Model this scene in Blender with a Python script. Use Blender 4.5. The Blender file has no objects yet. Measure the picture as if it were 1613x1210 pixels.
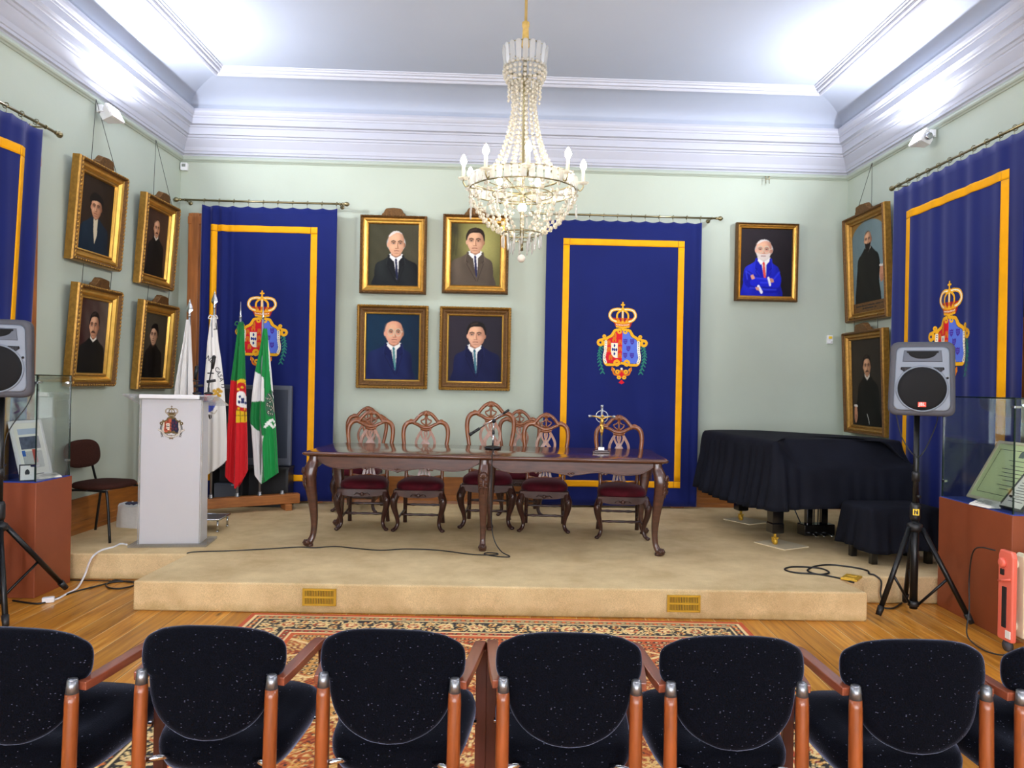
import bpy, math, random
import numpy as np
from mathutils import Matrix, Vector
random.seed(7); np.random.seed(7)
PI = math.pi
S = bpy.context.scene
COL = S.collection

# ------------------------------------------------------------------ camera, world, exposure
CAM_Z = 1.57; FPX = 1613 * 26.0 / 36.0; ROLL = math.radians(1.1)
cam_d = bpy.data.cameras.new('camera'); cam_d.lens = 26; cam_d.sensor_width = 36; cam_d.clip_start = 0.02
cam = bpy.data.objects.new('camera', cam_d); COL.objects.link(cam)
cam.location = (0, 0, CAM_Z); cam.rotation_euler = (PI / 2, -ROLL, 0)
S.camera = cam
S.view_settings.view_transform = 'Standard'; S.view_settings.look = 'None'
S.view_settings.gamma = 1; S.view_settings.use_curve_mapping = False
S.view_settings.exposure = 0.97
S.cycles.max_bounces = 10; S.cycles.diffuse_bounces = 6; S.cycles.glossy_bounces = 4
S.cycles.transparent_max_bounces = 24; S.cycles.transmission_bounces = 6
S.cycles.sample_clamp_indirect = 6.0; S.cycles.caustics_reflective = False; S.cycles.caustics_refractive = False
world = bpy.data.worlds.new('world'); S.world = world; world.use_nodes = True
world.node_tree.nodes['Background'].inputs[0].default_value = (0.75, 0.82, 1, 1)
world.node_tree.nodes['Background'].inputs[1].default_value = 0.3
FLOOD = 720.0      # radiance of the floodlight lenses
BULB = 95.0
PANE_FILL = 8.5           # radiance of the added fill panes behind the camera
#      # radiance of the chandelier bulbs

# ------------------------------------------------------------------ photo measuring helpers (a pixel is turned into a real place in the room)
CR, SR = math.cos(ROLL), math.sin(ROLL)
def ray(px, py):
    dx, dy = px - 806.5, py - 605.0
    return (dx * CR + dy * SR) / FPX, -(-dx * SR + dy * CR) / FPX
def at_d(px, py, d):
    a, b = ray(px, py); return Vector((a * d, d, CAM_Z + b * d))
def on_z(px, py, z):
    a, b = ray(px, py); d = (z - CAM_Z) / b; return Vector((a * d, d, z))
BL, BR = (-3.76, 8.30), (3.85, 8.57)          # back corners of the room
BSL = (BR[1] - BL[1]) / (BR[0] - BL[0]); BYAW = math.atan(BSL)
FL, FR = (-3.84, -3.5), (4.12, -3.5)
def wall_back_y(x): return BL[1] + BSL * (x - BL[0])
def wall_left_x(y): return BL[0] + (FL[0] - BL[0]) * (BL[1] - y) / (BL[1] - FL[1])
def wall_right_x(y): return BR[0] + (FR[0] - BR[0]) * (BR[1] - y) / (BR[1] - FR[1])
def on_back(px, py, off=0.0):
    a, b = ray(px, py); k = BL[1] - BSL * BL[0] - off
    d = k / (1 - BSL * a); return Vector((a * d, d, CAM_Z + b * d))
LYAW = math.atan2(BL[0] - FL[0], BL[1] - FL[1]); RYAW = math.atan2(FR[0] - BR[0], BL[1] - FL[1])

# ------------------------------------------------------------------ materials
def lin(c):
    if isinstance(c, str):
        c = c.lstrip('#'); c = [int(c[i:i + 2], 16) / 255 for i in (0, 2, 4)]
    return tuple((x / 12.92 if x <= 0.04045 else ((x + 0.055) / 1.055) ** 2.4) for x in c[:3])
def rgba(c): return lin(c) + (1.0,)
def new_mat(name):
    m = bpy.data.materials.new(name); m.use_nodes = True
    nt = m.node_tree; b = nt.nodes['Principled BSDF']; return m, nt, b
def N(nt, t, **kw):
    n = nt.nodes.new(t)
    for k, v in kw.items(): setattr(n, k, v)
    return n
def mat(name, col, rough=0.5, metal=0.0, var=0.0, scale=20, bump=0.0, bscale=60, stretch=None, spec=0.5, sheen=0.0, coat=0.0, col2=None, trans=0.0):
    m, nt, b = new_mat(name); L = nt.links
    b.inputs['Roughness'].default_value = rough; b.inputs['Metallic'].default_value = metal
    b.inputs['Specular IOR Level'].default_value = spec
    b.inputs['Coat Weight'].default_value = coat; b.inputs['Coat Roughness'].default_value = 0.12
    if sheen:
        b.inputs['Sheen Weight'].default_value = sheen; b.inputs['Sheen Roughness'].default_value = 0.45
        b.inputs['Sheen Tint'].default_value = tuple(min(1, 0.25 + 1.6 * x) for x in lin(col)) + (1,)
    tc = N(nt, 'ShaderNodeTexCoord'); mp = N(nt, 'ShaderNodeMapping'); L.new(tc.outputs['Object'], mp.inputs[0])
    if stretch: mp.inputs['Scale'].default_value = stretch
    if var > 0 or col2:
        nz = N(nt, 'ShaderNodeTexNoise'); nz.inputs['Scale'].default_value = scale; nz.inputs['Detail'].default_value = 6
        L.new(mp.outputs[0], nz.inputs['Vector'])
        rp = N(nt, 'ShaderNodeValToRGB'); c = lin(col)
        rp.color_ramp.elements[0].position = 0.3; rp.color_ramp.elements[1].position = 0.7
        rp.color_ramp.elements[0].color = tuple(x * (1 - var) for x in c) + (1,)
        rp.color_ramp.elements[1].color = (rgba(col2) if col2 else tuple(min(1, x * (1 + var)) for x in c) + (1,))
        L.new(nz.outputs['Fac'], rp.inputs[0]); L.new(rp.outputs[0], b.inputs['Base Color'])
    else:
        b.inputs['Base Color'].default_value = rgba(col)
    if bump > 0:
        n2 = N(nt, 'ShaderNodeTexNoise'); n2.inputs['Scale'].default_value = bscale; n2.inputs['Detail'].default_value = 4
        L.new(mp.outputs[0], n2.inputs['Vector'])
        bp = N(nt, 'ShaderNodeBump'); bp.inputs['Strength'].default_value = bump; bp.inputs['Distance'].default_value = 0.01
        L.new(n2.outputs['Fac'], bp.inputs['Height']); L.new(bp.outputs[0], b.inputs['Normal'])
    return m
def emit(name, col, strength):
    m, nt, b = new_mat(name)
    b.inputs['Base Color'].default_value = rgba(col); b.inputs['Emission Color'].default_value = rgba(col)
    b.inputs['Emission Strength'].default_value = strength; return m
def vcol_mat(name, rough=0.5, spec=0.4, coat=0.0, bump=0.0, bscale=200, sheen=0.0):
    m, nt, b = new_mat(name); L = nt.links
    a = N(nt, 'ShaderNodeAttribute'); a.attribute_name = 'paint'
    L.new(a.outputs['Color'], b.inputs['Base Color'])
    b.inputs['Roughness'].default_value = rough; b.inputs['Specular IOR Level'].default_value = spec
    b.inputs['Coat Weight'].default_value = coat; b.inputs['Sheen Weight'].default_value = sheen
    if bump:
        tc = N(nt, 'ShaderNodeTexCoord'); n2 = N(nt, 'ShaderNodeTexNoise'); n2.inputs['Scale'].default_value = bscale
        L.new(tc.outputs['Object'], n2.inputs['Vector'])
        bp = N(nt, 'ShaderNodeBump'); bp.inputs['Strength'].default_value = bump; bp.inputs['Distance'].default_value = 0.004
        L.new(n2.outputs['Fac'], bp.inputs['Height']); L.new(bp.outputs[0], b.inputs['Normal'])
    return m
def glass_mat(name, tint=(0.95, 0.985, 0.97), gloss=0.08, rough=0.02, diffuse=0.0, dcol='#ffffff'):
    m = bpy.data.materials.new(name); m.use_nodes = True; nt = m.node_tree; L = nt.links
    nt.nodes.clear(); out = N(nt, 'ShaderNodeOutputMaterial')
    tr = N(nt, 'ShaderNodeBsdfTransparent'); tr.inputs[0].default_value = tuple(tint) + (1,)
    gl = N(nt, 'ShaderNodeBsdfGlossy'); gl.inputs['Roughness'].default_value = rough
    lw = N(nt, 'ShaderNodeLayerWeight'); lw.inputs[0].default_value = 0.35
    mul = N(nt, 'ShaderNodeMath', operation='MULTIPLY_ADD'); mul.inputs[1].default_value = 0.45; mul.inputs[2].default_value = gloss
    L.new(lw.outputs['Fresnel'], mul.inputs[0])
    mx = N(nt, 'ShaderNodeMixShader'); L.new(mul.outputs[0], mx.inputs[0]); L.new(tr.outputs[0], mx.inputs[1]); L.new(gl.outputs[0], mx.inputs[2])
    last = mx
    if diffuse:
        df = N(nt, 'ShaderNodeBsdfDiffuse'); df.inputs[0].default_value = rgba(dcol)
        tl = N(nt, 'ShaderNodeBsdfTranslucent'); tl.inputs[0].default_value = rgba(dcol)
        m1 = N(nt, 'ShaderNodeMixShader'); m1.inputs[0].default_value = 0.45; L.new(df.outputs[0], m1.inputs[1]); L.new(tl.outputs[0], m1.inputs[2])
        m2 = N(nt, 'ShaderNodeMixShader'); m2.inputs[0].default_value = diffuse; L.new(last.outputs[0], m2.inputs[1]); L.new(m1.outputs[0], m2.inputs[2]); last = m2
    L.new(last.outputs[0], out.inputs['Surface']); return m

M = {}
M['wall'] = mat('painted_plaster', '#b4beae', 0.75, var=0.035, scale=1.3, bump=0.05, bscale=40)
M['white'] = mat('white_plaster', '#b3b6c1', 0.6, var=0.02, scale=1.5)
M['ceil'] = mat('ceiling_plaster', '#a6aebd', 0.8, var=0.03, scale=0.8)
M['rail'] = mat('rail_paint', '#aeb8aa', 0.5)
M['dado'] = mat('dado_wood', '#9a5f24', 0.4, var=0.25, scale=4, stretch=(1, 1, 8))
M['door'] = mat('door_wood', '#a0602a', 0.4, var=0.3, scale=5, stretch=(6, 6, 0.6))
M['doord'] = mat('door_dark_wood', '#3b2014', 0.4, var=0.3, scale=5, stretch=(6, 6, 0.6))
M['carpet'] = mat('beige_carpet', '#e2c894', 0.95, var=0.15, scale=2.6, bump=0.35, bscale=420, spec=0.1, sheen=0.15)
def carpet_mat():
    m, nt, b = new_mat('stage_carpet'); L = nt.links
    tc = N(nt, 'ShaderNodeTexCoord'); sp = N(nt, 'ShaderNodeSeparateXYZ'); L.new(tc.outputs['Object'], sp.inputs[0])
    n1 = N(nt, 'ShaderNodeTexNoise'); n1.inputs['Scale'].default_value = 2.4; n1.inputs['Detail'].default_value = 8; n1.inputs['Roughness'].default_value = 0.65; L.new(tc.outputs['Object'], n1.inputs['Vector'])
    r1 = N(nt, 'ShaderNodeValToRGB'); e = r1.color_ramp.elements; e[0].position = 0.32; e[0].color = rgba('#cdb182'); e[1].position = 0.68; e[1].color = rgba('#ecd3a2'); L.new(n1.outputs['Fac'], r1.inputs[0])
    n2 = N(nt, 'ShaderNodeTexNoise'); n2.inputs['Scale'].default_value = 190; n2.inputs['Detail'].default_value = 3; L.new(tc.outputs['Object'], n2.inputs['Vector'])
    mr = N(nt, 'ShaderNodeMapRange'); mr.inputs[1].default_value = 0.25; mr.inputs[2].default_value = 0.75; mr.inputs[3].default_value = 0.78; mr.inputs[4].default_value = 1.16; L.new(n2.outputs['Fac'], mr.inputs[0])
    hs = N(nt, 'ShaderNodeHueSaturation'); L.new(mr.outputs[0], hs.inputs['Value']); L.new(r1.outputs[0], hs.inputs['Color'])
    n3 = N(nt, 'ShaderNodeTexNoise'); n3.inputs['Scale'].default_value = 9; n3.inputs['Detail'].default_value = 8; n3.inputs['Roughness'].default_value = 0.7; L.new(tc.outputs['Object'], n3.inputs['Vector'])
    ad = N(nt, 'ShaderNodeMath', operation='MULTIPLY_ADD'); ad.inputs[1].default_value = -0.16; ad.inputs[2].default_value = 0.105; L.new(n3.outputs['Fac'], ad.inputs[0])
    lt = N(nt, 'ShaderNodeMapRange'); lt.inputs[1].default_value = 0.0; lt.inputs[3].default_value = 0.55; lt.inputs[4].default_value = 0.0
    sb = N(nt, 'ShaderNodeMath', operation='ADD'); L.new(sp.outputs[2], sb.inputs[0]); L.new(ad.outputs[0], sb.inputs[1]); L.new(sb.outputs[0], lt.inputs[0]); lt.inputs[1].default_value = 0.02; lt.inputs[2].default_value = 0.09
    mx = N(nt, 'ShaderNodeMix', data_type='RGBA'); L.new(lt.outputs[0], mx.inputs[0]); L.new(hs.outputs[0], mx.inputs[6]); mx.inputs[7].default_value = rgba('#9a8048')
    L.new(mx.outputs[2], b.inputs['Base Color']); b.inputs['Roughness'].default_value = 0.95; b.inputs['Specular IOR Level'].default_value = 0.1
    bp = N(nt, 'ShaderNodeBump'); bp.inputs['Strength'].default_value = 0.4; bp.inputs['Distance'].default_value = 0.004; L.new(n2.outputs['Fac'], bp.inputs['Height']); L.new(bp.outputs[0], b.inputs['Normal'])
    return m
M['carpet'] = carpet_mat()
M['velvet_blue'] = mat('blue_velvet', '#101d5f', 0.7, var=0.08, scale=2, spec=0.15, sheen=0.85, bump=0.05, bscale=300)
M['band'] = mat('yellow_band', '#f2a900', 0.6, var=0.06, scale=8, spec=0.2)
M['brass'] = mat('aged_brass', '#8f8563', 0.28, 0.9)
M['brightbrass'] = mat('polished_brass', '#dfb23c', 0.42, 0.45)
M['gold'] = mat('gilt', '#a67c38', 0.36, 0.72, var=0.22, scale=30, bump=0.25, bscale=120)
M['gold2'] = mat('bright_gilt', '#d9ab50', 0.3, 0.75, var=0.12, scale=14)
M['golddark'] = mat('dark_gilt', '#6b4a22', 0.5, 0.4, var=0.35, scale=60, bump=0.6, bscale=140)
M['paint'] = vcol_mat('oil_paint', 0.6, 0.12, 0.0, 0.08, 160)
M['stitch'] = vcol_mat('embroidery', 0.7, 0.2)
M['flag'] = vcol_mat('flag_cloth', 0.65, 0.25, sheen=0.2)
M['wire'] = mat('dark_wire', '#2b2a26', 0.5)
M['tablewood'] = mat('carved_mahogany', '#4b2c20', 0.28, var=0.35, scale=7, stretch=(1, 6, 6), coat=0.35)
M['tabletop'] = mat('polished_mahogany', '#54301f', 0.14, var=0.3, scale=6, stretch=(0.8, 7, 7), coat=0.6)
M['chairwood'] = mat('carved_walnut', '#804822', 0.3, var=0.3, scale=9, stretch=(5, 5, 1), coat=0.3)
M['darkwood'] = mat('dark_carved_wood', '#3a1e18', 0.3, var=0.3, scale=9, coat=0.3)
M['redvelvet'] = mat('wine_velvet', '#4a0a18', 0.75, var=0.35, scale=11, spec=0.15, sheen=0.35)
M['black'] = mat('black_plastic', '#17181a', 0.45)
M['blackmetal'] = mat('black_metal', '#141516', 0.35, 0.3)
M['blackgloss'] = mat('black_lacquer', '#0c0c0e', 0.15, coat=0.4)
M['steel'] = mat('steel', '#b9bcc0', 0.25, 0.95)
M['pewter'] = mat('pewter_cap', '#85878b', 0.35, 0.85)
M['chrome'] = mat('chrome', '#d4d6d9', 0.12, 1.0)
M['silver'] = mat('silver_pole', '#a9acae', 0.35, 0.8)
M['blackcloth'] = mat('black_cotton', '#14161f', 0.85, var=0.25, scale=3, spec=0.15, bump=0.12, bscale=35)
M['spkbody'] = mat('grey_moulded_plastic', '#4a4b52', 0.6, bump=0.15, bscale=500)
M['spkface'] = mat('blue_grey_baffle', '#7b8490', 0.5)
M['grille'] = mat('black_grille', '#0d0e11', 0.6, 0.2, bump=0.5, bscale=700)
M['red'] = mat('red_orange_badge', '#e8401c', 0.4)
M['whiteink'] = mat('white_ink', '#f0efe8', 0.5)
M['blackink'] = mat('black_ink', '#15151a', 0.6)
M['yellow'] = mat('yellow_label', '#e8c21a', 0.5)
M['acrylic'] = glass_mat('clear_acrylic', (0.94, 0.96, 0.96), 0.08, 0.05, 0.22)
M['frost'] = glass_mat('frosted_acrylic', (0.9, 0.91, 0.92), 0.04, 0.3, 0.82, '#f1f1f3')
M['glass'] = glass_mat('vitrine_glass', (0.955, 0.982, 0.968), 0.03, 0.01, 0.0)
M['glassedge'] = mat('green_glass_edge', '#12281f', 0.1, spec=0.8)
M['crystal'] = glass_mat('cut_crystal', (0.95, 0.94, 0.9), 0.22, 0.06, 0.42, '#efe9d8')
M['prism'] = glass_mat('crystal_prism', (0.94, 0.95, 0.95), 0.25, 0.04, 0.32, '#f4f2ea')
M['candle'] = mat('cream_candle_tube', '#eadfbd', 0.5)
M['bulb'] = emit('lit_bulb', '#fff0d6', BULB)
M['dimglass'] = mat('frosted_globe', '#dcd3c4', 0.3)
M['flood'] = emit('floodlight_lens', '#f1f4ff', FLOOD)
M['whiteplastic'] = mat('white_plastic', '#e4e5e6', 0.45)
M['pedestal'] = mat('terracotta_pedestal', '#8a4526', 0.5, var=0.08, scale=5, bump=0.06, bscale=200)
M['bluefelt'] = mat('blue_felt', '#2c46a8', 0.9, bump=0.2, bscale=300)
M['paper'] = mat('white_paper', '#eceadf', 0.7)
M['greenpaper'] = mat('pale_green_paper', '#d8e8ac', 0.7, var=0.03, scale=5)
M['bluepaper'] = mat('pale_blue_paper', '#aebbd0', 0.7, var=0.08, scale=6)
M['ivory'] = mat('ivory_frame', '#d8d0b0', 0.5)
M['pink'] = mat('salmon_enamel', '#e8705c', 0.35)
M['cream'] = mat('cream_enamel', '#e3dcc0', 0.35)
M['chairfab'] = None
M['post'] = mat('orange_beech', '#80401b', 0.3, var=0.25, scale=6, stretch=(8, 8, 1), coat=0.2)
M['arm'] = mat('red_beech', '#7a3f2a', 0.32, var=0.22, scale=6, stretch=(8, 1, 8), coat=0.25)
M['legdark'] = mat('dark_red_beech', '#4c241a', 0.35, var=0.25, scale=6, stretch=(8, 8, 1))
M['brownfab'] = mat('brown_weave', '#3d231c', 0.9, var=0.25, scale=120, spec=0.1)
M['beam'] = mat('flag_stand_timber', '#a0632f', 0.4, var=0.3, scale=5, stretch=(1, 8, 8))
M['tvgrey'] = mat('tv_bezel', '#4a505c', 0.5)
M['tvscreen'] = mat('tv_screen', '#323844', 0.25)
M['bag'] = mat('white_plastic_bag', '#dcdcd8', 0.4, bump=0.6, bscale=14)
M['bagprint'] = mat('dark_print', '#2c2e46', 0.6)
M['carpetpad'] = mat('pale_carpet_square', '#e2d2ae', 0.95, var=0.08, scale=8, bump=0.3, bscale=400)
M['backwall'] = mat('rear_wall_paint', '#c3c8bd', 0.8)

def fabric_mat():
    m, nt, b = new_mat('flecked_black_fabric'); L = nt.links
    tc = N(nt, 'ShaderNodeTexCoord'); mp = N(nt, 'ShaderNodeMapping'); mp.inputs['Scale'].default_value = (1, 1, 2.4)
    mp.inputs['Rotation'].default_value = (0, 0.45, 0)
    L.new(tc.outputs['Object'], mp.inputs[0])
    vo = N(nt, 'ShaderNodeTexVoronoi'); vo.inputs['Scale'].default_value = 70; L.new(mp.outputs[0], vo.inputs['Vector'])
    r1 = N(nt, 'ShaderNodeValToRGB'); r1.color_ramp.elements[0].position = 0.10; r1.color_ramp.elements[1].position = 0.2
    r1.color_ramp.elements[0].color = (1, 1, 1, 1); r1.color_ramp.elements[1].color = (0, 0, 0, 1)
    L.new(vo.outputs['Distance'], r1.inputs[0])
    wn = N(nt, 'ShaderNodeTexWhiteNoise'); L.new(vo.outputs['Position'], wn.inputs['Vector'])
    th = N(nt, 'ShaderNodeMath', operation='GREATER_THAN'); th.inputs[1].default_value = 0.72; L.new(wn.outputs['Value'], th.inputs[0])
    mu = N(nt, 'ShaderNodeMath', operation='MULTIPLY'); L.new(r1.outputs[0], mu.inputs[0]); L.new(th.outputs[0], mu.inputs[1])
    nz = N(nt, 'ShaderNodeTexNoise'); nz.inputs['Scale'].default_value = 260; L.new(tc.outputs['Object'], nz.inputs['Vector'])
    r2 = N(nt, 'ShaderNodeValToRGB'); r2.color_ramp.elements[0].color = rgba('#050609'); r2.color_ramp.elements[1].color = rgba('#0c0d14')
    r2.color_ramp.elements[0].position = 0.35; r2.color_ramp.elements[1].position = 0.65
    L.new(nz.outputs['Fac'], r2.inputs[0])
    mx = N(nt, 'ShaderNodeMix', data_type='RGBA'); L.new(mu.outputs[0], mx.inputs[0]); L.new(r2.outputs[0], mx.inputs[6]); mx.inputs[7].default_value = rgba('#5d5f72')
    L.new(mx.outputs[2], b.inputs['Base Color']); b.inputs['Roughness'].default_value = 0.95; b.inputs['Specular IOR Level'].default_value = 0.03
    b.inputs['Sheen Weight'].default_value = 1.0; b.inputs['Sheen Roughness'].default_value = 0.3; b.inputs['Sheen Tint'].default_value = rgba('#8d93ad')
    bp = N(nt, 'ShaderNodeBump'); bp.inputs['Strength'].default_value = 0.25; bp.inputs['Distance'].default_value = 0.004
    L.new(nz.outputs['Fac'], bp.inputs['Height']); L.new(bp.outputs[0], b.inputs['Normal'])
    return m
M['chairfab'] = fabric_mat()

def floor_mat():
    m, nt, b = new_mat('pine_floorboards'); L = nt.links
    tc = N(nt, 'ShaderNodeTexCoord'); sp = N(nt, 'ShaderNodeSeparateXYZ'); L.new(tc.outputs['Object'], sp.inputs[0])
    dv = N(nt, 'ShaderNodeMath', operation='DIVIDE'); dv.inputs[1].default_value = 0.155; L.new(sp.outputs[0], dv.inputs[0])
    fl = N(nt, 'ShaderNodeMath', operation='FLOOR'); L.new(dv.outputs[0], fl.inputs[0])
    fr = N(nt, 'ShaderNodeMath', operation='FRACT'); L.new(dv.outputs[0], fr.inputs[0])
    wn = N(nt, 'ShaderNodeTexWhiteNoise', noise_dimensions='1D'); L.new(fl.outputs[0], wn.inputs['W'])
    # grain, shifted per board
    cb = N(nt, 'ShaderNodeCombineXYZ'); ml = N(nt, 'ShaderNodeMath', operation='MULTIPLY'); ml.inputs[1].default_value = 37.0; L.new(wn.outputs['Value'], ml.inputs[0])
    ay = N(nt, 'ShaderNodeMath', operation='ADD'); L.new(sp.outputs[1], ay.inputs[0]); L.new(ml.outputs[0], ay.inputs[1])
    L.new(sp.outputs[0], cb.inputs[0]); L.new(ay.outputs[0], cb.inputs[1]); L.new(fl.outputs[0], cb.inputs[2])
    mp = N(nt, 'ShaderNodeMapping'); mp.inputs['Scale'].default_value = (16, 0.9, 1); L.new(cb.outputs[0], mp.inputs[0])
    nz = N(nt, 'ShaderNodeTexNoise'); nz.inputs['Scale'].default_value = 2.2; nz.inputs['Detail'].default_value = 7; nz.inputs['Distortion'].default_value = 0.6
    L.new(mp.outputs[0], nz.inputs['Vector'])
    rp = N(nt, 'ShaderNodeValToRGB'); e = rp.color_ramp.elements
    e[0].position = 0.28; e[0].color = rgba('#a5681d'); e[1].position = 0.72; e[1].color = rgba('#e0a346')
    k = e.new(0.5); k.color = rgba('#c9862c'); L.new(nz.outputs['Fac'], rp.inputs[0])
    # board tone
    hv = N(nt, 'ShaderNodeHueSaturation'); mr = N(nt, 'ShaderNodeMapRange'); mr.inputs[3].default_value = 0.82; mr.inputs[4].default_value = 1.12
    L.new(wn.outputs['Value'], mr.inputs[0]); L.new(mr.outputs[0], hv.inputs['Value']); L.new(rp.outputs[0], hv.inputs['Color'])
    # knots and worn marks
    mp2 = N(nt, 'ShaderNodeMapping'); mp2.inputs['Scale'].default_value = (2.6, 0.8, 1); L.new(cb.outputs[0], mp2.inputs[0])
    vo = N(nt, 'ShaderNodeTexVoronoi'); vo.inputs['Scale'].default_value = 2.1; L.new(mp2.outputs[0], vo.inputs['Vector'])
    kr = N(nt, 'ShaderNodeValToRGB'); kr.color_ramp.elements[0].position = 0.03; kr.color_ramp.elements[0].color = (1, 1, 1, 1)
    kr.color_ramp.elements[1].position = 0.10; kr.color_ramp.elements[1].color = (0, 0, 0, 1); L.new(vo.outputs['Distance'], kr.inputs[0])
    mx = N(nt, 'ShaderNodeMix', data_type='RGBA'); L.new(kr.outputs[0], mx.inputs[0]); L.new(hv.outputs[0], mx.inputs[6]); mx.inputs[7].default_value = rgba('#5a3210')
    # gaps: a dark line on some boards, a pale one on others
    ab = N(nt, 'ShaderNodeMath', operation='PINGPONG'); ab.inputs[1].default_value = 0.5; L.new(fr.outputs[0], ab.inputs[0])
    lt = N(nt, 'ShaderNodeMath', operation='LESS_THAN'); lt.inputs[1].default_value = 0.024; L.new(ab.outputs[0], lt.inputs[0])
    gw = N(nt, 'ShaderNodeMath', operation='GREATER_THAN'); gw.inputs[1].default_value = 0.5; L.new(wn.outputs['Value'], gw.inputs[0])
    gc = N(nt, 'ShaderNodeMix', data_type='RGBA'); L.new(gw.outputs[0], gc.inputs[0]); gc.inputs[6].default_value = rgba('#7a4a18'); gc.inputs[7].default_value = rgba('#f0d096')
    m3 = N(nt, 'ShaderNodeMix', data_type='RGBA'); L.new(lt.outputs[0], m3.inputs[0]); L.new(mx.outputs[2], m3.inputs[6]); L.new(gc.outputs[2], m3.inputs[7])
    L.new(m3.outputs[2], b.inputs['Base Color'])
    rr = N(nt, 'ShaderNodeMapRange'); rr.inputs[3].default_value = 0.22; rr.inputs[4].default_value = 0.42; L.new(nz.outputs['Fac'], rr.inputs[0]); L.new(rr.outputs[0], b.inputs['Roughness'])
    bp = N(nt, 'ShaderNodeBump'); bp.inputs['Strength'].default_value = 0.12; bp.inputs['Distance'].default_value = 0.003
    L.new(nz.outputs['Fac'], bp.inputs['Height']); L.new(bp.outputs[0], b.inputs['Normal'])
    return m
M['floor'] = floor_mat()

# ------------------------------------------------------------------ mesh builder
def catmull(pts, n=8, closed=False):
    P = [Vector(p) for p in pts]; out = []
    m = len(P); rng = range(m) if closed else range(m - 1)
    for i in rng:
        if closed: a, b, c, d = P[(i - 1) % m], P[i], P[(i + 1) % m], P[(i + 2) % m]
        else: a, b, c, d = P[max(i - 1, 0)], P[i], P[i + 1], P[min(i + 2, m - 1)]
        for k in range(n):
            t = k / n
            out.append(0.5 * ((2 * b) + (c - a) * t + (2 * a - 5 * b + 4 * c - d) * t * t + (3 * b - a - 3 * c + d) * t ** 3))
    if not closed: out.append(P[-1])
    return out
def interp(xs, n):
    """list of numbers resampled to n points"""
    m = len(xs); r = []
    for i in range(n):
        t = i / (n - 1) * (m - 1); k = min(int(t), m - 2); r.append(xs[k] + (xs[k + 1] - xs[k]) * (t - k))
    return r
class MB:
    def __init__(s): s.v = []; s.f = []; s.mi = []; s.sm = []
    def add(s, verts, faces, m=0, T=None, smooth=True):
        o = len(s.v)
        s.v += [tuple(T @ Vector(p)) if T is not None else tuple(p) for p in verts]
        for f in faces: s.f.append(tuple(o + i for i in f)); s.mi.append(m); s.sm.append(smooth)
        return s
    def box(s, c, d, m=0, T=None, rot=None):
        hx, hy, hz = d[0] / 2, d[1] / 2, d[2] / 2
        vs = [Vector((x, y, z)) for x in (-hx, hx) for y in (-hy, hy) for z in (-hz, hz)]
        if rot is not None: vs = [rot @ v for v in vs]
        vs = [v + Vector(c) for v in vs]
        return s.add(vs, [(0, 1, 3, 2), (4, 6, 7, 5), (0, 4, 5, 1), (2, 3, 7, 6), (0, 2, 6, 4), (1, 5, 7, 3)], m, T, False)
    def sweep(s, path, prof, scale=None, up=(0, 0, 1), m=0, closed=False, T=None, smooth=True, caps=True):
        """prof: 2D points (side, up) swept along path; up fixed vector"""
        P = [Vector(p) for p in path]; n = len(P); k = len(prof); vs = []; up = Vector(up)
        for i in range(n):
            if closed: t = P[(i + 1) % n] - P[i - 1]
            else: t = P[min(i + 1, n - 1)] - P[max(i - 1, 0)]
            t.normalize(); a = t.cross(up)
            if a.length < 1e-4: a = t.cross(Vector((0, 1, 0.01)))
            a.normalize(); b = a.cross(t).normalized()
            sc = 1.0 if scale is None else scale[i]
            if not isinstance(sc, (tuple, list)): sc = (sc, sc)
            for (p, q) in prof: vs.append(P[i] + a * (p * sc[0]) + b * (q * sc[1]))
        fs = []
        for i in range(n if closed else n - 1):
            j = (i + 1) % n
            for e in range(k):
                g = (e + 1) % k; fs.append((i * k + e, i * k + g, j * k + g, j * k + e))
        s.add(vs, fs, m, T, smooth)
        if caps and not closed:
            o = len(s.v) - len(vs)
            s.f.append(tuple(o + e for e in range(k))[::-1]); s.mi.append(m); s.sm.append(False)
            s.f.append(tuple(o + (n - 1) * k + e for e in range(k))); s.mi.append(m); s.sm.append(False)
        return s
    def tube(s, path, r, seg=8, m=0, closed=False, T=None, flat=1.0, up=None):
        n = len(path)
        if isinstance(r, (list, tuple)): r = interp(list(r), n)
        else: r = [r] * n
        P = [Vector(p) for p in path]
        d = (P[-1] - P[0]) if not closed else Vector((0, 0, 0))
        if up is None:
            d.normalize() if d.length else None
            up = (0, 1, 0) if abs(d.z) > 0.7 else (0, 0, 1)
        prof = [(math.cos(2 * PI * k / seg), flat * math.sin(2 * PI * k / seg)) for k in range(seg)]
        return s.sweep(path, prof, r, up, m, closed, T)
    def lathe(s, prof, c=(0, 0, 0), seg=20, m=0, T=None, smooth=True, axis=None):
        vs = []; fs = []; n = len(prof)
        R = Matrix.Identity(3) if axis is None else Vector((0, 0, 1)).rotation_difference(Vector(axis)).to_matrix()
        for (r, z) in prof:
            for k in range(seg):
                a = 2 * PI * k / seg; vs.append(R @ Vector((r * math.cos(a), r * math.sin(a), z)) + Vector(c))
        for i in range(n - 1):
            for k in range(seg):
                g = (k + 1) % seg; fs.append((i * seg + k, i * seg + g, (i + 1) * seg + g, (i + 1) * seg + k))
        fs.append(tuple(range(seg))[::-1]); fs.append(tuple((n - 1) * seg + k for k in range(seg)))
        return s.add(vs, fs, m, T, smooth)
    def cyl(s, a, b, r, seg=12, m=0, T=None, r2=None):
        a, b = Vector(a), Vector(b); d = b - a
        return s.lathe([(r, 0), (r if r2 is None else r2, d.length)], a, seg, m, T, True, d)
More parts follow.
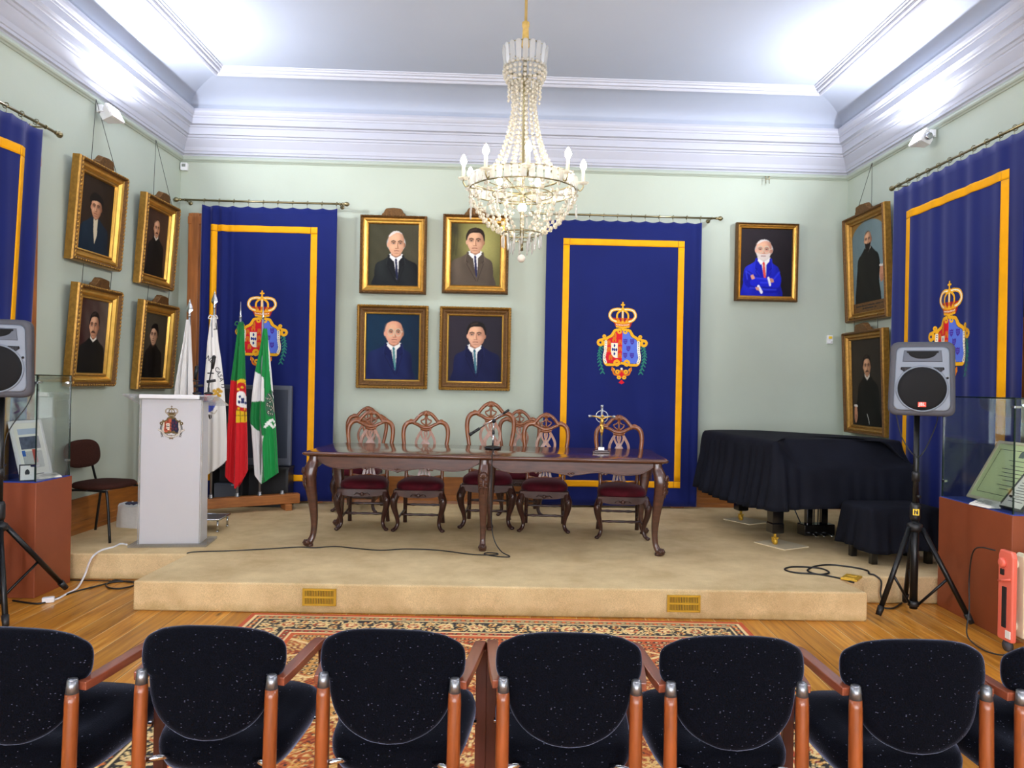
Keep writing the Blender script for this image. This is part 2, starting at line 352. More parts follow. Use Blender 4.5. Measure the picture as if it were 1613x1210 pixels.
    def ball(s, c, r, seg=12, rings=8, m=0, T=None):
        if not isinstance(r, (tuple, list)): r = (r, r, r)
        vs = [Vector((c[0], c[1], c[2] - r[2]))]; fs = []
        for i in range(1, rings):
            a = -PI / 2 + PI * i / rings
            for k in range(seg):
                b = 2 * PI * k / seg; vs.append(Vector((c[0] + r[0] * math.cos(a) * math.cos(b), c[1] + r[1] * math.cos(a) * math.sin(b), c[2] + r[2] * math.sin(a))))
        vs.append(Vector((c[0], c[1], c[2] + r[2])))
        for k in range(seg):
            g = (k + 1) % seg; fs.append((0, 1 + g, 1 + k))
            for i in range(rings - 2): fs.append((1 + i * seg + k, 1 + i * seg + g, 1 + (i + 1) * seg + g, 1 + (i + 1) * seg + k))
            o = 1 + (rings - 2) * seg; fs.append((o + k, o + g, len(vs) - 1))
        return s.add(vs, fs, m, T)
    def prism(s, pts, y0, y1, m=0, T=None, smooth=False):
        """polygon in x,z extruded along y"""
        n = len(pts); vs = [(p[0], y0, p[1]) for p in pts] + [(p[0], y1, p[1]) for p in pts]
        a = sum(pts[i][0] * pts[(i + 1) % n][1] - pts[(i + 1) % n][0] * pts[i][1] for i in range(n))
        fs = [tuple(range(n)), tuple(range(n, 2 * n))[::-1]] + [(i, n + i, n + (i + 1) % n, (i + 1) % n) for i in range(n)]
        if a < 0: fs = [f[::-1] for f in fs]
        return s.add(vs, fs, m, T, smooth)
    def slab(s, pts, z0, z1, m=0, T=None, smooth=False):
        n = len(pts); vs = [(p[0], p[1], z0) for p in pts] + [(p[0], p[1], z1) for p in pts]
        a = sum(pts[i][0] * pts[(i + 1) % n][1] - pts[(i + 1) % n][0] * pts[i][1] for i in range(n))
        fs = [tuple(range(n))[::-1], tuple(range(n, 2 * n))] + [(i, (i + 1) % n, n + (i + 1) % n, n + i) for i in range(n)]
        if a < 0: fs = [f[::-1] for f in fs]
        return s.add(vs, fs, m, T, smooth)
    def grid(s, fn, nu, nv, m=0, T=None, smooth=True, wrap=False):
        vs = [fn(i / nu, j / nv) for j in range(nv + 1) for i in range(nu if wrap else nu + 1)]
        w = nu if wrap else nu + 1; fs = []
        for j in range(nv):
            for i in range(nu): k = (i + 1) % w; fs.append((j * w + i, j * w + k, (j + 1) * w + k, (j + 1) * w + i))
        return s.add(vs, fs, m, T, smooth)
    def rings(s, loops, m=0, T=None, cap0=True, cap1=True, smooth=True):
        k = len(loops[0]); vs = [p for l in loops for p in l]; fs = []
        for i in range(len(loops) - 1):
            for e in range(k): g = (e + 1) % k; fs.append((i * k + e, i * k + g, (i + 1) * k + g, (i + 1) * k + e))
        if cap0: fs.append(tuple(range(k))[::-1])
        if cap1: fs.append(tuple((len(loops) - 1) * k + e for e in range(k)))
        return s.add(vs, fs, m, T, smooth)
    def build(s, name, mats, parent=None, bevel=0, solid=0, sub=0, loc=None, rot=None):
        me = bpy.data.meshes.new(name); me.from_pydata(s.v, [], s.f)
        mats = mats if isinstance(mats, (list, tuple)) else [mats]
        for q in mats: me.materials.append(q)
        me.polygons.foreach_set('material_index', s.mi); me.polygons.foreach_set('use_smooth', s.sm)
        me.validate(); me.update()
        o = bpy.data.objects.new(name, me); COL.objects.link(o)
        if parent: o.parent = parent
        if loc is not None: o.location = loc
        if rot is not None: o.rotation_euler = rot
        if bevel:
            b = o.modifiers.new('bevel', 'BEVEL'); b.width = bevel; b.segments = 2; b.limit_method = 'ANGLE'; b.angle_limit = 0.6
        if solid:
            b = o.modifiers.new('solid', 'SOLIDIFY'); b.thickness = solid; b.offset = 0
        if sub:
            b = o.modifiers.new('sub', 'SUBSURF'); b.levels = sub; b.render_levels = sub
        return o
def tag(o, label=None, cat=None, group=None, kind=None):
    if label: o['label'] = label
    if cat: o['category'] = cat
    if group: o['group'] = group
    if kind: o['kind'] = kind
    return o
def thing(name, label, cat, loc=(0, 0, 0), rot=(0, 0, 0), group=None):
    o = bpy.data.objects.new(name, None); COL.objects.link(o); o.empty_display_size = 0.1
    o.location = loc; o.rotation_euler = rot if isinstance(rot, (tuple, list)) else (0, 0, rot)
    return tag(o, label, cat, group)
def struct(o): o['kind'] = 'structure'; return o
def copy_tree(o, parent=None):
    c = o.copy(); COL.objects.link(c)
    if parent: c.parent = parent
    for ch in list(o.children): copy_tree(ch, c)
    return c
def paint_mesh(name, P, colors, mask, m, parent, smooth=True):
    """P: (nv+1, nu+1, 3) vertex positions; colors (nv, nu, 3) linear per face or (nv+1, nu+1, 3) per vertex; mask (nv, nu)"""
    nv, nu = P.shape[0] - 1, P.shape[1] - 1
    idx = np.arange((nv + 1) * (nu + 1)).reshape(nv + 1, nu + 1)
    q = np.stack([idx[:-1, :-1], idx[:-1, 1:], idx[1:, 1:], idx[1:, :-1]], -1)
    face = colors.shape[0] == nv
    if mask is None: mask = np.ones((nv, nu), bool)
    q = q[mask]
    used, inv = np.unique(q.ravel(), return_inverse=True); V = P.reshape(-1, 3)[used]; q = inv.reshape(-1, 4)
    me = bpy.data.meshes.new(name); me.vertices.add(len(V)); me.vertices.foreach_set('co', V.ravel().astype(np.float32))
    me.loops.add(q.size); me.loops.foreach_set('vertex_index', q.ravel().astype(np.int32))
    me.polygons.add(len(q)); me.polygons.foreach_set('loop_start', (np.arange(len(q)) * 4).astype(np.int32))
    try: me.polygons.foreach_set('loop_total', np.full(len(q), 4, np.int32))
    except Exception: pass
    me.polygons.foreach_set('use_smooth', np.full(len(q), smooth, bool))
    me.update(calc_edges=True); me.validate()
    if face:
        a = me.color_attributes.new('paint', 'FLOAT_COLOR', 'CORNER'); c = np.repeat(colors[mask], 4, axis=0)
    else:
        a = me.color_attributes.new('paint', 'FLOAT_COLOR', 'POINT'); c = colors.reshape(-1, 3)[used]
    a.data.foreach_set('color', np.concatenate([c, np.ones((len(c), 1))], 1).ravel().astype(np.float32))
    me.materials.append(m)
    o = bpy.data.objects.new(name, me); COL.objects.link(o)
    if parent: o.parent = parent
    return o

# ------------------------------------------------------------------ raster painting helpers (numpy)
class Art:
    """colour field on a grid of points X, Y; operations lay paint over it"""
    def __init__(s, X, Y, bg=None):
        s.X, s.Y = X, Y; s.c = np.zeros(X.shape + (3,)); s.a = np.zeros(X.shape)
        if bg is not None: s.c[:] = lin(bg); s.a[:] = 1
    def lay(s, mk, col):
        col = np.array(lin(col)) if not isinstance(col, np.ndarray) else col
        s.c = s.c * (1 - mk[..., None]) + col * mk[..., None]; s.a = np.maximum(s.a, mk)
    def ell(s, cx, cy, rx, ry, col, soft=0.0, rot=0.0, al=1.0):
        c, n = math.cos(rot), math.sin(rot); dx, dy = s.X - cx, s.Y - cy
        r = np.sqrt(((dx * c + dy * n) / rx) ** 2 + ((-dx * n + dy * c) / ry) ** 2)
        s.lay((al * np.clip((1 + soft - r) / (2 * soft), 0, 1)) if soft else al * (r < 1).astype(float), col)
    def ring(s, cx, cy, r, w, col):
        d = np.hypot(s.X - cx, s.Y - cy); s.lay((np.abs(d - r) < w / 2).astype(float), col)
    def inside(s, pts):
        m = np.zeros(s.X.shape, bool); n = len(pts)
        for i in range(n):
            x1, y1 = pts[i]; x2, y2 = pts[(i + 1) % n]
            if y1 == y2: continue
            m ^= ((y1 > s.Y) != (y2 > s.Y)) & (s.X < (x2 - x1) * (s.Y - y1) / (y2 - y1) + x1)
        return m
    def poly(s, pts, col, soft=0, al=1.0):
        m = s.inside(pts).astype(float)
        for _ in range(soft):
            p = np.pad(m, 1, mode='edge'); m = (p[:-2, 1:-1] + p[2:, 1:-1] + p[1:-1, :-2] + p[1:-1, 2:] + 2 * m) / 6
        s.lay(m * al, col)
    def line(s, pts, w, col, soft=0.0, al=1.0):
        d = np.full(s.X.shape, 9e9)
        for (x1, y1), (x2, y2) in zip(pts[:-1], pts[1:]):
            L2 = (x2 - x1) ** 2 + (y2 - y1) ** 2 + 1e-12
            t = np.clip(((s.X - x1) * (x2 - x1) + (s.Y - y1) * (y2 - y1)) / L2, 0, 1)
            d = np.minimum(d, np.hypot(s.X - x1 - t * (x2 - x1), s.Y - y1 - t * (y2 - y1)))
        if soft: s.lay(al * np.clip((w / 2 + soft - d) / (2 * soft), 0, 1), col)
        else: s.lay(al * (d < w / 2).astype(float), col)
def smooth2(pts, n=5, closed=True):
    return [(p.x, p.y) for p in catmull([(a, b, 0) for a, b in pts], n, closed)]

def coat_of_arms(A, dark=False):
    """coat of arms, u in -0.5..0.5, v in 0..1.58, crown on top"""
    Yl, Or, Wh, Rd, Bl, Pu, Gr = ('#f0b020', '#d8731a', '#f2ead2', '#d8182a', '#5a74d6', '#4a2f9a', '#2e7d6b')
    if dark: Yl, Or, Wh, Rd, Bl, Pu, Gr = ('#6b5a34', '#7c3a24', '#e6dcc8', '#b8563e', '#23253f', '#5a2430', '#3a3526')
    f = lambda x, y: ((x - 518) / 318.0, (1148 - y) / 318.0)
    F = lambda pts: [f(*p) for p in pts]
    mir = lambda pts: [(1036 - x, y) for x, y in pts]
    both = lambda pts: (pts, mir(pts))
    for sp in both([(388, 915), (378, 960), (382, 1010), (400, 1070)]):
        A.line(F(sp), 0.014, Gr)
        for i in range(9):
            t = i / 8 * (len(sp) - 1); k = min(int(t), len(sp) - 2); x = sp[k][0] + (sp[k + 1][0] - sp[k][0]) * (t - k); y = sp[k][1] + (sp[k + 1][1] - sp[k][1]) * (t - k)
            for sx in (-1, 1): A.line(F([(x, y), (x + sx * 12, y + 14)]), 0.022, Gr)
    # shield field
    half = [(518, 812), (495, 815), (470, 822), (455, 850), (425, 868), (412, 900), (415, 940), (408, 985), (420, 1025), (455, 1030), (490, 1025), (518, 1018)]
    A.poly(F(smooth2(half + [(518, 1010), (518, 820)], 1)), Rd); A.poly(F(mir(half)), Bl)
    for x, y in ((470, 872), (438, 895), (505, 890), (438, 935), (505, 930), (505, 970), (448, 982), (470, 845)):
        A.poly(F([(x - 12, y + 17), (x - 12, y - 2), (x - 9, y - 2), (x - 9, y - 14), (x - 4, y - 14), (x - 4, y - 8), (x, y - 18), (x + 4, y - 8), (x + 4, y - 14), (x + 9, y - 14), (x + 9, y - 2), (x + 12, y - 2), (x + 12, y + 17), (x + 3, y + 17), (x + 3, y + 6), (x - 3, y + 6), (x - 3, y + 17)]), Or)
    A.poly(F([(450, 895), (492, 895), (492, 988), (470, 985), (452, 965)]), Wh)
    for x, y in ((471, 912), (460, 935), (471, 937), (483, 937), (471, 962)): A.ell(*f(x, y), 0.018, 0.03, '#2a3a80' if not dark else '#14142a')
    for x, y in ((537, 885), (580, 885), (557, 928), (538, 970), (580, 970)):
        A.poly(F([(x - 13, y - 17), (x - 5, y - 12), (x, y - 17), (x + 5, y - 12), (x + 13, y - 17), (x + 11, y + 8), (x, y + 19), (x - 11, y + 8)]), Pu)
        A.line(F([(x - 8, y - 4), (x + 8, y - 4)]), 0.008, Bl); A.line(F([(x - 7, y + 5), (x + 7, y + 5)]), 0.008, Bl)
    # gold scrollwork border
    for side in (half, mir(half)):
        A.line(F(smooth2(side, 4, False)), 0.062, '#1a1430' if not dark else '#2a2218'); A.line(F(smooth2(side, 4, False)), 0.05, Yl)
    for b in both([(418, 890), (416, 940), (409, 985), (418, 1015)]):
        A.line(F(smooth2(b, 4, False)), 0.052, Wh)
        for x, y in smooth2(b, 4, False): A.ell(*f(x, y), 0.008, 0.008, '#20202c')
    for (x, y, r, w) in ((384, 895, 15, 0.05), (500, 826, 9, 0.03), (407, 857, 7, 0.03), (487, 1018, 14, 0.045), (466, 1060, 6, 0.03), (492, 1072, 9, 0.032), (502, 1106, 8, 0.03)):
        for q in (x, 1036 - x): A.ring(*f(q, y), r / 318.0, w, Yl)
    for b in both([(384, 878), (405, 872), (428, 866), (452, 848), (468, 824), (500, 812)]): A.line(F(smooth2(b, 4, False)), 0.04, Yl)
    for b in both([(460, 1048), (472, 1085), (500, 1090), (515, 1060)]): A.line(F(smooth2(b, 4, False)), 0.034, Or if not dark else Yl)
    A.poly(F([(518, 1068), (534, 1088), (518, 1108), (502, 1088)]), Rd); A.poly(F([(518, 1120), (536, 1138), (518, 1148), (500, 1138)]), Rd); A.ell(*f(517, 1053), 0.022, 0.022, Wh)
    # crown
    A.poly(F([(448, 742), (588, 742), (566, 800), (478, 800)]), '#a01f2c' if not dark else '#4a2a1c')
    A.poly(F([(470, 762), (568, 762), (562, 800), (518, 806), (478, 800)]), Or if not dark else Yl)
    A.line(F([(474, 768), (518, 774), (564, 768)]), 0.022, Yl); A.line(F([(482, 796), (518, 802), (556, 796)]), 0.03, Yl)
    for i in range(9): A.ell(*f(480 + i * 9.5, 783 + 3 * math.sin(i / 8 * PI)), 0.009, 0.012, Wh)
    for b in both([(516, 692), (480, 690), (450, 700), (438, 730), (455, 755), (478, 764)]):
        A.line(F(smooth2(b, 4, False)), 0.055, Yl); A.line(F(smooth2(b, 4, False)), 0.018, Wh)
    for b in both([(516, 694), (492, 708), (482, 735), (495, 762)]): A.line(F(smooth2(b, 4, False)), 0.035, Yl)
    A.line(F([(518, 692), (518, 765)]), 0.045, Yl); A.line(F([(518, 700), (518, 755)]), 0.016, Wh)
    for x in (488, 518, 548): A.ell(*f(x, 752), 0.022, 0.03, Or if not dark else Yl)
    A.line(F([(518, 648), (518, 694)]), 0.022, Yl); A.line(F([(508, 662), (528, 662)]), 0.024, Yl); A.ell(*f(518, 686), 0.028, 0.026, Yl)
    if dark:   # motto scroll under the shield
        b = smooth2([(350, 985), (395, 1010), (440, 1060), (518, 1082), (596, 1060), (641, 1010), (686, 985)], 4, False)
        A.line(F(b), 0.085, '#3b332c'); A.line(F(b), 0.07, '#d9d2c6')
        for x, y in b[4:-4]: A.line(F([(x, y - 5), (x + 1, y + 5)]), 0.012, '#3b332c')

# ================================================================== THE SETTING
QUAD = [Vector(FL), Vector(FR), Vector(BR), Vector(BL)]     # counter-clockwise
def inset(d):
    out = []
    for i in range(4):
        a, b, c = QUAD[i - 1], QUAD[i], QUAD[(i + 1) % 4]
        e1 = (b - a).normalized(); e2 = (c - b).normalized(); n1 = Vector((-e1.y, e1.x)); n2 = Vector((-e2.y, e2.x))
        p = a + n1 * d; q = b + n2 * d; den = e1.x * e2.y - e1.y * e2.x
        t = ((q.x - p.x) * e2.y - (q.y - p.y) * e2.x) / den
        out.append(p + e1 * t)
    return out
def run_round(prof, smooth=False, mb=None, m=0, walls=(0, 1, 2, 3)):
    mb = mb or MB(); L = [[Vector((p.x, p.y, CAM_Z + h)) for p in inset(i)] for (i, h) in prof]
    for w in walls:
        vs = []; fs = []
        for l in L: vs += [l[w], l[(w + 1) % 4]]
        for k in range(len(prof) - 1): fs.append((2 * k, 2 * k + 1, 2 * k + 3, 2 * k + 2))
        mb.add(vs, fs, m, None, smooth)
    return mb
STAGE = 0.20
big = [(-4.2, -3.8), (4.5, -3.8), (4.5, 9.0), (-4.2, 9.0)]
struct(MB().slab(big, -0.12, 0.0).build('floor', M['floor']))
def wall(name, a, b, mt):
    a, b = Vector(a), Vector(b); e = (b - a).normalized(); n = Vector((e.y, -e.x)) * 0.15
    a2, b2 = a - e * 0.15, b + e * 0.15
    struct(MB().slab([a2, b2, b2 + n, a2 + n], 0, 4.95).build(name, mt))
# unseen windows added behind the camera, their panes glow to brighten the room
M['fill_pane'] = emit('added_window_glow', '#f3f5ff', PANE_FILL); M['sash'] = mat('window_sash_paint', '#e4e2da', 0.5)
for i, x in enumerate((-2.35, 0.1, 2.6)):
    b = MB(); w, z0, z1, y = 1.5, 0.55, 3.45, -3.5
    b.box((x, y + 0.03, (z0 + z1) / 2), (w, 0.02, z1 - z0), 1)
    for s in (-1, 0, 1): b.box((x + s * w / 2, y + 0.06, (z0 + z1) / 2), (0.09 if s else 0.05, 0.08, z1 - z0 + 0.18))
    for z in (z0, z0 + 0.97, z0 + 1.94, z1): b.box((x, y + 0.06, z), (w + 0.09, 0.07, 0.09 if z in (z0, z1) else 0.04))
    b.box((x, y + 0.12, z0 - 0.06), (w + 0.3, 0.24, 0.05)); struct(b.build('window_%d' % (i + 1), [M['sash'], M['fill_pane']]))
wall('wall_left', BL, FL, M['wall']); wall('wall_front', FL, FR, M['backwall']); wall('wall_right', FR, BR, M['wall']); wall('wall_back', BR, BL, M['wall'])
# ceiling with its cove
cove = [(0.165, 2.93), (0.165, 3.0)] + [(0.165 + 0.46 * (1 - math.cos(t)), 3.0 + 0.175 * math.sin(t)) for t in [k / 10 * PI / 2 for k in range(11)]] + [(0.66, 3.176)]
cb = run_round(cove, True)
q = inset(0.60); cb.slab([(p.x, p.y) for p in q], CAM_Z + 3.215, CAM_Z + 3.27)
struct(cb.build('ceiling', M['ceil']))
corn = [(0, 2.485), (0.022, 2.485), (0.03, 2.50), (0.05, 2.506), (0.05, 2.53), (0.058, 2.536), (0.066, 2.575), (0.085, 2.61), (0.108, 2.65), (0.108, 2.663), (0.12, 2.668), (0.126, 2.69), (0.146, 2.694), (0.15, 2.72),
        (0.15, 2.765), (0.162, 2.77), (0.168, 2.785), (0.205, 2.79), (0.205, 2.852), (0.214, 2.856), (0.217, 2.876), (0.226, 2.88), (0.24, 2.9), (0.243, 2.92), (0.236, 2.936), (0.236, 2.945), (0.15, 2.955)]
struct(run_round(corn).build('trim_1', M['white']))
ctrim = [(0.585, 3.178), (0.60, 3.165), (0.615, 3.15), (0.632, 3.146), (0.644, 3.156), (0.648, 3.172), (0.662, 3.172), (0.668, 3.164), (0.684, 3.166), (0.69, 3.186), (0.712, 3.19), (0.718, 3.202), (0.732, 3.206), (0.736, 3.222)]
struct(run_round(ctrim).build('trim_2', M['white']))
prail = [(0, 2.425), (0.012, 2.425), (0.02, 2.435), (0.034, 2.44), (0.042, 2.452), (0.04, 2.466), (0.03, 2.474), (0.024, 2.487), (0, 2.487)]
struct(run_round(prail).build('trim_3', M['rail']))
def skirting(name, w):
    pr = [(0, 0.50), (0.012, 0.50), (0.02, 0.492), (0.02, 0.30), (0.026, 0.295), (0.026, 0.245), (0.04, 0.235), (0.045, 0.2), (0.045, 0.0)]
    struct(run_round([(i, h - CAM_Z) for i, h in pr], walls=(w,)).build(name, M['dado']))
skirting('baseboard_back', 2); skirting('baseboard_left', 3); skirting('baseboard_right', 1)

# wooden doors behind the curtains (their frames peep out)
def door(name, T, w, h, swap=False):
    b = MB(); f = 0.16
    for x in (-w / 2 + f / 2, w / 2 - f / 2): b.box((x, -0.05, h / 2), (f, 0.10, h), 0, T); b.box((x, -0.108, h / 2), (f * 0.55, 0.016, h), 0, T)
    b.box((0, -0.05, h - f / 2), (w - 2 * f, 0.10, f), 0, T); b.box((0, -0.108, h - f / 2), (w, 0.016, f * 0.55), 0, T)
    b.box((0, -0.025, (h - f) / 2), (w - 2 * f, 0.03, h - f), 1, T)
    for x in (-w / 4 + 0.04, w / 4 - 0.04):
        for z in (0.7, 1.75, 2.65): b.box((x, -0.045, z), (w / 2 - 0.32, 0.02, 0.8 if z < 2.6 else 0.6), 0, T)
    struct(b.build(name, [M['door'], M['doord']], bevel=0.006))
def frame_at(x, y, z, yaw): return Matrix.Translation((x, y, z)) @ Matrix.Rotation(yaw, 4, 'Z')
door('door_1', frame_at(wall_left_x(4.70), 4.70, 0, PI / 2 - LYAW), 2.02, 3.3)
door('door_2', frame_at(-2.86, wall_back_y(-2.86), STAGE, BYAW), 1.54, 3.2)
door('door_3', frame_at(wall_right_x(6.20), 6.20, 0, -PI / 2 + RYAW), 2.05, 3.3)
door('door_4', frame_at(1.228, wall_back_y(1.228), STAGE, BYAW), 1.5, 3.2)

# carpeted stage with a projecting front
sA = on_z(209, 962, 0); sB = on_z(1366, 980, 0); sL = on_z(112, 914, 0); sR = on_z(1475, 951, 0); s1 = on_z(295, 873, STAGE); s2 = on_z(1312, 907, STAGE)
outline = [(-3.79, sL.y), (s1.x, s1.y), (sA.x, sA.y), (sB.x, sB.y), (s2.x, s2.y), (3.95, sR.y), (3.86, 8.56), (-3.75, 8.29)]
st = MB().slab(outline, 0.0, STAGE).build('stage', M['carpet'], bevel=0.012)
tag(st, 'beige carpeted stage platform with a projecting front step', 'stage')
for px, py in ((503, 941), (1077, 951)):
    Y = sA.y + (sB.y - sA.y) * ((at_d(px, py, 5).x - sA.x) / (sB.x - sA.x)) - 0.012
    p = at_d(px, py, Y); g = MB(); w, h = 0.225, 0.115
    for z in (-h / 2 + 0.007, h / 2 - 0.007, 0): g.box((0, 0, z), (w, 0.012, 0.012))
    for x in (-w / 2 + 0.006, w / 2 - 0.006): g.box((x, 0, 0), (0.012, 0.012, h))
    for k in range(19): g.box((-w / 2 + 0.016 + k * (w - 0.032) / 18, 0, 0), (0.0055, 0.009, h - 0.02))
    g.box((0, 0.006, 0), (w - 0.01, 0.004, h - 0.01), 1)
    g.build('vent_grille', [M['brightbrass'], M['blackink']], st, loc=p, rot=(0, 0, math.atan2(sB.y - sA.y, sB.x - sA.x)))

# ================================================================== THE RUG
def make_rug():
    t = thing('rug', 'large orange and cream patterned oriental rug in front of the stage', 'rug', (0, 0, 0))
    x0, x1, y0, y1 = -1.70, 1.56, 0.9, 4.93
    nu, nv = 465, 520
    U = np.linspace(0, 1, nu); V = 1 - (1 - np.linspace(0, 1, nv)) ** 1.0
    X, Y = np.meshgrid((U + 0) * (x1 - x0), V * (y1 - y0)); W, H = x1 - x0, y1 - y0
    A = Art(X, Y, '#bd6428'); rng = np.random.RandomState(3)
    d = np.minimum(np.minimum(X, W - X), np.minimum(Y, H - Y))       # distance from the edge
    # along-edge coordinate for borders
    along = np.where(np.minimum(X, W - X) < np.minimum(Y, H - Y), Y, X)
    def band(a, b, col): A.lay(((d >= a) & (d < b)).astype(float), col)
    def motif(a, b, per, fn, col, ph=0.0):
        s = ((along + ph) / per) % 1.0 - 0.5; r = (d - (a + b) / 2) / (b - a)
        A.lay(((d >= a) & (d < b) & fn(s, r)).astype(float), col)
    n1 = np.sin(X * 47 + 3 * np.sin(Y * 31)) * np.sin(Y * 53 + 2 * np.sin(X * 23))
    n2 = np.sin(X * 90 + 2 * np.sin(Y * 61 + 1)) * np.sin(Y * 83 + 3 * np.sin(X * 41))
    # field: honeycomb of flower rosettes on rust
    px, py = 0.155, 0.155
    for k, (ox, oy, cols, rr) in enumerate(((0, 0, ('#d9b877', '#8c2f1c', '#f0dfb4'), 0.062), (px / 2, py / 2, ('#2b1c1c', '#d8a24c', '#c8481e'), 0.052))):
        gx = np.round((X - ox) / px); gy = np.round((Y - oy) / py)
        lx, ly = X - ox - gx * px, Y - oy - gy * py; r = np.hypot(lx, ly); th = np.arctan2(ly, lx)
        pick = ((gx * 7 + gy * 3) % 3)
        pet = rr * (0.72 + 0.28 * np.cos(8 * th))
        A.lay((r < pet).astype(float), cols[0])
        A.lay(((r < pet * 0.78) & (pick == 1)).astype(float), cols[2]); A.lay(((r < pet * 0.78) & (pick == 2)).astype(float), '#cf7a34')
        A.lay((r < rr * 0.42).astype(float), cols[1]); A.lay((r < rr * 0.2).astype(float), cols[2])
    # lattice vines
    v1 = np.abs(np.sin((X + Y) * PI / px) ) < 0.10; v2 = np.abs(np.sin((X - Y) * PI / px)) < 0.10
    A.lay((v1 | v2).astype(float) * 0.75, '#e3c27e'); A.lay(((n2 > 0.55)).astype(float) * 0.85, '#7c1f18'); A.lay((n2 < -0.62).astype(float) * 0.8, '#efd9a4')
    # large diamonds of other ground
    for (cx, cy) in [(W * a, H * b) for a in (0.2, 0.5, 0.8) for b in (0.13, 0.3, 0.47, 0.64, 0.79, 0.895)]:
        q = np.abs(X - cx) / 0.36 + np.abs(Y - cy) / 0.22
        A.lay(((q < 1) & (q > 0.88)).astype(float), '#f0dcae'); A.lay(((q < 0.88) & (n1 > -0.15)).astype(float) * 0.8, '#d9ad62' if (round(cx * 10) + round(cy * 10)) % 2 else '#c9582a')
        gx, gy = np.round((X - cx) / 0.05), np.round((Y - cy) / 0.05); r = np.hypot(X - cx - gx * 0.05, Y - cy - gy * 0.05)
        A.lay(((q < 0.8) & (r < 0.017)).astype(float), '#2a1a1a'); A.lay(((q < 0.8) & (r < 0.008)).astype(float), '#f3e2ba')
    # borders from inside out
    band(0, 0.40, '#d0602c'); band(0.0, 0.035, '#c4551f')
    band(0.035, 0.05, '#efe0b8'); band(0.05, 0.10, '#2a2022'); band(0.10, 0.115, '#efe0b8')
    motif(0.05, 0.10, 0.06, lambda s, r: np.abs(s) + np.abs(r) * 0.9 < 0.36, '#d97a3a'); motif(0.05, 0.10, 0.06, lambda s, r: np.abs(np.abs(s) - 0.42) + np.abs(r) < 0.2, '#e9d6a2')
    band(0.115, 0.30, '#1d1a20')
    motif(0.115, 0.30, 0.20, lambda s, r: np.hypot(s * 1.1, r) < 0.33 + 0.05 * np.cos(7 * np.arctan2(r, s)), '#e6d2a0')
    motif(0.115, 0.30, 0.20, lambda s, r: np.hypot(s * 1.1, r) < 0.22, '#c2602e'); motif(0.115, 0.30, 0.20, lambda s, r: np.hypot(s * 1.1, r) < 0.1, '#f1e3bd')
    motif(0.115, 0.30, 0.20, lambda s, r: np.hypot((np.abs(s) - 0.5) * 1.3, np.abs(r) - 0.22) < 0.17, '#d8a558'); motif(0.115, 0.30, 0.20, lambda s, r: np.hypot((np.abs(s) - 0.5) * 1.3, np.abs(r) - 0.22) < 0.08, '#8a2a1e')
    motif(0.115, 0.30, 0.10, lambda s, r: np.abs(r - 0.36 * np.sin(s * 2 * PI)) < 0.05, '#efe2bb')
    A.lay(((d >= 0.12) & (d < 0.295) & (n2 > 0.42)).astype(float), '#e9d9ac'); A.lay(((d >= 0.12) & (d < 0.295) & (n2 < -0.62)).astype(float), '#1d1a20')
    band(0.30, 0.315, '#efe0b8'); band(0.315, 0.355, '#b9471f'); band(0.355, 0.37, '#efe0b8')
    motif(0.315, 0.355, 0.05, lambda s, r: np.abs(s) + np.abs(r) < 0.42, '#2a2022'); motif(0.315, 0.355, 0.05, lambda s, r: np.abs(s) + np.abs(r) < 0.2, '#f0dcae')
    P = np.stack([X + x0, Y + y0, np.full_like(X, 0.0102)], -1)
    m = vcol_mat('knotted_wool', 0.95, 0.08, 0, 0.25, 500, 0.15)
    c = A.c * np.array([1.08, 0.92, 0.66]) * (0.9 + 0.2 * rng.rand(nv, nu, 1))
    MB().slab([(x0, y0), (x1, y0), (x1, y1), (x0, y1)], 0.0005, 0.010).build('rug_backing', mat('rug_edge', '#b5531f', 0.95), t)
    paint_mesh('pile', P, c, None, m, t)
make_rug()

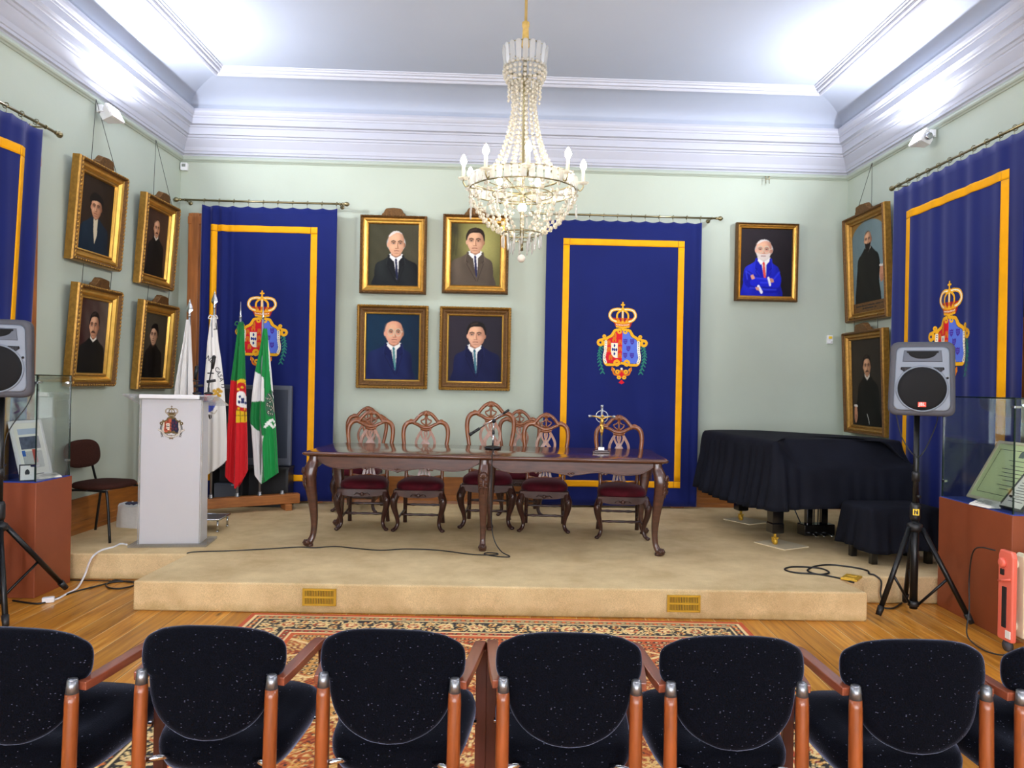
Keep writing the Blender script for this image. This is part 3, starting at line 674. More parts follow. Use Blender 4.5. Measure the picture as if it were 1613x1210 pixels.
# ================================================================== CURTAINS
def curtain(label, P0, yaw, width, z0, z1, fold, band, crest_c, crest_w=0.584, skew=lambda x, z: 0.0, group='blue curtains with a coat of arms', ring_z=None):
    """P0 = floor point of the left end of the cloth (as seen from the room); local x along the rail, -y towards the room"""
    t = thing('curtain', label, 'curtain', P0, yaw, group)
    H = z1 - z0; nr = max(6, int(round(width / 0.165)))
    def surf(x, z, o=0.0): return (x + skew(x, z), -fold(x, z) - o, z)
    def cl(u, v):
        x = u * width; s = (x / width * nr) % 1.0
        z = z0 + v * H - (0.016 * math.sin(PI * s) * (1 if v > 0.999 else 0))
        return surf(x, z)
    MB().grid(cl, 150, 40).build('cloth', M['velvet_blue'], t, solid=0.006)
    bx0, bx1, bz0, bz1 = band; w = 0.072; b = MB()
    def strip(xa, xb, za, zb, nu, nv, o=0.0055): b.grid(lambda u, v: surf(xa + (xb - xa) * u, za + (zb - za) * v, o), nu, nv)
    strip(bx0, bx0 + w, bz0 + w + 0.003, bz1 - w - 0.003, 6, 40); strip(bx1 - w, bx1, bz0 + w + 0.003, bz1 - w - 0.003, 6, 40)
    strip(bx0 + w + 0.003, bx1 - w - 0.003, bz1 - w, bz1, 110, 4); strip(bx0 + w + 0.003, bx1 - w - 0.003, bz0, bz0 + w, 110, 4)
    for xa in (bx0, bx1 - w):
        for za in (bz0, bz1 - w): strip(xa, xa + w, za, za + w, 8, 4)
    b.build('border_band', M['band'], t, solid=0.004)
    # coat of arms
    cw = crest_w * 1.06; nu, nv = 150, 225; us = np.linspace(-0.53, 0.53, nu + 1); vs = np.linspace(-0.02, 1.6, nv + 1)
    Uc, Vc = np.meshgrid((us[1:] + us[:-1]) / 2, (vs[1:] + vs[:-1]) / 2); A = Art(Uc, Vc); coat_of_arms(A)
    sc = crest_w; P = np.array([[surf(crest_c[0] + u * sc, crest_c[1] + v * sc, 0.0065) for u in us] for v in vs])
    paint_mesh('coat_of_arms', P, A.c, A.a > 0.5, M['stitch'], t)
    # rings and hooks
    rz = ring_z if ring_z is not None else z1 + 0.055; proto = None
    for k in range(nr + 1):
        x = 0.012 + (width - 0.024) * k / nr; r = 0.021; y = -fold(x, z1) * 0.0
        if proto is None:
            g = MB(); g.tube([(0.004 * math.sin(a), r * math.cos(a), r * math.sin(a)) for a in [2 * PI * i / 14 for i in range(14)]], 0.0035, 6, closed=True, up=(1, 0, 0))
            g.tube([(0, -0.0, -r), (0, -0.008, -r - 0.012), (0, -0.004, -r - 0.034), (0, 0.004, -r - 0.024)], 0.0022, 5)
            o = proto = g.build('curtain_ring', M['brass'], t)
        else:
            o = proto.copy(); COL.objects.link(o); o.parent = t
        o.location = (x + skew(x, z1), 0, rz)
    return t
def rod(label, P0, yaw, x0, x1, z, fin=(True, True), brackets=(0.1,), off=0.12):
    t = thing('curtain_rod', label, 'curtain rod', P0, yaw, 'brass curtain rods')
    MB().cyl((x0, 0, z), (x1, 0, z), 0.0115, 12).build('rod', M['brass'], t)
    for k, e in enumerate((x0, x1)):
        if fin[k]:
            s = -1 if k == 0 else 1
            MB().lathe([(0.012, 0), (0.017, 0.008), (0.017, 0.016), (0.011, 0.022), (0.02, 0.034), (0.027, 0.05), (0.026, 0.062), (0.016, 0.076), (0.004, 0.086)], (e, 0, z), 14, 0, None, True, (s, 0, 0)).build('finial', M['brass'], t)
    for x in brackets:
        MB().cyl((x, 0.004, z), (x, off, z), 0.007, 8).lathe([(0.024, 0), (0.024, 0.006)], (x, off - 0.007, z), 12, 0, None, True, (0, 1, 0)).tube([(x, 0.014 * math.cos(a), z + 0.014 * math.sin(a)) for a in [2 * PI * i / 12 for i in range(12)]], 0.004, 6, 0, True, up=(1, 0, 0)).build('bracket', M['brass'], t)
    return t
OFF = 0.16
def bpt(x, off=OFF): return (x, wall_back_y(x) - off, 0)
cb_ = math.cos(BYAW)
# back left: gathered at its left end
wL = -1.97 + 3.44
def fold_bl(x, z):
    g = max(0.0, 1 - x / 0.34); s = 0.4 + 0.6 * (3.48 - z) / 3.2
    return 0.008 + 0.055 * g ** 0.6 * (0.5 + 0.5 * math.sin(x * 62)) * (0.6 + 0.4 * s) + 0.010 * s * math.sin(x * 13.0 + 1) + 0.006 * math.sin(x * 29 + z * 0.7) * s
curtain('blue velvet curtain with gold border behind the flags', bpt(-3.44), BYAW, wL, 0.232, 3.475, fold_bl, (0.095, 1.255, 0.45, 3.262), (0.665, 1.625))
rod('brass curtain rod above the flags, on the left half of the back wall', bpt(-3.44), BYAW, -0.24, wL + 0.045, 3.53, (True, True), (-0.2, wL + 0.02), OFF)
wR = 2.105 - 0.355
def fold_br(x, z):
    s = 0.3 + 0.7 * (3.48 - z) / 3.2
    return 0.008 + 0.007 * s * math.sin(x * 9 + 2) + 0.005 * s * math.sin(x * 21 + z) + (0.018 * max(0, 1 - (wR - x) / 0.16) * (0.5 + 0.5 * math.sin((wR - x) * 70)))
curtain('blue velvet curtain with gold border and whole coat of arms behind the crucifix', bpt(0.355), BYAW, wR, 0.225, 3.43, fold_br, (0.19, 1.56, 0.435, 3.215), (0.873, 1.59))
rod('brass curtain rod above the crucifix, behind the chandelier drops', bpt(0.355), BYAW, -0.12, wR + 0.16, 3.485, (True, True), (-0.09, wR + 0.12), OFF)
# right wall: waved
yR0, yR1 = 7.18, 5.39
def fold_r(x, z):
    s = 0.35 + 0.65 * (3.56 - z) / 3.4
    return 0.035 + s * (0.013 * math.sin(x * 2 * PI / 0.29 + 0.5) + 0.006 * math.sin(x * 2 * PI / 0.17 + z * 0.6)) * (1.0 if x > 0.1 else 0.5 + 5 * x)
curtain('blue velvet curtain with gold border on the right wall behind the loudspeaker', (wall_right_x(yR0) - OFF - 0.01, yR0, 0), -PI / 2 + RYAW, yR0 - yR1, 0.24, 3.515, fold_r, (0.22, 1.61, 0.46, 3.265), (0.92, 1.59))
rod('brass curtain rod on the right wall', (wall_right_x(yR0) - OFF - 0.01, yR0, 0), -PI / 2 + RYAW, -0.06, 2.3, 3.57, (True, False), (-0.02, 2.2), OFF + 0.01)
# left wall: hangs free, gathered lower down
yL0, yL1 = 3.95, 5.64
def fold_l(x, z):
    s = 0.45 + 0.55 * (3.5 - z) / 3.3
    return 0.04 + s * (0.020 * math.sin(x * 2 * PI / 0.27) + 0.008 * math.sin(x * 2 * PI / 0.15 + z * 0.9))
wl = yL1 - yL0
curtain('blue velvet curtain with gold border on the left wall at the picture edge', (wall_left_x(yL0) + 0.12, yL0, 0), PI / 2 - LYAW, wl, 0.06, 3.44, fold_l, (0.14, 1.52, 0.35, 3.24), (0.83, 1.60), skew=lambda x, z: -0.15 * (x / wl) * min(1, (3.5 - z) / 2.2))
rod('brass curtain rod on the left wall', (wall_left_x(yL0) + 0.12, yL0, 0), PI / 2 - LYAW, -0.3, wl + 0.22, 3.495, (False, True), (-0.2, wl + 0.10), 0.12)

# ================================================================== PORTRAITS
def painted(w, h, s, n=(136, 164)):
    """a painted half-length portrait, x 0..1, y 0..1; returns the colour field"""
    nu, nv = n; X, Y = np.meshgrid(np.linspace(0, 1, nu + 1), np.linspace(0, 1, nv + 1)); rng = np.random.RandomState(s.get('seed', 1))
    A = Art(X, Y, s['bg']); ar = h / w
    nz = np.zeros_like(X)
    for k in range(6): nz += np.sin(X * rng.uniform(3, 26) + Y * rng.uniform(3, 26) + rng.uniform(0, 6)) / 6
    if 'bg2' in s: A.lay(np.clip(0.5 + s.get('bgk', 0.9) * (X - 0.5) + 0.3 * nz, 0, 1), s['bg2'])
    if 'glow' in s: A.ell(s['hx'] + 0.12, s['hy'] - 0.02, 0.3, 0.34, s['glow'], 0.8, al=0.75)
    if 'drape' in s:
        for k, x in enumerate((0.84, 0.9, 0.96) if s['drape'] > 0 else (0.05, 0.11)): A.line([(x, 1), (x + 0.02, 0.72), (x + 0.07 * (1 if s['drape'] > 0 else -0.2), 0.5)], 0.02, s['bg2'], 0.02, 0.6)
    A.c *= (1 + 0.06 * nz + 0.03 * rng.randn(*X.shape))[..., None]; A.c = np.clip(A.c, 0, 1)
    hx, hy, rx, ry = s['hx'], s['hy'], s['rx'], s['ry']; T = s.get('turn', 0.0)
    coat, coat2, coat3 = s['coat'], s['coat2'], s['coat3']
    sl, sr, st = s.get('sl', 0.10), s.get('sr', 0.93), s.get('st', hy - ry * 1.16)
    bl, br = s.get('bl', sl), s.get('br', sr); y0 = s.get('y0', -0.05)
    # body
    body = smooth2([(hx - rx * 0.55, st + 0.045), (hx - (hx - sl) * 0.55, st - 0.03), (sl + 0.035, st - 0.10), (sl, st - 0.24), (bl, (st + y0) / 2 - 0.05), (bl, y0), (br, y0), (br, (st + y0) / 2 - 0.05), (sr, st - 0.24), (sr - 0.035, st - 0.10), (hx + (sr - hx) * 0.55, st - 0.03), (hx + rx * 0.55, st + 0.045)], 4)
    A.poly(body, coat, 1)
    m = A.inside(body)
    A.lay(m * np.clip(0.55 * np.exp(-((X - (sl + 0.13)) / 0.10) ** 2) * np.clip((Y - y0) / 0.4, 0, 1), 0, 1), coat2)
    A.lay(m * np.clip(0.75 * np.exp(-((X - sr) / 0.09) ** 2), 0, 1), coat3)
    A.lay(m * np.clip(0.35 + 0.5 * nz, 0, 0.6) * 0.5, coat2)
    nx = hx + s.get('nx', 0.0)
    # shirt, collar, tie
    if s.get('shirt', True):
        vb = s.get('vb', st - 0.36)
        A.poly([(nx - rx * 0.85, st + 0.06), (nx + rx * 0.85, st + 0.06), (nx + 0.03 + T * 0.02, vb)], s.get('shirtc', '#d6d6d2'), 1)
        A.poly([(nx - rx * 0.85, st + 0.06), (nx - rx * 0.3, st + 0.02), (nx + 0.015, vb)], '#a9adb2', 1, 0.6)
        if 'tie' in s:
            A.poly([(nx - 0.03, st - 0.01), (nx + 0.035, st - 0.01), (nx + 0.022, st - 0.055), (nx + 0.055, vb + 0.06), (nx + 0.035, vb - 0.01), (nx - 0.005, vb + 0.06), (nx - 0.015, st - 0.055)], s['tie'], 1)
            A.line([(nx + 0.005, st - 0.06), (nx + 0.03, vb + 0.06)], 0.012, s.get('tie2', s['tie']), 0.012, 0.8)
        for q in (-1, 1):
            A.poly([(nx + q * rx * 0.35, st + 0.02), (nx + q * rx * 1.0, st + 0.05), (nx + q * (rx * 1.15), st - 0.10), (nx + q * 0.105, st - 0.15), (nx + 0.04 + q * 0.01, vb - 0.02)], coat, 1)
            A.line([(nx + q * rx * 0.95, st + 0.05), (nx + q * rx * 1.1, st - 0.10), (nx + q * rx * 0.85, st - 0.115), (nx + q * rx * 1.0, st - 0.15), (nx + 0.04 + q * 0.012, vb - 0.06)], 0.008, coat3, 0.007, 0.9); A.line([(nx + q * rx * 1.0, st + 0.03), (nx + q * rx * 1.17, st - 0.10)], 0.014, coat2, 0.012, 0.8)
            A.poly([(nx + q * 0.012, st - 0.015), (nx + q * rx * 0.62, st + 0.075), (nx + q * rx * 0.78, st + 0.01), (nx + q * 0.05, st - 0.055)], '#e9e9e4', 1)
    elif 'collar' in s:
        A.poly([(nx - rx * 0.62, st + 0.075), (nx + rx * 0.62, st + 0.07), (nx + rx * 0.72, st + 0.015), (nx, st - 0.03), (nx - rx * 0.72, st + 0.02)], s['collar'], 1)
    if 'scarf' in s: A.poly([(nx - 0.06, st + 0.04), (nx + 0.07, st + 0.04), (nx + 0.075, st - 0.2), (nx + 0.02, st - 0.32), (nx - 0.035, st - 0.15)], s['scarf'], 1)
    sk, sh, hi = s.get('skin', '#c48a66'), s.get('skin2', '#84503a'), s.get('skin3', '#e3b48f')
    # neck, ears, head
    A.poly([(hx - rx * 0.55, hy - ry * 0.5), (hx + rx * 0.6, hy - ry * 0.5), (nx + rx * 0.62, st + 0.04), (nx, st - 0.0), (nx - rx * 0.6, st + 0.04)], sh, 1)
    hair = s.get('hair', '#241a16')
    if s.get('style') in ('full', 'short'): A.ell(hx, hy + ry * 0.16, rx * 1.1, ry * 0.98, hair, 0.08)
    if s.get('style') in ('bald', 'thin'): A.ell(hx + 0.0, hy + ry * 0.05, rx * 1.13, ry * 0.72, hair, 0.1)
    if s.get('style') == 'bun': A.ell(hx + rx * 0.15, hy + ry * 0.25, rx * 1.2, ry * 1.0, hair, 0.06); A.ell(hx + rx * 0.5, hy + ry * 0.95, rx * 0.55, ry * 0.3, hair, 0.1)
    for q in (-1, 1):
        if q * T < 0.6: A.ell(hx + q * rx * 1.0, hy - ry * 0.08, rx * 0.15, ry * 0.2, sh if q > 0 else sk, 0.15)
    face = smooth2([(hx - rx, hy + ry * 0.25), (hx - rx * 0.97, hy - ry * 0.2), (hx - rx * 0.74, hy - ry * 0.64), (hx - rx * 0.33, hy - ry * 0.96), (hx, hy - ry * 1.02), (hx + rx * 0.33, hy - ry * 0.96), (hx + rx * 0.76, hy - ry * 0.64), (hx + rx * 0.97, hy - ry * 0.2), (hx + rx, hy + ry * 0.25), (hx + rx * 0.75, hy + ry * 0.8), (hx, hy + ry), (hx - rx * 0.75, hy + ry * 0.8)], 4)
    A.poly(face, sk, 1); fm = A.inside(face)
    A.lay(fm * np.clip((X - hx) / rx * 0.9 - 0.12 + 0.5 * T, 0, 0.75), sh)
    A.ell(hx - rx * 0.25, hy + ry * 0.5, rx * 0.55, ry * 0.3, hi, 0.6, al=0.7)
    fx = hx + T * rx * 0.3 * -1
    for q in (-1, 1): A.ell(fx + q * rx * 0.52, hy - ry * 0.25, rx * 0.28, ry * 0.2, hi if q < 0 else sk, 0.6, al=0.6)
    for q in (-1, 1):
        ex = fx + q * rx * 0.42
        A.ell(ex, hy + ry * 0.10, rx * 0.27, ry * 0.13, sh, 0.5, al=0.8)
        A.ell(ex, hy + ry * 0.05, rx * 0.15, ry * 0.042, '#b5a596', 0.3); A.ell(ex - T * 0.012, hy + ry * 0.052, rx * 0.07, ry * 0.05, '#1c1411', 0.3); A.line([(ex - rx * 0.18, hy + ry * 0.08), (ex, hy + ry * 0.105), (ex + rx * 0.18, hy + ry * 0.07)], ry * 0.03, '#3a241a', 0.004)
        A.line([(ex - rx * 0.26, hy + ry * 0.2), (ex, hy + ry * 0.27), (ex + rx * 0.24, hy + ry * 0.2)], ry * 0.085, s.get('brow', hair), 0.006)
    A.poly([(fx - rx * 0.02, hy + ry * 0.1), (fx + rx * 0.12, hy + ry * 0.08), (fx + rx * 0.22, hy - ry * 0.34), (fx + rx * 0.02, hy - ry * 0.37)], sh, 1, 0.7)
    A.line([(fx - rx * 0.05, hy + ry * 0.05), (fx - rx * 0.06, hy - ry * 0.28)], rx * 0.14, hi, 0.008, 0.8)
    A.line([(fx - rx * 0.18, hy - ry * 0.37), (fx + rx * 0.2, hy - ry * 0.37)], ry * 0.05, sh, 0.006)
    A.line([(fx - rx * 0.3, hy - ry * 0.58), (fx, hy - ry * 0.56), (fx + rx * 0.28, hy - ry * 0.58)], ry * 0.055, '#6a2a24', 0.006)
    A.line([(fx - rx * 0.2, hy - ry * 0.67), (fx + rx * 0.2, hy - ry * 0.67)], ry * 0.05, sk, 0.006)
    A.ell(fx, hy - ry * 0.78, rx * 0.3, ry * 0.05, sh, 0.8, al=0.6)
    b = s.get('beard', '')
    if b == 'moustache': A.poly(smooth2([(fx - rx * 0.55, hy - ry * 0.60), (fx - rx * 0.25, hy - ry * 0.42), (fx, hy - ry * 0.44), (fx + rx * 0.25, hy - ry * 0.42), (fx + rx * 0.55, hy - ry * 0.60), (fx + rx * 0.2, hy - ry * 0.54), (fx, hy - ry * 0.56), (fx - rx * 0.2, hy - ry * 0.54)], 3), s.get('beardc', hair), 1)
    if b == 'long':
        A.poly(smooth2([(fx - rx * 0.8, hy - ry * 0.35), (fx - rx * 0.3, hy - ry * 0.45), (fx + rx * 0.3, hy - ry * 0.45), (fx + rx * 0.85, hy - ry * 0.35), (fx + rx * 0.6, hy - ry * 1.1), (fx, hy - ry * 1.5), (fx - rx * 0.55, hy - ry * 1.1)], 3), s.get('beardc', hair), 1)
    if b == 'white':
        A.poly(smooth2([(fx - rx * 0.92, hy - ry * 0.3), (fx - rx * 0.4, hy - ry * 0.42), (fx + rx * 0.4, hy - ry * 0.42), (fx + rx * 0.92, hy - ry * 0.3), (fx + rx * 0.65, hy - ry * 0.92), (fx, hy - ry * 1.12), (fx - rx * 0.6, hy - ry * 0.92)], 3), '#d9d4cc', 1, 0.8)
        A.line([(fx - rx * 0.28, hy - ry * 0.62), (fx + rx * 0.28, hy - ry * 0.62)], ry * 0.07, '#8a4038', 0.006)
    sty = s.get('style')
    if sty in ('full', 'short'):
        A.poly(smooth2([(hx - rx * 1.08, hy + ry * 0.05), (hx - rx * 1.12, hy + ry * 0.55), (hx - rx * 0.75, hy + ry * 1.02), (hx, hy + ry * 1.2), (hx + rx * 0.8, hy + ry * 1.02), (hx + rx * 1.14, hy + ry * 0.5), (hx + rx * 1.06, hy + ry * 0.0), (hx + rx * 0.88, hy + ry * 0.45), (hx + rx * 0.55, hy + ry * 0.72), (hx - rx * 0.1, hy + ry * 0.76), (hx - rx * 0.65, hy + ry * 0.66), (hx - rx * 0.9, hy + ry * 0.4)], 4), hair, 1)
        A.line([(hx - rx * 0.6, hy + ry * 0.9), (hx + rx * 0.1, hy + ry * 1.05)], ry * 0.1, s.get('hair2', '#4a3a30'), 0.02, 0.7)
    if sty == 'thin': A.poly(smooth2([(hx - rx * 0.95, hy + ry * 0.55), (hx - rx * 0.5, hy + ry * 1.0), (hx + rx * 0.3, hy + ry * 1.06), (hx + rx * 0.95, hy + ry * 0.7), (hx + rx * 0.6, hy + ry * 0.88), (hx, hy + ry * 0.93)], 3), s.get('hair2', '#cfc8be'), 1, 0.85)
    if sty == 'bun': A.poly(smooth2([(hx - rx * 1.0, hy + ry * 0.2), (hx - rx * 0.8, hy + ry * 0.95), (hx + rx * 0.3, hy + ry * 1.2), (hx + rx * 1.2, hy + ry * 0.7), (hx + rx * 1.15, hy - ry * 0.1), (hx + rx * 0.8, hy + ry * 0.4), (hx, hy + ry * 0.72), (hx - rx * 0.7, hy + ry * 0.6)], 3), hair, 1)
    if sty == 'beret': A.poly(smooth2([(hx - rx * 1.25, hy + ry * 0.3), (hx - rx * 1.35, hy + ry * 0.85), (hx - rx * 0.6, hy + ry * 1.28), (hx + rx * 0.5, hy + ry * 1.2), (hx + rx * 1.3, hy + ry * 0.75), (hx + rx * 1.2, hy + ry * 0.1), (hx + rx * 0.8, hy + ry * 0.5), (hx, hy + ry * 0.58), (hx - rx * 0.8, hy + ry * 0.48)], 4), hair, 1)
    if s.get('glasses'):
        for q in (-1, 1): A.ring(fx + q * rx * 0.42, hy + ry * 0.05, rx * 0.34, 0.014, '#c9b59a')
        A.line([(fx - rx * 0.1, hy + ry * 0.08), (fx + rx * 0.1, hy + ry * 0.08)], 0.012, '#c9b59a'); A.line([(fx + rx * 0.7, hy + ry * 0.1), (hx + rx * 1.0, hy + ry * 0.1)], 0.01, '#c9b59a')
    for k in s.get('extra', []): k(A)
    A.c = np.clip(A.c * (1 + 0.03 * rng.randn(*X.shape))[..., None], 0, 1)
    return A
def arms_crossed(A):
    d, l = '#12169a', '#3a48e8'
    A.poly(smooth2([(0.09, 0.36), (0.16, 0.37), (0.30, 0.31), (0.66, 0.22), (0.78, 0.14), (0.72, 0.06), (0.45, 0.05), (0.15, 0.13), (0.08, 0.22)], 4), d, 1)
    A.poly(smooth2([(0.75, 0.36), (0.70, 0.34), (0.60, 0.28), (0.30, 0.26), (0.20, 0.23), (0.24, 0.15), (0.52, 0.14), (0.74, 0.13), (0.80, 0.25)], 4), '#1a22c4', 1)
    for pts in ([(0.12, 0.36), (0.3, 0.27), (0.55, 0.25)], [(0.76, 0.36), (0.6, 0.2), (0.4, 0.2)], [(0.2, 0.12), (0.5, 0.1), (0.7, 0.1)], [(0.11, 0.36), (0.14, 0.25)]): A.line(pts, 0.016, l, 0.014, 0.8)
    A.poly([(0.20, 0.30), (0.25, 0.32), (0.29, 0.26), (0.23, 0.24)], '#d99a7c', 1); A.poly([(0.54, 0.27), (0.64, 0.26), (0.66, 0.21), (0.56, 0.2)], '#d99a7c', 1)
    for y in (0.215, 0.235, 0.252): A.line([(0.58, y), (0.655, y - 0.002)], 0.007, '#a0614a')
    A.line([(0.55, 0.27), (0.585, 0.17)], 0.04, '#e8e8f2', 0.005); A.line([(0.36, 0.14), (0.42, 0.06)], 0.05, '#e8e8f2', 0.005); A.poly([(0.30, 0.13), (0.37, 0.13), (0.38, 0.08), (0.32, 0.09)], '#d99a7c', 1)
def hand(x, y, s):
    def fn(A):
        A.poly(smooth2([(x - 0.03 * s, y + 0.10), (x + 0.035 * s, y + 0.10), (x + 0.055 * s, y), (x + 0.03 * s, y - 0.07), (x - 0.02 * s, y - 0.09), (x - 0.05 * s, y - 0.02)], 3), '#c08a6a', 1)
        for k in range(3): A.line([(x - 0.015 * s + 0.02 * k * s, y), (x - 0.02 * s + 0.02 * k * s, y - 0.075)], 0.008, '#7c4c38')
        A.line([(x - 0.04 * s, y + 0.11), (x + 0.05 * s, y + 0.105)], 0.025, '#d9d4ca')
    return fn
def fobs(A): A.line([(0.47, 0.14), (0.52, 0.07), (0.53, 0.03)], 0.012, '#d0cfc8')
def arch(A):
    out = ~((A.Y < 0.80) | (np.hypot((A.X - 0.5) / 0.5, (A.Y - 0.80) / 0.20) < 1)); A.lay(out.astype(float), '#8c6a34')

def frame(parent, w, h, fw, prof, mats, bead=None, dw=0.0):
    """moulding swept round a w x h rectangle (outer size), x centred, z from 0"""
    b = MB(); C = [(-w / 2, 0), (w / 2, 0), (w / 2, h), (-w / 2, h)]; D = [(1, 1), (-1, 1), (-1, -1), (1, -1)]
    for i in range(4):
        j = (i + 1) % 4; vs = []; fs = []
        for a, y in prof:
            for c, d in ((C[i], D[i]), (C[j], D[j])): vs.append((c[0] + d[0] * a * fw, -y, c[1] + d[1] * a * fw))
        for k in range(len(prof) - 1): fs.append((2 * k, 2 * k + 1, 2 * k + 3, 2 * k + 2))
        b.add(vs, fs, 0, None, False)
        for m in mats.get('strips', []):
            k0, k1, mi = m; n = len(prof) - 1
            for k in range(k0, k1): b.mi[len(b.mi) - n + k] = mi
    b.box((0, -0.006, h / 2), (w - 0.01, 0.012, h - 0.01), 1)
    o = b.build('frame', mats['m'], parent)
    if bead:
        a, y, r, step, mi = bead; g = MB(); iw, ih = w - 2 * a * fw, h - 2 * a * fw
        for (p, q) in (((-iw / 2, a * fw), (iw / 2, a * fw)), ((iw / 2, a * fw), (iw / 2, h - a * fw)), ((iw / 2, h - a * fw), (-iw / 2, h - a * fw)), ((-iw / 2, h - a * fw), (-iw / 2, a * fw))):
            L = math.hypot(q[0] - p[0], q[1] - p[1]); n = int(L / step)
            for k in range(n):
                t = (k + 0.5) / n; hor = abs(q[1] - p[1]) < 1e-6
                g.ball((p[0] + (q[0] - p[0]) * t, -y, p[1] + (q[1] - p[1]) * t), (r * (1.5 if hor else 0.8), r, r * (0.8 if hor else 1.5)), 6, 4)
        g.build('carved_border', M['golddark'] if mi == 2 else M['gold'], o)
    return o
PROF_A = [(0, 0), (0, .045), (.06, .062), (.16, .072), (.24, .066), (.3, .05), (.36, .046), (.40, .052), (.52, .05), (.72, .034), (.80, .032), (.84, .04), (.93, .036), (1, .02), (1, .01)]
PROF_B = [(0, 0), (0, .06), (.05, .075), (.14, .088), (.26, .082), (.32, .06), (.38, .055), (.46, .064), (.60, .06), (.76, .038), (.82, .036), (.86, .046), (.95, .042), (1, .02), (1, .01)]
def portrait(label, pos, rot, w, h, fw, spec, prof=PROF_A, bead=(0.13, 0.068, 0.011, 0.03, 2), crest=True, wires=None, mats=None, group='gilt framed portraits', rail_z=None, plate=False):
    t = thing('framed_portrait', label, 'painting', pos, rot, group)
    frame(t, w, h, fw, prof, mats or {'m': [M['gold2'], M['golddark'], M['golddark'], M['gold']], 'strips': [(0, 5, 2), (5, 8, 3), (11, 14, 3)]}, bead)
    iw, ih = w - 2 * fw, h - 2 * fw; A = painted(iw, ih, spec); z0 = 0.0
    if plate:
        z0 = 0.10
        b = MB().box((0, -0.019, fw + 0.05), (iw, 0.012, 0.10)); b.build('name_panel', M['golddark'], t)
        tb = MB(); rr = random.Random(5)
        for zz in (0.066, 0.036):
            x = -iw / 2 + (0.06 if zz > 0.05 else 0.2)
            while x < iw / 2 - (0.07 if zz > 0.05 else 0.2):
                l = rr.uniform(0.01, 0.02); tb.box((x + l / 2, -0.0256, fw + zz), (l * 0.75, 0.001, 0.013)); x += l + (0.012 if rr.random() < 0.2 else 0)
        tb.build('inscription', M['blackink'], t)
    xs = np.linspace(-iw / 2 - 0.004, iw / 2 + 0.004, A.X.shape[1]); zs = np.linspace(fw + z0 - 0.004, h - fw + 0.004, A.X.shape[0])
    XX, ZZ = np.meshgrid(xs, zs); paint_mesh('canvas', np.stack([XX, np.full_like(XX, -0.0175), ZZ], -1), A.c, None, M['paint'], t)
    if crest:
        cw = w * 0.36; hh = 0.078
        p = [(-cw / 2, 0), (cw / 2, 0), (cw * 0.47, 0.022), (cw * 0.40, 0.034), (cw * 0.36, 0.06), (cw * 0.30, hh), (0, hh + 0.008), (-cw * 0.30, hh), (-cw * 0.36, 0.06), (-cw * 0.40, 0.034), (-cw * 0.47, 0.022)]
        MB().prism(p, -0.028, 0.028).build('frame_cresting', M['golddark'], t, loc=(0, -0.045, h - 0.004), rot=(0.25, 0, 0), bevel=0.006)
    if wires:
        for a, bb in wires: MB().cyl(a, bb, 0.0025, 6).build('hanging_wire', M['wire'], t)
    return t
# --- back wall
def back_pic(label, x0, y0, x1, y1, fw, spec, **k):
    a = on_back(x0, (y0 + y1) / 2, 0.04); b = on_back(x1, (y0 + y1) / 2, 0.04); c = on_back((x0 + x1) / 2, y1, 0.04); d = on_back((x0 + x1) / 2, y0, 0.04)
    x = (a.x + b.x) / 2; return portrait(label, (x, wall_back_y(x) - 0.012, c.z), (0.012, 0, BYAW), (b.x - a.x), d.z - c.z, fw, spec, **k)
suit = dict(coat='#17191c', coat2='#2c3130', coat3='#0b0c0e')
back_pic('portrait of a white-haired balding man in dark suit, left of the upper pair', 567, 340, 672, 463, 0.098, dict(suit, bg='#3a3a28', bg2='#4a4636', bgk=0.5, drape=1, hx=.55, hy=.68, rx=.16, ry=.195, style='thin', hair='#c9c6c0', brow='#4a3a30', hair2='#d9d4cc', skin='#d2a181', skin2='#8f6248', tie='#1d2240', sl=.12, sr=1.0, turn=-.3, seed=2))
back_pic('portrait of a dark-haired man in brown suit, partly behind the chandelier', 697, 339, 801, 463, 0.098, dict(bg='#6d6a3a', bg2='#3a3726', bgk=-0.6, glow='#b5b06a', drape=-1, hx=.49, hy=.71, rx=.168, ry=.187, style='short', hair='#2a211c', skin='#cfa183', skin2='#94684e', coat='#4c4238', coat2='#6b5f52', coat3='#2f2822', tie='#26284a', sl=.0, sr=.86, turn=.2, seed=3))
back_pic('portrait of a bald man in glasses and navy suit, lower left of four', 562, 481, 674, 612, 0.104, dict(bg='#123048', bg2='#0e2236', hx=.52, hy=.715, rx=.162, ry=.18, style='bald', hair='#8a7a6c', brow='#5a4a40', skin='#d99c80', skin2='#9c6a52', glasses=True, coat='#121a48', coat2='#24305f', coat3='#0b1030', tie='#2f6f78', tie2='#7fb0a8', sl=.02, sr=.87, turn=-.25, seed=4, vb=.14), crest=False, bead=(0.07, 0.06, 0.011, 0.03, 3), mats={'m': [M['gold2'], M['golddark'], M['golddark'], M['gold']], 'strips': [(5, 10, 2), (0, 5, 3)]})
back_pic('portrait of a dark-haired man in navy suit, lower right of four', 692, 484, 804, 615, 0.104, dict(bg='#2f2a33', bg2='#25222b', hx=.52, hy=.705, rx=.158, ry=.178, style='full', hair='#1a1615', skin='#d6a184', skin2='#9a6a52', coat='#10153a', coat2='#1d2450', coat3='#090c24', tie='#2a5a6c', tie2='#6fa0a6', sl=.10, sr=.98, turn=.3, seed=5, nx=-.03, vb=.12), crest=False, bead=(0.07, 0.06, 0.011, 0.03, 3), mats={'m': [M['gold2'], M['golddark'], M['golddark'], M['gold']], 'strips': [(5, 10, 2), (0, 5, 3)]})
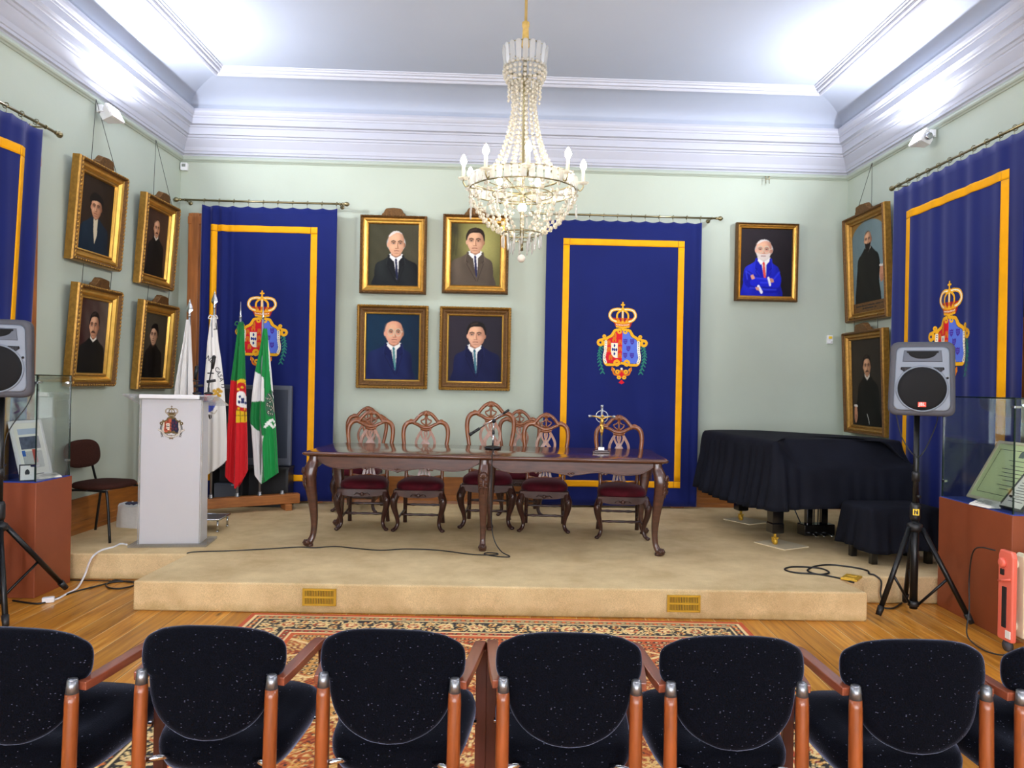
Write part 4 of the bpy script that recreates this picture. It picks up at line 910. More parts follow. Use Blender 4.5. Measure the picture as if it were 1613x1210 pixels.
back_pic('small gilt framed portrait of a white-bearded man in bright blue suit with crossed arms', 1158, 352, 1256, 475, 0.066, dict(bg='#2a2226', bg2='#1c181c', hx=.45, hy=.685, rx=.15, ry=.145, style='thin', hair='#d6d2cc', hair2='#dcd8d2', brow='#8a7a70', skin='#dba58c', skin2='#a8735e', beard='white', glasses=True, coat='#141aa8', coat2='#2c38d8', coat3='#0c1068', tie='#d83a3a', tie2='#e86a5a', sl=.06, sr=.78, turn=.2, seed=6, vb=.22, extra=[arms_crossed]), crest=False, bead=(0.55, 0.05, 0.006, 0.016, 3))
# --- left wall
def left_pic(label, y0, y1, z0, z1, spec, top=0.06, fw=0.12, rail=True, **k):
    Y = (y0 + y1) / 2; x = wall_left_x(Y) + 0.014; h = z1 - z0; tilt = math.atan2(top, h); wv = None
    if rail: dz = CAM_Z + 2.45 - z0; wv = [((sx * 0.2, -0.055, h - 0.01), (0.0, 0.012 + 0.0, dz * math.cos(tilt))) for sx in (-1, 1)]
    else: wv = [((sx * 0.22, -0.02, h - 0.01), (sx * 0.22, -0.02, h + 0.17)) for sx in (-1, 1)]
    if rail: wv = [(a, (b[0], dz * math.sin(tilt) - 0.03, b[2])) for a, b in wv]
    return portrait(label, (x, Y, z0), (tilt, 0, PI / 2 - LYAW), y1 - y0, h, fw, spec, prof=PROF_B, wires=wv, mats={'m': [M['gold'], M['golddark'], M['golddark'], M['gold2']], 'strips': [(2, 5, 2), (0, 2, 0), (6, 9, 3), (11, 14, 3)]}, bead=(0.14, 0.082, 0.012, 0.035, 3), **k)
oldc = dict(coat='#12110f', coat2='#201e1b', coat3='#0a0908')
left_pic('portrait of a person in a dark cap and blue jacket on the left wall', 6.17, 6.92, 2.55, 3.43, dict(bg='#33261c', bg2='#221912', hx=.50, hy=.61, rx=.15, ry=.15, style='beret', hair='#171210', skin='#b98463', skin2='#6e4630', coat='#16222e', coat2='#22323f', coat3='#0e141b', shirt=False, scarf='#c9bea0', sl=.08, sr=.92, turn=.2, seed=7))
left_pic('portrait of a moustached man in black, upper of the pair nearest the left corner', 7.28, 7.98, 2.50, 3.40, dict(oldc, bg='#3d2c22', bg2='#4c3628', hx=.5, hy=.73, rx=.125, ry=.135, style='thin', hair='#2a1d16', hair2='#2a1d16', skin='#b98763', skin2='#74492f', beard='moustache', shirt=False, collar='#c9c2b0', sl=.16, sr=.88, turn=-.4, seed=8))
left_pic('portrait of a man with moustache and white collar, lower, above the glass case', 6.18, 6.86, 1.48, 2.36, dict(oldc, bg='#3a1d1a', bg2='#5a4f47', hx=.55, hy=.645, rx=.15, ry=.165, style='short', hair='#15100e', skin='#c08a68', skin2='#7c4f38', beard='moustache', shirt=False, collar='#dcd6c8', sl=.08, sr=.97, turn=.45, seed=9), rail=False)
left_pic('portrait of a woman with dark bun in black dress above the lectern', 7.27, 8.0, 1.45, 2.34, dict(oldc, bg='#4a4436', bg2='#3a3428', hx=.46, hy=.665, rx=.14, ry=.148, style='bun', hair='#120e0d', skin='#c59a78', skin2='#7c563e', shirt=False, collar='#2a2722', sl=.12, sr=.86, turn=.45, seed=10), rail=False)
# --- right wall
def right_pic(label, y0, y1, z0, z1, spec, top, fw, rail, **k):
    Y = (y0 + y1) / 2; x = wall_right_x(Y) - 0.014; h = z1 - z0; tilt = math.atan2(top, h)
    if rail: dz = CAM_Z + 2.45 - z0; wv = [((sx * 0.17, -0.055, h - 0.01), (0.0, dz * math.sin(tilt) - 0.03, dz * math.cos(tilt))) for sx in (-1, 1)]
    else: wv = [((sx * 0.25, -0.02, h - 0.01), (sx * 0.25, -0.02, h + 0.16)) for sx in (-1, 1)]
    return portrait(label, (x, Y, z0), (tilt, 0, -PI / 2 + RYAW), y1 - y0, h, fw, spec, prof=PROF_B, wires=wv, mats={'m': [M['gold'], M['golddark'], M['golddark'], M['gold2']], 'strips': [(2, 5, 2), (0, 2, 0)]}, bead=None, **k)
right_pic('arched gilt portrait of a bearded man in black, upper on the right wall', 7.50, 8.38, 2.33, 3.50, dict(bg='#7c9296', bg2='#5c6e70', bgk=-0.5, hx=.5, hy=.76, rx=.105, ry=.10, style='thin', hair='#2e241e', hair2='#5a4436', skin='#c0906e', skin2='#7d5440', beard='long', beardc='#241b17', shirt=False, collar='#d6d0c4', coat='#1d1d1a', coat2='#2b2b26', coat3='#121210', sl=.14, sr=.84, bl=.10, br=.80, turn=.3, seed=11, extra=[hand(.88, .30, 1.2), arch]), 0.06, 0.10, True, plate=True)
right_pic('gilt framed portrait of a seated man with moustache, lower on the right wall', 7.50, 8.36, 1.10, 2.22, dict(oldc, bg='#3a332b', bg2='#2b2620', hx=.5, hy=.685, rx=.11, ry=.112, style='short', hair='#181310', skin='#b88866', skin2='#74503a', beard='moustache', shirt=False, collar='#cfc8ba', sl=.18, sr=.86, bl=.12, br=.86, turn=-.1, seed=12, extra=[hand(.11, .12, 1.0), fobs]), 0.05, 0.095, False)

# ================================================================== CHANDELIER
def chandelier():
    D = 5.9; cx = 0.055; top = CAM_Z + 3.215
    t = thing('chandelier', 'crystal chandelier with lit candle bulbs hanging from the ceiling', 'chandelier', (cx, D, top))
    Z = lambda yz: CAM_Z + (605 - 0.3555 * yz) / (FPX / D) - top          # height from the ceiling for a row in the enlarged view
    MB().cyl((0, 0, 0), (0, 0, Z(100)), 0.012, 10).lathe([(0.05, -0.03), (0.06, -0.012), (0.06, 0)], (0, 0, 0), 20).build('suspension_rope', mat('gold_cord', '#a08445', 0.6, var=0.2, scale=60, stretch=(1, 1, 0.2)), t)
    MB().lathe([(0.02, Z(96)), (0.03, Z(100)), (0.03, Z(118)), (0.024, Z(122)), (0.026, Z(160)), (0.033, Z(205)), (0.03, Z(210))][::-1], (0, 0, 0), 14).build('tassel_sleeve', mat('gold_braid', '#b8964a', 0.55, var=0.15, scale=40), t)
    MB().lathe([(0.012, Z(1100)), (0.018, Z(1000)), (0.016, Z(900)), (0.022, Z(880)), (0.012, Z(860)), (0.012, Z(420)), (0.03, Z(390)), (0.015, Z(330)), (0.012, Z(200))], (0, 0, 0), 10).build('stem', M['brass'], t)
    def ring(name, r, z, th=0.006, m=None):
        return MB().tube([(r * math.cos(a), r * math.sin(a), z) for a in [2 * PI * i / 48 for i in range(48)]], th, 6, closed=True, up=(0, 0, 1)).build(name, m or M['brass'], t)
    def bead(mb, p, r, st=1.15): mb.ball(p, (r, r, r * st), 6, 4)
    # crown of upright plates with beaded bowl
    ring('crown_ring', 0.16, Z(215), 0.005); ring('crown_ring', 0.155, Z(300), 0.006); ring('crown_ring', 0.12, Z(375), 0.008)
    pl = MB(); pl.prism([(-0.019, 0), (0.019, 0), (0.022, 0.02), (0.022, 0.15), (0.012, 0.165), (-0.012, 0.165), (-0.022, 0.15), (-0.022, 0.02)], -0.004, 0.004)
    proto = None
    for k in range(20):
        a = 2 * PI * k / 20
        if proto is None: o = proto = pl.build('crown_plate', M['prism'], t, bevel=0.003)
        else: o = proto.copy(); COL.objects.link(o); o.parent = t
        o.location = (0.163 * math.cos(a), 0.163 * math.sin(a), Z(305)); o.rotation_euler = (-0.12, 0, a - PI / 2)
    for row, (r, yz, n) in enumerate(((0.162, 300, 26), (0.166, 322, 26), (0.158, 342, 24), (0.142, 360, 22), (0.122, 376, 20))):
        b = MB()
        for k in range(n): a = 2 * PI * (k + 0.5 * (row % 2)) / n; bead(b, (r * math.cos(a), r * math.sin(a), Z(yz)), 0.0165, 1.0)
        b.build('bead_ring', M['crystal'], t)
    # short fringe under the crown
    for k in range(18):
        a = 2 * PI * k / 18; b = MB(); r = 0.128
        for i in range(4 if k % 2 else 3): bead(b, (r * math.cos(a), r * math.sin(a), Z(388 + 20 * i)), 0.011, 1.3)
        b.build('bead_drop', M['crystal'], t)
    # long flared strands
    prof = [(0.085, 385), (0.088, 450), (0.102, 520), (0.130, 600), (0.175, 680), (0.235, 745), (0.30, 790)]
    pts = catmull([(r, 0, Z(y)) for r, y in prof], 10)
    def along(pts, step):
        out = []; acc = 0; last = pts[0]; out.append(pts[0])
        for p, q in zip(pts[:-1], pts[1:]):
            d = (q - p).length; s = step - acc
            while s <= d: out.append(p.lerp(q, s / d)); s += step
            acc = d - (s - step)
        return out
    chain = along(pts, 0.041); sb = MB()
    for i, p in enumerate(chain): bead(sb, p, 0.0125 + 0.0045 * i / len(chain), 1.12)
    sb.tube(pts, 0.0022, 4)
    proto = None
    for k in range(16):
        if proto is None: o = proto = sb.build('bead_strand', M['crystal'], t)
        else: o = proto.copy(); COL.objects.link(o); o.parent = t
        o.rotation_euler = (0, 0, 2 * PI * (k + 0.3) / 16)
    # main ring with its band of plates
    R = 0.425; z0, z1 = Z(848), Z(795)
    ring('main_ring', R, z0, 0.006); ring('main_ring', R, z1, 0.006); ring('inner_ring', 0.24, Z(862), 0.005); ring('inner_ring', 0.30, Z(790), 0.004)
    sp = MB()
    for k in range(6):
        a = 2 * PI * k / 6 + 0.2; c, s = math.cos(a), math.sin(a); sp.cyl((0.014 * c, 0.014 * s, Z(862)), (R * c, R * s, z0), 0.0045, 6); sp.cyl((0.30 * c, 0.30 * s, Z(790)), (R * c, R * s, z1), 0.0035, 6)
    sp.build('ring_spokes', M['brass'], t)
    pl = MB(); hz = z1 - z0
    pl.prism([(-0.021, 0), (0.021, 0), (0.024, 0.012), (0.024, hz - 0.012), (0.021, hz), (-0.021, hz), (-0.024, hz - 0.012), (-0.024, 0.012)], -0.005, 0.005)
    proto = None
    for k in range(44):
        a = 2 * PI * k / 44
        if proto is None: o = proto = pl.build('ring_plate', M['prism'], t, bevel=0.003)
        else: o = proto.copy(); COL.objects.link(o); o.parent = t
        o.location = ((R + 0.008) * math.cos(a), (R + 0.008) * math.sin(a), z0); o.rotation_euler = (0, 0, a - PI / 2)
    # bowl strands
    prof = [(0.42, 855), (0.405, 890), (0.36, 940), (0.29, 990), (0.21, 1020), (0.155, 1032)]
    pts = catmull([(r, 0, Z(y)) for r, y in prof], 10); chain = along(pts, 0.05); sb = MB()
    for i, p in enumerate(chain): bead(sb, p, 0.0155, 1.15)
    sb.tube(pts, 0.002, 4); proto = None
    for k in range(18):
        if proto is None: o = proto = sb.build('bowl_strand', M['crystal'], t)
        else: o = proto.copy(); COL.objects.link(o); o.parent = t
        o.rotation_euler = (0, 0, 2 * PI * (k + 0.5) / 18)
    # swags inside and outside the ring
    for k in range(11):
        a0, a1 = 2 * PI * k / 11, 2 * PI * (k + 1) / 11; b = MB()
        for i in range(6):
            u = i / 5; a = a0 + (a1 - a0) * u; r = R + 0.01 - 0.02 * math.sin(PI * u); bead(b, (r * math.cos(a), r * math.sin(a), Z(862) - 0.075 * math.sin(PI * u)), 0.0125)
        b.tube([((R + 0.01 - 0.02 * math.sin(PI * i / 10)) * math.cos(a0 + (a1 - a0) * i / 10), (R + 0.01 - 0.02 * math.sin(PI * i / 10)) * math.sin(a0 + (a1 - a0) * i / 10), Z(862) - 0.075 * math.sin(PI * i / 10)) for i in range(11)], 0.003, 4)
        b.build('bead_swag', M['crystal'], t)
    for k in range(9):
        a = 2 * PI * (k + .2) / 9; b = MB()
        for i in range(4): r = 0.24 - 0.012 * i; bead(b, (r * math.cos(a), r * math.sin(a), Z(880 + 30 * i)), 0.0125)
        b.tube([((0.24 - 0.012 * i) * math.cos(a), (0.24 - 0.012 * i) * math.sin(a), Z(866 + 30 * i)) for i in range(4)], 0.003, 4)
        b.build('inner_strand', M['crystal'], t)
    # lower rings and hanging spear prisms
    ring('lower_ring', 0.155, Z(1036), 0.006); ring('lower_ring', 0.09, Z(1062), 0.005)
    lr = MB()
    for k in range(4): a = PI / 2 * k + .4; lr.cyl((0.155 * math.cos(a), 0.155 * math.sin(a), Z(1036)), (0.012 * math.cos(a), 0.012 * math.sin(a), Z(1030)), 0.003, 6); lr.cyl((0.09 * math.cos(a), 0.09 * math.sin(a), Z(1062)), (0.015 * math.cos(a), 0.015 * math.sin(a), Z(1050)), 0.003, 6)
    lr.build('lower_spokes', M['brass'], t)
    sp = MB(); sp.lathe([(0.001, -0.105), (0.008, -0.09), (0.0095, -0.03), (0.006, -0.014), (0.002, -0.008), (0.001, 0.0)], (0, 0, 0), 6, 0, None, False); sp.ball((0, 0, 0.003), 0.008, 6, 4)
    proto = None; spots = [(0.155, Z(1042), 2 * PI * k / 16) for k in range(16)] + [(0.09, Z(1068), 2 * PI * (k + .5) / 9) for k in range(9)] + [(0.435, Z(905), math.radians(40 * k + 4)) for k in range(9)]
    for r, z, a in spots:
        if proto is None: o = proto = sp.build('spear_prism', M['prism'], t)
        else: o = proto.copy(); COL.objects.link(o); o.parent = t
        o.location = (r * math.cos(a), r * math.sin(a), z); o.rotation_euler = (0, 0, a)
    MB().lathe([(0.012, 0.05), (0.014, 0.03), (0.014, 0.0)][::-1], (0, 0, Z(1110)), 10).ball((0, 0, Z(1145)), 0.032, 16, 12, 1).build('bottom_globe', [M['brass'], M['dimglass']], t)
    cbm = MB(); cbm.cyl((0.01, 0, Z(870)), (0.01, 0, Z(895)), 0.016, 10, 1); cbm.ball((0.0, 0, Z(920)), 0.034, 14, 10)
    cbm.build('centre_bulb', [M['bulb'], M['brass']], t)
    # nine candle arms
    arm = MB(); arm.tube(catmull([(R, 0, z0 + 0.03), (R + 0.03, 0, z0 + 0.0), (R + 0.055, 0, z0 + 0.03), (R + 0.055, 0, z0 + 0.05)], 6), 0.006, 6)
    dish = MB().lathe([(0.012, 0), (0.03, 0.004), (0.044, 0.014), (0.046, 0.018), (0.028, 0.012), (0.012, 0.010)], (R + 0.055, 0, z0 + 0.05), 16)
    tube = MB().lathe([(0.0145, 0), (0.0135, 0.10), (0.010, 0.104)], (R + 0.055, 0, z0 + 0.06), 12)
    bl = MB().lathe([(0.008, 0), (0.014, 0.006), (0.025, 0.026), (0.025, 0.042), (0.015, 0.066), (0.004, 0.084)], (R + 0.055, 0, z0 + 0.164), 12)
    first = None
    for k in range(9):
        if first is None:
            first = o = arm.build('candle_arm', M['brass'], t); dish.build('drip_pan', M['prism'], o); tube.build('candle_tube', M['candle'], o); bl.build('flame_bulb', M['bulb'], o)
        else: o = copy_tree(first, t)
        o.rotation_euler = (0, 0, math.radians(-90 + 40 * k + 4))
chandelier()
second = copy_tree(bpy.data.objects['chandelier']); second.location.y = -1.0; second.location.x = 0.1  # unseen copy, added only to throw more light on the stage
second['label'] = 'added copy of the chandelier behind the camera, unseen, to brighten the room'

# ================================================================== FLOODLIGHTS AND WALL FITTINGS
def floodlight(label, pos, yaw, pitch=0.5):
    t = thing('floodlight', label, 'floodlight', pos, yaw, 'white floodlights on the picture rail')
    MB().box((0, 0.0, 0.0), (0.05, 0.05, 0.07)).tube([(-0.1, -0.075, -0.05), (-0.1, -0.03, -0.05), (0, -0.025, -0.03), (0.1, -0.03, -0.05), (0.1, -0.075, -0.05)], 0.006, 6).build('bracket', M['whiteplastic'], t)
    h = MB(); T = Matrix.Translation((0, -0.09, -0.055)) @ Matrix.Rotation(-pitch, 4, 'X')
    h.rings([[(-.05, .07, -.03), (.05, .07, -.03), (.05, .07, .03), (-.05, .07, .03)], [(-.07, .02, -.045), (.07, .02, -.045), (.07, .02, .045), (-.07, .02, .045)], [(-.10, -.035, -.065), (.10, -.035, -.065), (.10, -.035, .065), (-.10, -.035, .065)], [(-.10, -.05, -.065), (.10, -.05, -.065), (.10, -.05, .065), (-.10, -.05, .065)]], 0, T, smooth=False)
    h.lathe([(0.03, -0.02), (0.034, -0.01), (0.034, 0.01), (0.03, 0.02)], (0.102, 0.0, 0), 12, 1, T, True, (1, 0, 0))
    hd = h.build('lamp_head', [M['whiteplastic'], M['steel']], t, bevel=0.004)
    MB().add([(-.088, -.052, -.055), (.088, -.052, -.055), (.088, -.052, .055), (-.088, -.052, .055)], [(0, 1, 2, 3)], 0, T, False).build('lens', M['flood'], hd)
    return t
fz = CAM_Z + 2.39
for i, y in enumerate((6.62, 2.6, -1.2)):  # only the first is a known lamp, the rest are unseen, added for brightness
    floodlight('white floodlight on the left wall above the upper left portrait' if i == 0 else 'added fill floodlight on the left picture rail out of view, number %d from the stage' % (i + 1), (wall_left_x(y) + 0.045, y, fz), PI / 2 - LYAW)
for i, y in enumerate((6.85, 2.6, -1.2)):  # again all but the first are out of view, added as fill
    floodlight('white floodlight on the right wall above the curtain rod' if i == 0 else 'added fill floodlight on the right picture rail out of view, number %d from the stage' % (i + 1), (wall_right_x(y) - 0.045, y, fz), -PI / 2 + RYAW)
p = on_back(285, 263, 0.02)
t = thing('alarm_sensor', 'small white alarm sensor box in the left back corner under the cornice', 'sensor', (BL[0] + 0.05, wall_back_y(BL[0] + .05) - 0.03, p.z), BYAW)
MB().box((0, 0, 0), (0.075, 0.05, 0.085)).build('housing', M['whiteplastic'], t, bevel=0.008); MB().box((0, -0.027, 0.01), (0.04, 0.004, 0.03)).build('grille', M['steel'], t)
p = on_back(1307, 535, 0.015)
t = thing('thermostat', 'small white thermostat on the back wall right of the blue suit portrait', 'thermostat', (p.x, p.y, p.z), BYAW)
MB().box((0, 0, 0), (0.065, 0.03, 0.10)).build('housing', M['whiteplastic'], t, bevel=0.006); MB().box((0, -0.017, 0.022), (0.04, 0.004, 0.028)).build('display', M['yellow'], t); MB().cyl((0.012, -0.015, -0.025), (0.012, -0.024, -0.025), 0.011, 12).build('dial', M['whiteplastic'], t)
p = on_back(1208, 283, 0.03); hk = MB()
for dx in (-0.02, 0.02): hk.tube([(dx, 0.0, 0.03), (dx, -0.02, 0.035), (dx, -0.022, 0.0), (dx, -0.02, -0.045), (dx, -0.035, -0.05)], 0.004, 6)
hk.box((0, -0.02, 0.0), (0.05, 0.005, 0.008))
tag(hk.build('picture_hook', M['brass'], loc=p, rot=(0, 0, BYAW)), 'small brass picture hook hanging empty on the back wall picture rail', 'hook')

# ================================================================== TABLE
TBY = math.radians(-2.1); TC = (-0.20, 6.49)
def table():
    t = thing('carved_table', 'long dark carved wooden table with curved legs in the middle of the stage', 'table', (TC[0], TC[1], STAGE), TBY)
    L, W, H = 2.99, 1.0, 0.785
    tp = MB(); loops = []
    def rr(w, d, z):
        c = 0.03; P = []
        for sx, sy, a0 in ((1, 1, 0), (-1, 1, PI / 2), (-1, -1, PI), (1, -1, 3 * PI / 2)):
            for k in range(5): a = a0 + k / 4 * PI / 2; P.append((sx * (w / 2 - c) + c * math.cos(a), sy * (d / 2 - c) + c * math.sin(a), z))
        return P
    for dz, e in ((-0.042, -0.04), (-0.036, -0.03), (-0.032, -0.012), (-0.026, -0.004), (-0.018, 0), (-0.010, -0.002), (-0.004, -0.010), (-0.002, -0.022), (0, -0.03)): loops.append(rr(L + 2 * e, W + 2 * e, H + dz))
    tp.rings(loops).build('tabletop', M['tabletop'], t)
    ap = MB()
    def low(x0, x1, n=48):
        out = []
        for i in range(n + 1):
            u = i / n; x = x0 + (x1 - x0) * u
            z = 0.655 + 0.012 * math.cos(u * 6 * PI) - 0.010 * math.sin(PI * u) ** 2 + 0.04 * max(0, abs(u - 0.5) * 2 - 0.86) / 0.14
            for c in (0.3, 0.5, 0.7): z -= 0.012 * math.exp(-((u - c) / 0.012) ** 2)
            out.append((x, z))
        return out
    for y in (-0.43, 0.43):
        for x0, x1 in ((-1.38, -0.04), (0.04, 1.38)):
            e = low(x0, x1); ap.prism([(x0, 0.745)] + e + [(x1, 0.745)], y - 0.014, y + 0.014)
            ap.tube([(x, y - 0.016 if y < 0 else y + 0.016, z + 0.006) for x, z in e], 0.006, 6)
            for c in (0.3, 0.5, 0.7):
                xx = x0 + (x1 - x0) * c
                for q in (-1, 1): ap.ball((xx + q * 0.014, y + math.copysign(0.016, y), 0.652), (0.014, 0.008, 0.010), 8, 5)
    for x in (-1.40, 1.40):
        pts = [(-0.40, 0.745)] + [(-0.40 + 0.8 * k / 20, 0.66 - 0.012 * math.cos(k / 20 * 4 * PI)) for k in range(21)] + [(0.40, 0.745)]
        T = Matrix.Translation((x, 0, 0)) @ Matrix.Rotation(PI / 2, 4, 'Z'); ap.prism(pts, -0.014, 0.014, 0, T)
    ap.build('apron', M['tablewood'], t)
    def leg(x, y, dx, dy):
        b = MB(); P = [(0.0, 0.75), (0.004, 0.70), (0.024, 0.645), (0.034, 0.585), (0.026, 0.50), (0.008, 0.39), (-0.006, 0.27), (-0.010, 0.17), (-0.002, 0.09), (0.018, 0.045), (0.034, 0.026)]
        R = [0.042, 0.046, 0.056, 0.058, 0.05, 0.042, 0.034, 0.028, 0.026, 0.030, 0.030]
        path = catmull([(x + dx * o, y + dy * o, z) for o, z in P], 5)
        prof = [(s * math.cos(a) + 0.0, math.sin(a)) for a in [2 * PI * k / 12 for k in range(12)] for s in (1,)]
        b.sweep(path, [(max(-.82, min(.82, p * 1.1)), max(-.82, min(.82, q * 1.1))) for p, q in prof], interp(R, len(path)), (0, 1, 0))
        fx, fy = x + dx * 0.045, y + dy * 0.045
        b.ball((fx, fy, 0.030), (0.036, 0.036, 0.030), 12, 8); b.cyl((fx - dx * .02, fy - dy * .02, 0), (fx - dx * .02, fy - dy * .02, 0.02), 0.03, 12)
        for k in range(5): a = (k - 2) * 0.5; b.tube([(fx + 0.02 * math.sin(a), fy - 0.026 * math.cos(a), 0.06), (fx + 0.034 * math.sin(a), fy - 0.038 * math.cos(a), 0.03)], [0.004, 0.008], 6)
        o = b.build('leg', M['tablewood'], t)
        c = MB()         # carved shell and leaves on the knee
        nx, ny = (dx, dy) if (dx or dy) else (0, -1 if y < 0 else 1)
        n = Vector((nx, ny, 0)).normalized() if (dx == 0 or True) else None
        base = Vector((x + dx * 0.03, y + dy * 0.03, 0.60)); sd = Vector((-n.y, n.x, 0))
        for k in range(7):
            a = (k - 3) * 0.36; tip = base + n * 0.056 + sd * (0.040 * math.sin(a)) + Vector((0, 0, 0.055 * math.cos(a)))
            c.tube([base + n * 0.050 + Vector((0, 0, -0.01)), base + n * 0.062 + (tip - base - n * 0.056) * 0.6, tip], [0.004, 0.009, 0.006], 6)
        for q in (-1, 1):
            for k in range(3): c.tube([base + n * 0.054 + sd * (0.008 * q) + Vector((0, 0, -0.02 - 0.03 * k)), base + n * 0.050 + sd * (0.030 * q) + Vector((0, 0, -0.012 - 0.03 * k)), base + n * 0.044 + sd * (0.036 * q) + Vector((0, 0, -0.045 - 0.03 * k))], [0.004, 0.008, 0.004], 6)
        c.tube([base + n * 0.056 + Vector((0, 0, -0.01)), base + n * 0.045 + Vector((0, 0, -0.13))], [0.008, 0.003], 6)
        c.build('shell_carving', M['tablewood'], o)
    for y, dy in ((-0.42, -0.55), (0.42, 0.55)):
        leg(-1.41, y, -0.85, dy); leg(1.41, y, 0.85, dy); leg(0.0, y, 0.0, dy)
table()

# ================================================================== CARVED CHAIRS
def carved_chair(name='carved_chair'):
    t = thing(name, '', 'chair', (0, 0, 0))
    SH = 0.385
    def yb(z): return 0.195 + 0.11 * max(0, (z - 0.42) / 0.69) ** 1.2
    def pt(x, z, o=0): return (x, yb(z) + o, z)
    # cushion
    b = MB(); loops = []
    def so(sc, z):
        P = []
        for k in range(32):
            a = 2 * PI * k / 32; c, s = math.cos(a), math.sin(a); e = 0.55
            x = math.copysign(abs(c) ** e, c); y = math.copysign(abs(s) ** e, s)
            w = 0.238 - 0.035 * (y + 1) / 2; P.append((x * w * sc, y * 0.215 * sc - 0.01 - 0.012 * (1 - x * x) * (1 if y < 0 else 0) * sc, z))
        return P
    for sc, z in ((0.96, SH), (0.985, SH + 0.012), (0.99, SH + 0.035), (0.95, SH + 0.058), (0.82, SH + 0.078), (0.6, SH + 0.09), (0.3, SH + 0.097), (0.05, SH + 0.098)): loops.append(so(sc, z))
    b.rings(loops).build('seat_cushion', M['redvelvet'], t)
    # rail with scalloped front
    b = MB()
    sc = [(-0.225, SH), (-0.225, SH - 0.075)] + [(-0.225 + 0.45 * k / 24, SH - 0.055 - 0.022 * math.exp(-((k - 12) / 4) ** 2) + 0.008 * math.cos(k / 24 * 4 * PI)) for k in range(1, 24)] + [(0.225, SH - 0.075), (0.225, SH)]
    b.prism(sc, -0.235, -0.21); b.prism([(-0.19, SH), (-0.19, SH - 0.06), (0.19, SH - 0.06), (0.19, SH)], 0.175, 0.20)
    for s in (-1, 1): b.add([(s * 0.235, -0.225, SH), (s * 0.2, 0.2, SH), (s * 0.2, 0.2, SH - 0.06), (s * 0.235, -0.225, SH - 0.065), (s * 0.212, -0.225, SH), (s * 0.178, 0.2, SH), (s * 0.178, 0.2, SH - 0.06), (s * 0.212, -0.225, SH - 0.065)], [(0, 1, 2, 3), (4, 7, 6, 5), (0, 4, 5, 1), (3, 2, 6, 7)], 0, None, False)
    for q in (-1, 1): b.tube([(0.015 * q, -0.24, SH - 0.045), (0.05 * q, -0.24, SH - 0.035), (0.075 * q, -0.24, SH - 0.052)], [0.008, 0.009, 0.003], 6)
    b.ball((0, -0.24, SH - 0.045), (0.018, 0.01, 0.02), 8, 6)
    b.build('seat_rail', M['darkwood'], t)
    for s in (-1, 1):       # cabriole front legs
        P = [(0.195, -0.195, SH), (0.212, -0.212, SH - 0.05), (0.228, -0.23, SH - 0.10), (0.222, -0.224, SH - 0.17), (0.20, -0.205, SH - 0.25), (0.192, -0.2, SH - 0.31), (0.205, -0.212, 0.035), (0.228, -0.235, 0.015)]
        b = MB().tube(catmull([(s * x, y, z) for x, y, z in P], 5), [0.03, 0.036, 0.036, 0.028, 0.021, 0.017, 0.018, 0.016], 10); b.ball((s * 0.228, -0.235, 0.016), (0.023, 0.023, 0.016), 10, 6)
        for k in range(3): b.tube([(s * (0.225 + 0.008), -0.262, SH - 0.05 - 0.01 * k), (s * (0.215 + 0.02 * (k - 1)), -0.266 + 0.01 * k, SH - 0.11)], [0.008, 0.005], 6)
        b.build('leg', M['darkwood'], t)
    for s in (-1, 1):
        b = MB().tube(catmull([(s * 0.18, 0.195, SH + 0.02), (s * 0.18, 0.20, 0.25), (s * 0.184, 0.22, 0.1), (s * 0.188, 0.255, 0.0)], 5), [0.022, 0.02, 0.019, 0.021], 8); b.build('leg', M['darkwood'], t)
    def turned(a, bb):
        a, bb = Vector(a), Vector(bb); n = 9; b = MB()
        b.tube([a.lerp(bb, k / n) for k in range(n + 1)], [0.012, 0.010, 0.014, 0.010, 0.012, 0.012, 0.010, 0.014, 0.010, 0.012], 8); return b
    for s in (-1, 1): turned((s * 0.197, -0.2, 0.115), (s * 0.183, 0.21, 0.135)).build('stretcher', M['darkwood'], t)
    turned((-0.19, -0.02, 0.125), (0.19, -0.02, 0.125)).build('stretcher', M['darkwood'], t); turned((-0.18, 0.2, 0.185), (0.18, 0.2, 0.185)).build('stretcher', M['darkwood'], t)
    # backrest: stiles, serpentine crest rail
    b = MB(); oval = [(math.cos(a), 0.8 * math.sin(a)) for a in [2 * PI * k / 10 for k in range(10)]]
    for s in (-1, 1):
        P = [(0.18, 0.38), (0.176, 0.46), (0.180, 0.58), (0.196, 0.70), (0.215, 0.81), (0.221, 0.885), (0.212, 0.945), (0.185, 0.982), (0.145, 0.995), (0.105, 0.99)]
        b.tube(catmull([pt(s * x, z) for x, z in P], 5), [0.019, 0.018, 0.017, 0.018, 0.02, 0.021, 0.023, 0.023, 0.022, 0.02], 10)
        b.ball(pt(s * 0.15, 1.012), (0.022, 0.016, 0.012), 8, 6)
    up = [(-0.16, 0.99), (-0.115, 1.005), (-0.085, 1.04), (-0.045, 1.075), (0, 1.085), (0.045, 1.075), (0.085, 1.04), (0.115, 1.005), (0.16, 0.99)]
    fl = [(-1, -0.6), (1, -0.6), (1, 0.6), (-1, 0.6)]
    b.tube(catmull([pt(x, z) for x, z in up], 5), [0.016, 0.018, 0.017, 0.018, 0.02, 0.018, 0.017, 0.018, 0.016], 10)
    lo = [(-0.13, 0.985), (-0.085, 0.97), (-0.045, 0.948), (0, 0.94), (0.045, 0.948), (0.085, 0.97), (0.13, 0.985)]
    b.tube(catmull([pt(x, z) for x, z in lo], 5), [0.014, 0.017, 0.018, 0.02, 0.018, 0.017, 0.014], 10)
    b.tube([pt(0, 0.94), pt(0, 1.0), pt(0, 1.08)], [0.016, 0.009, 0.018], 8)
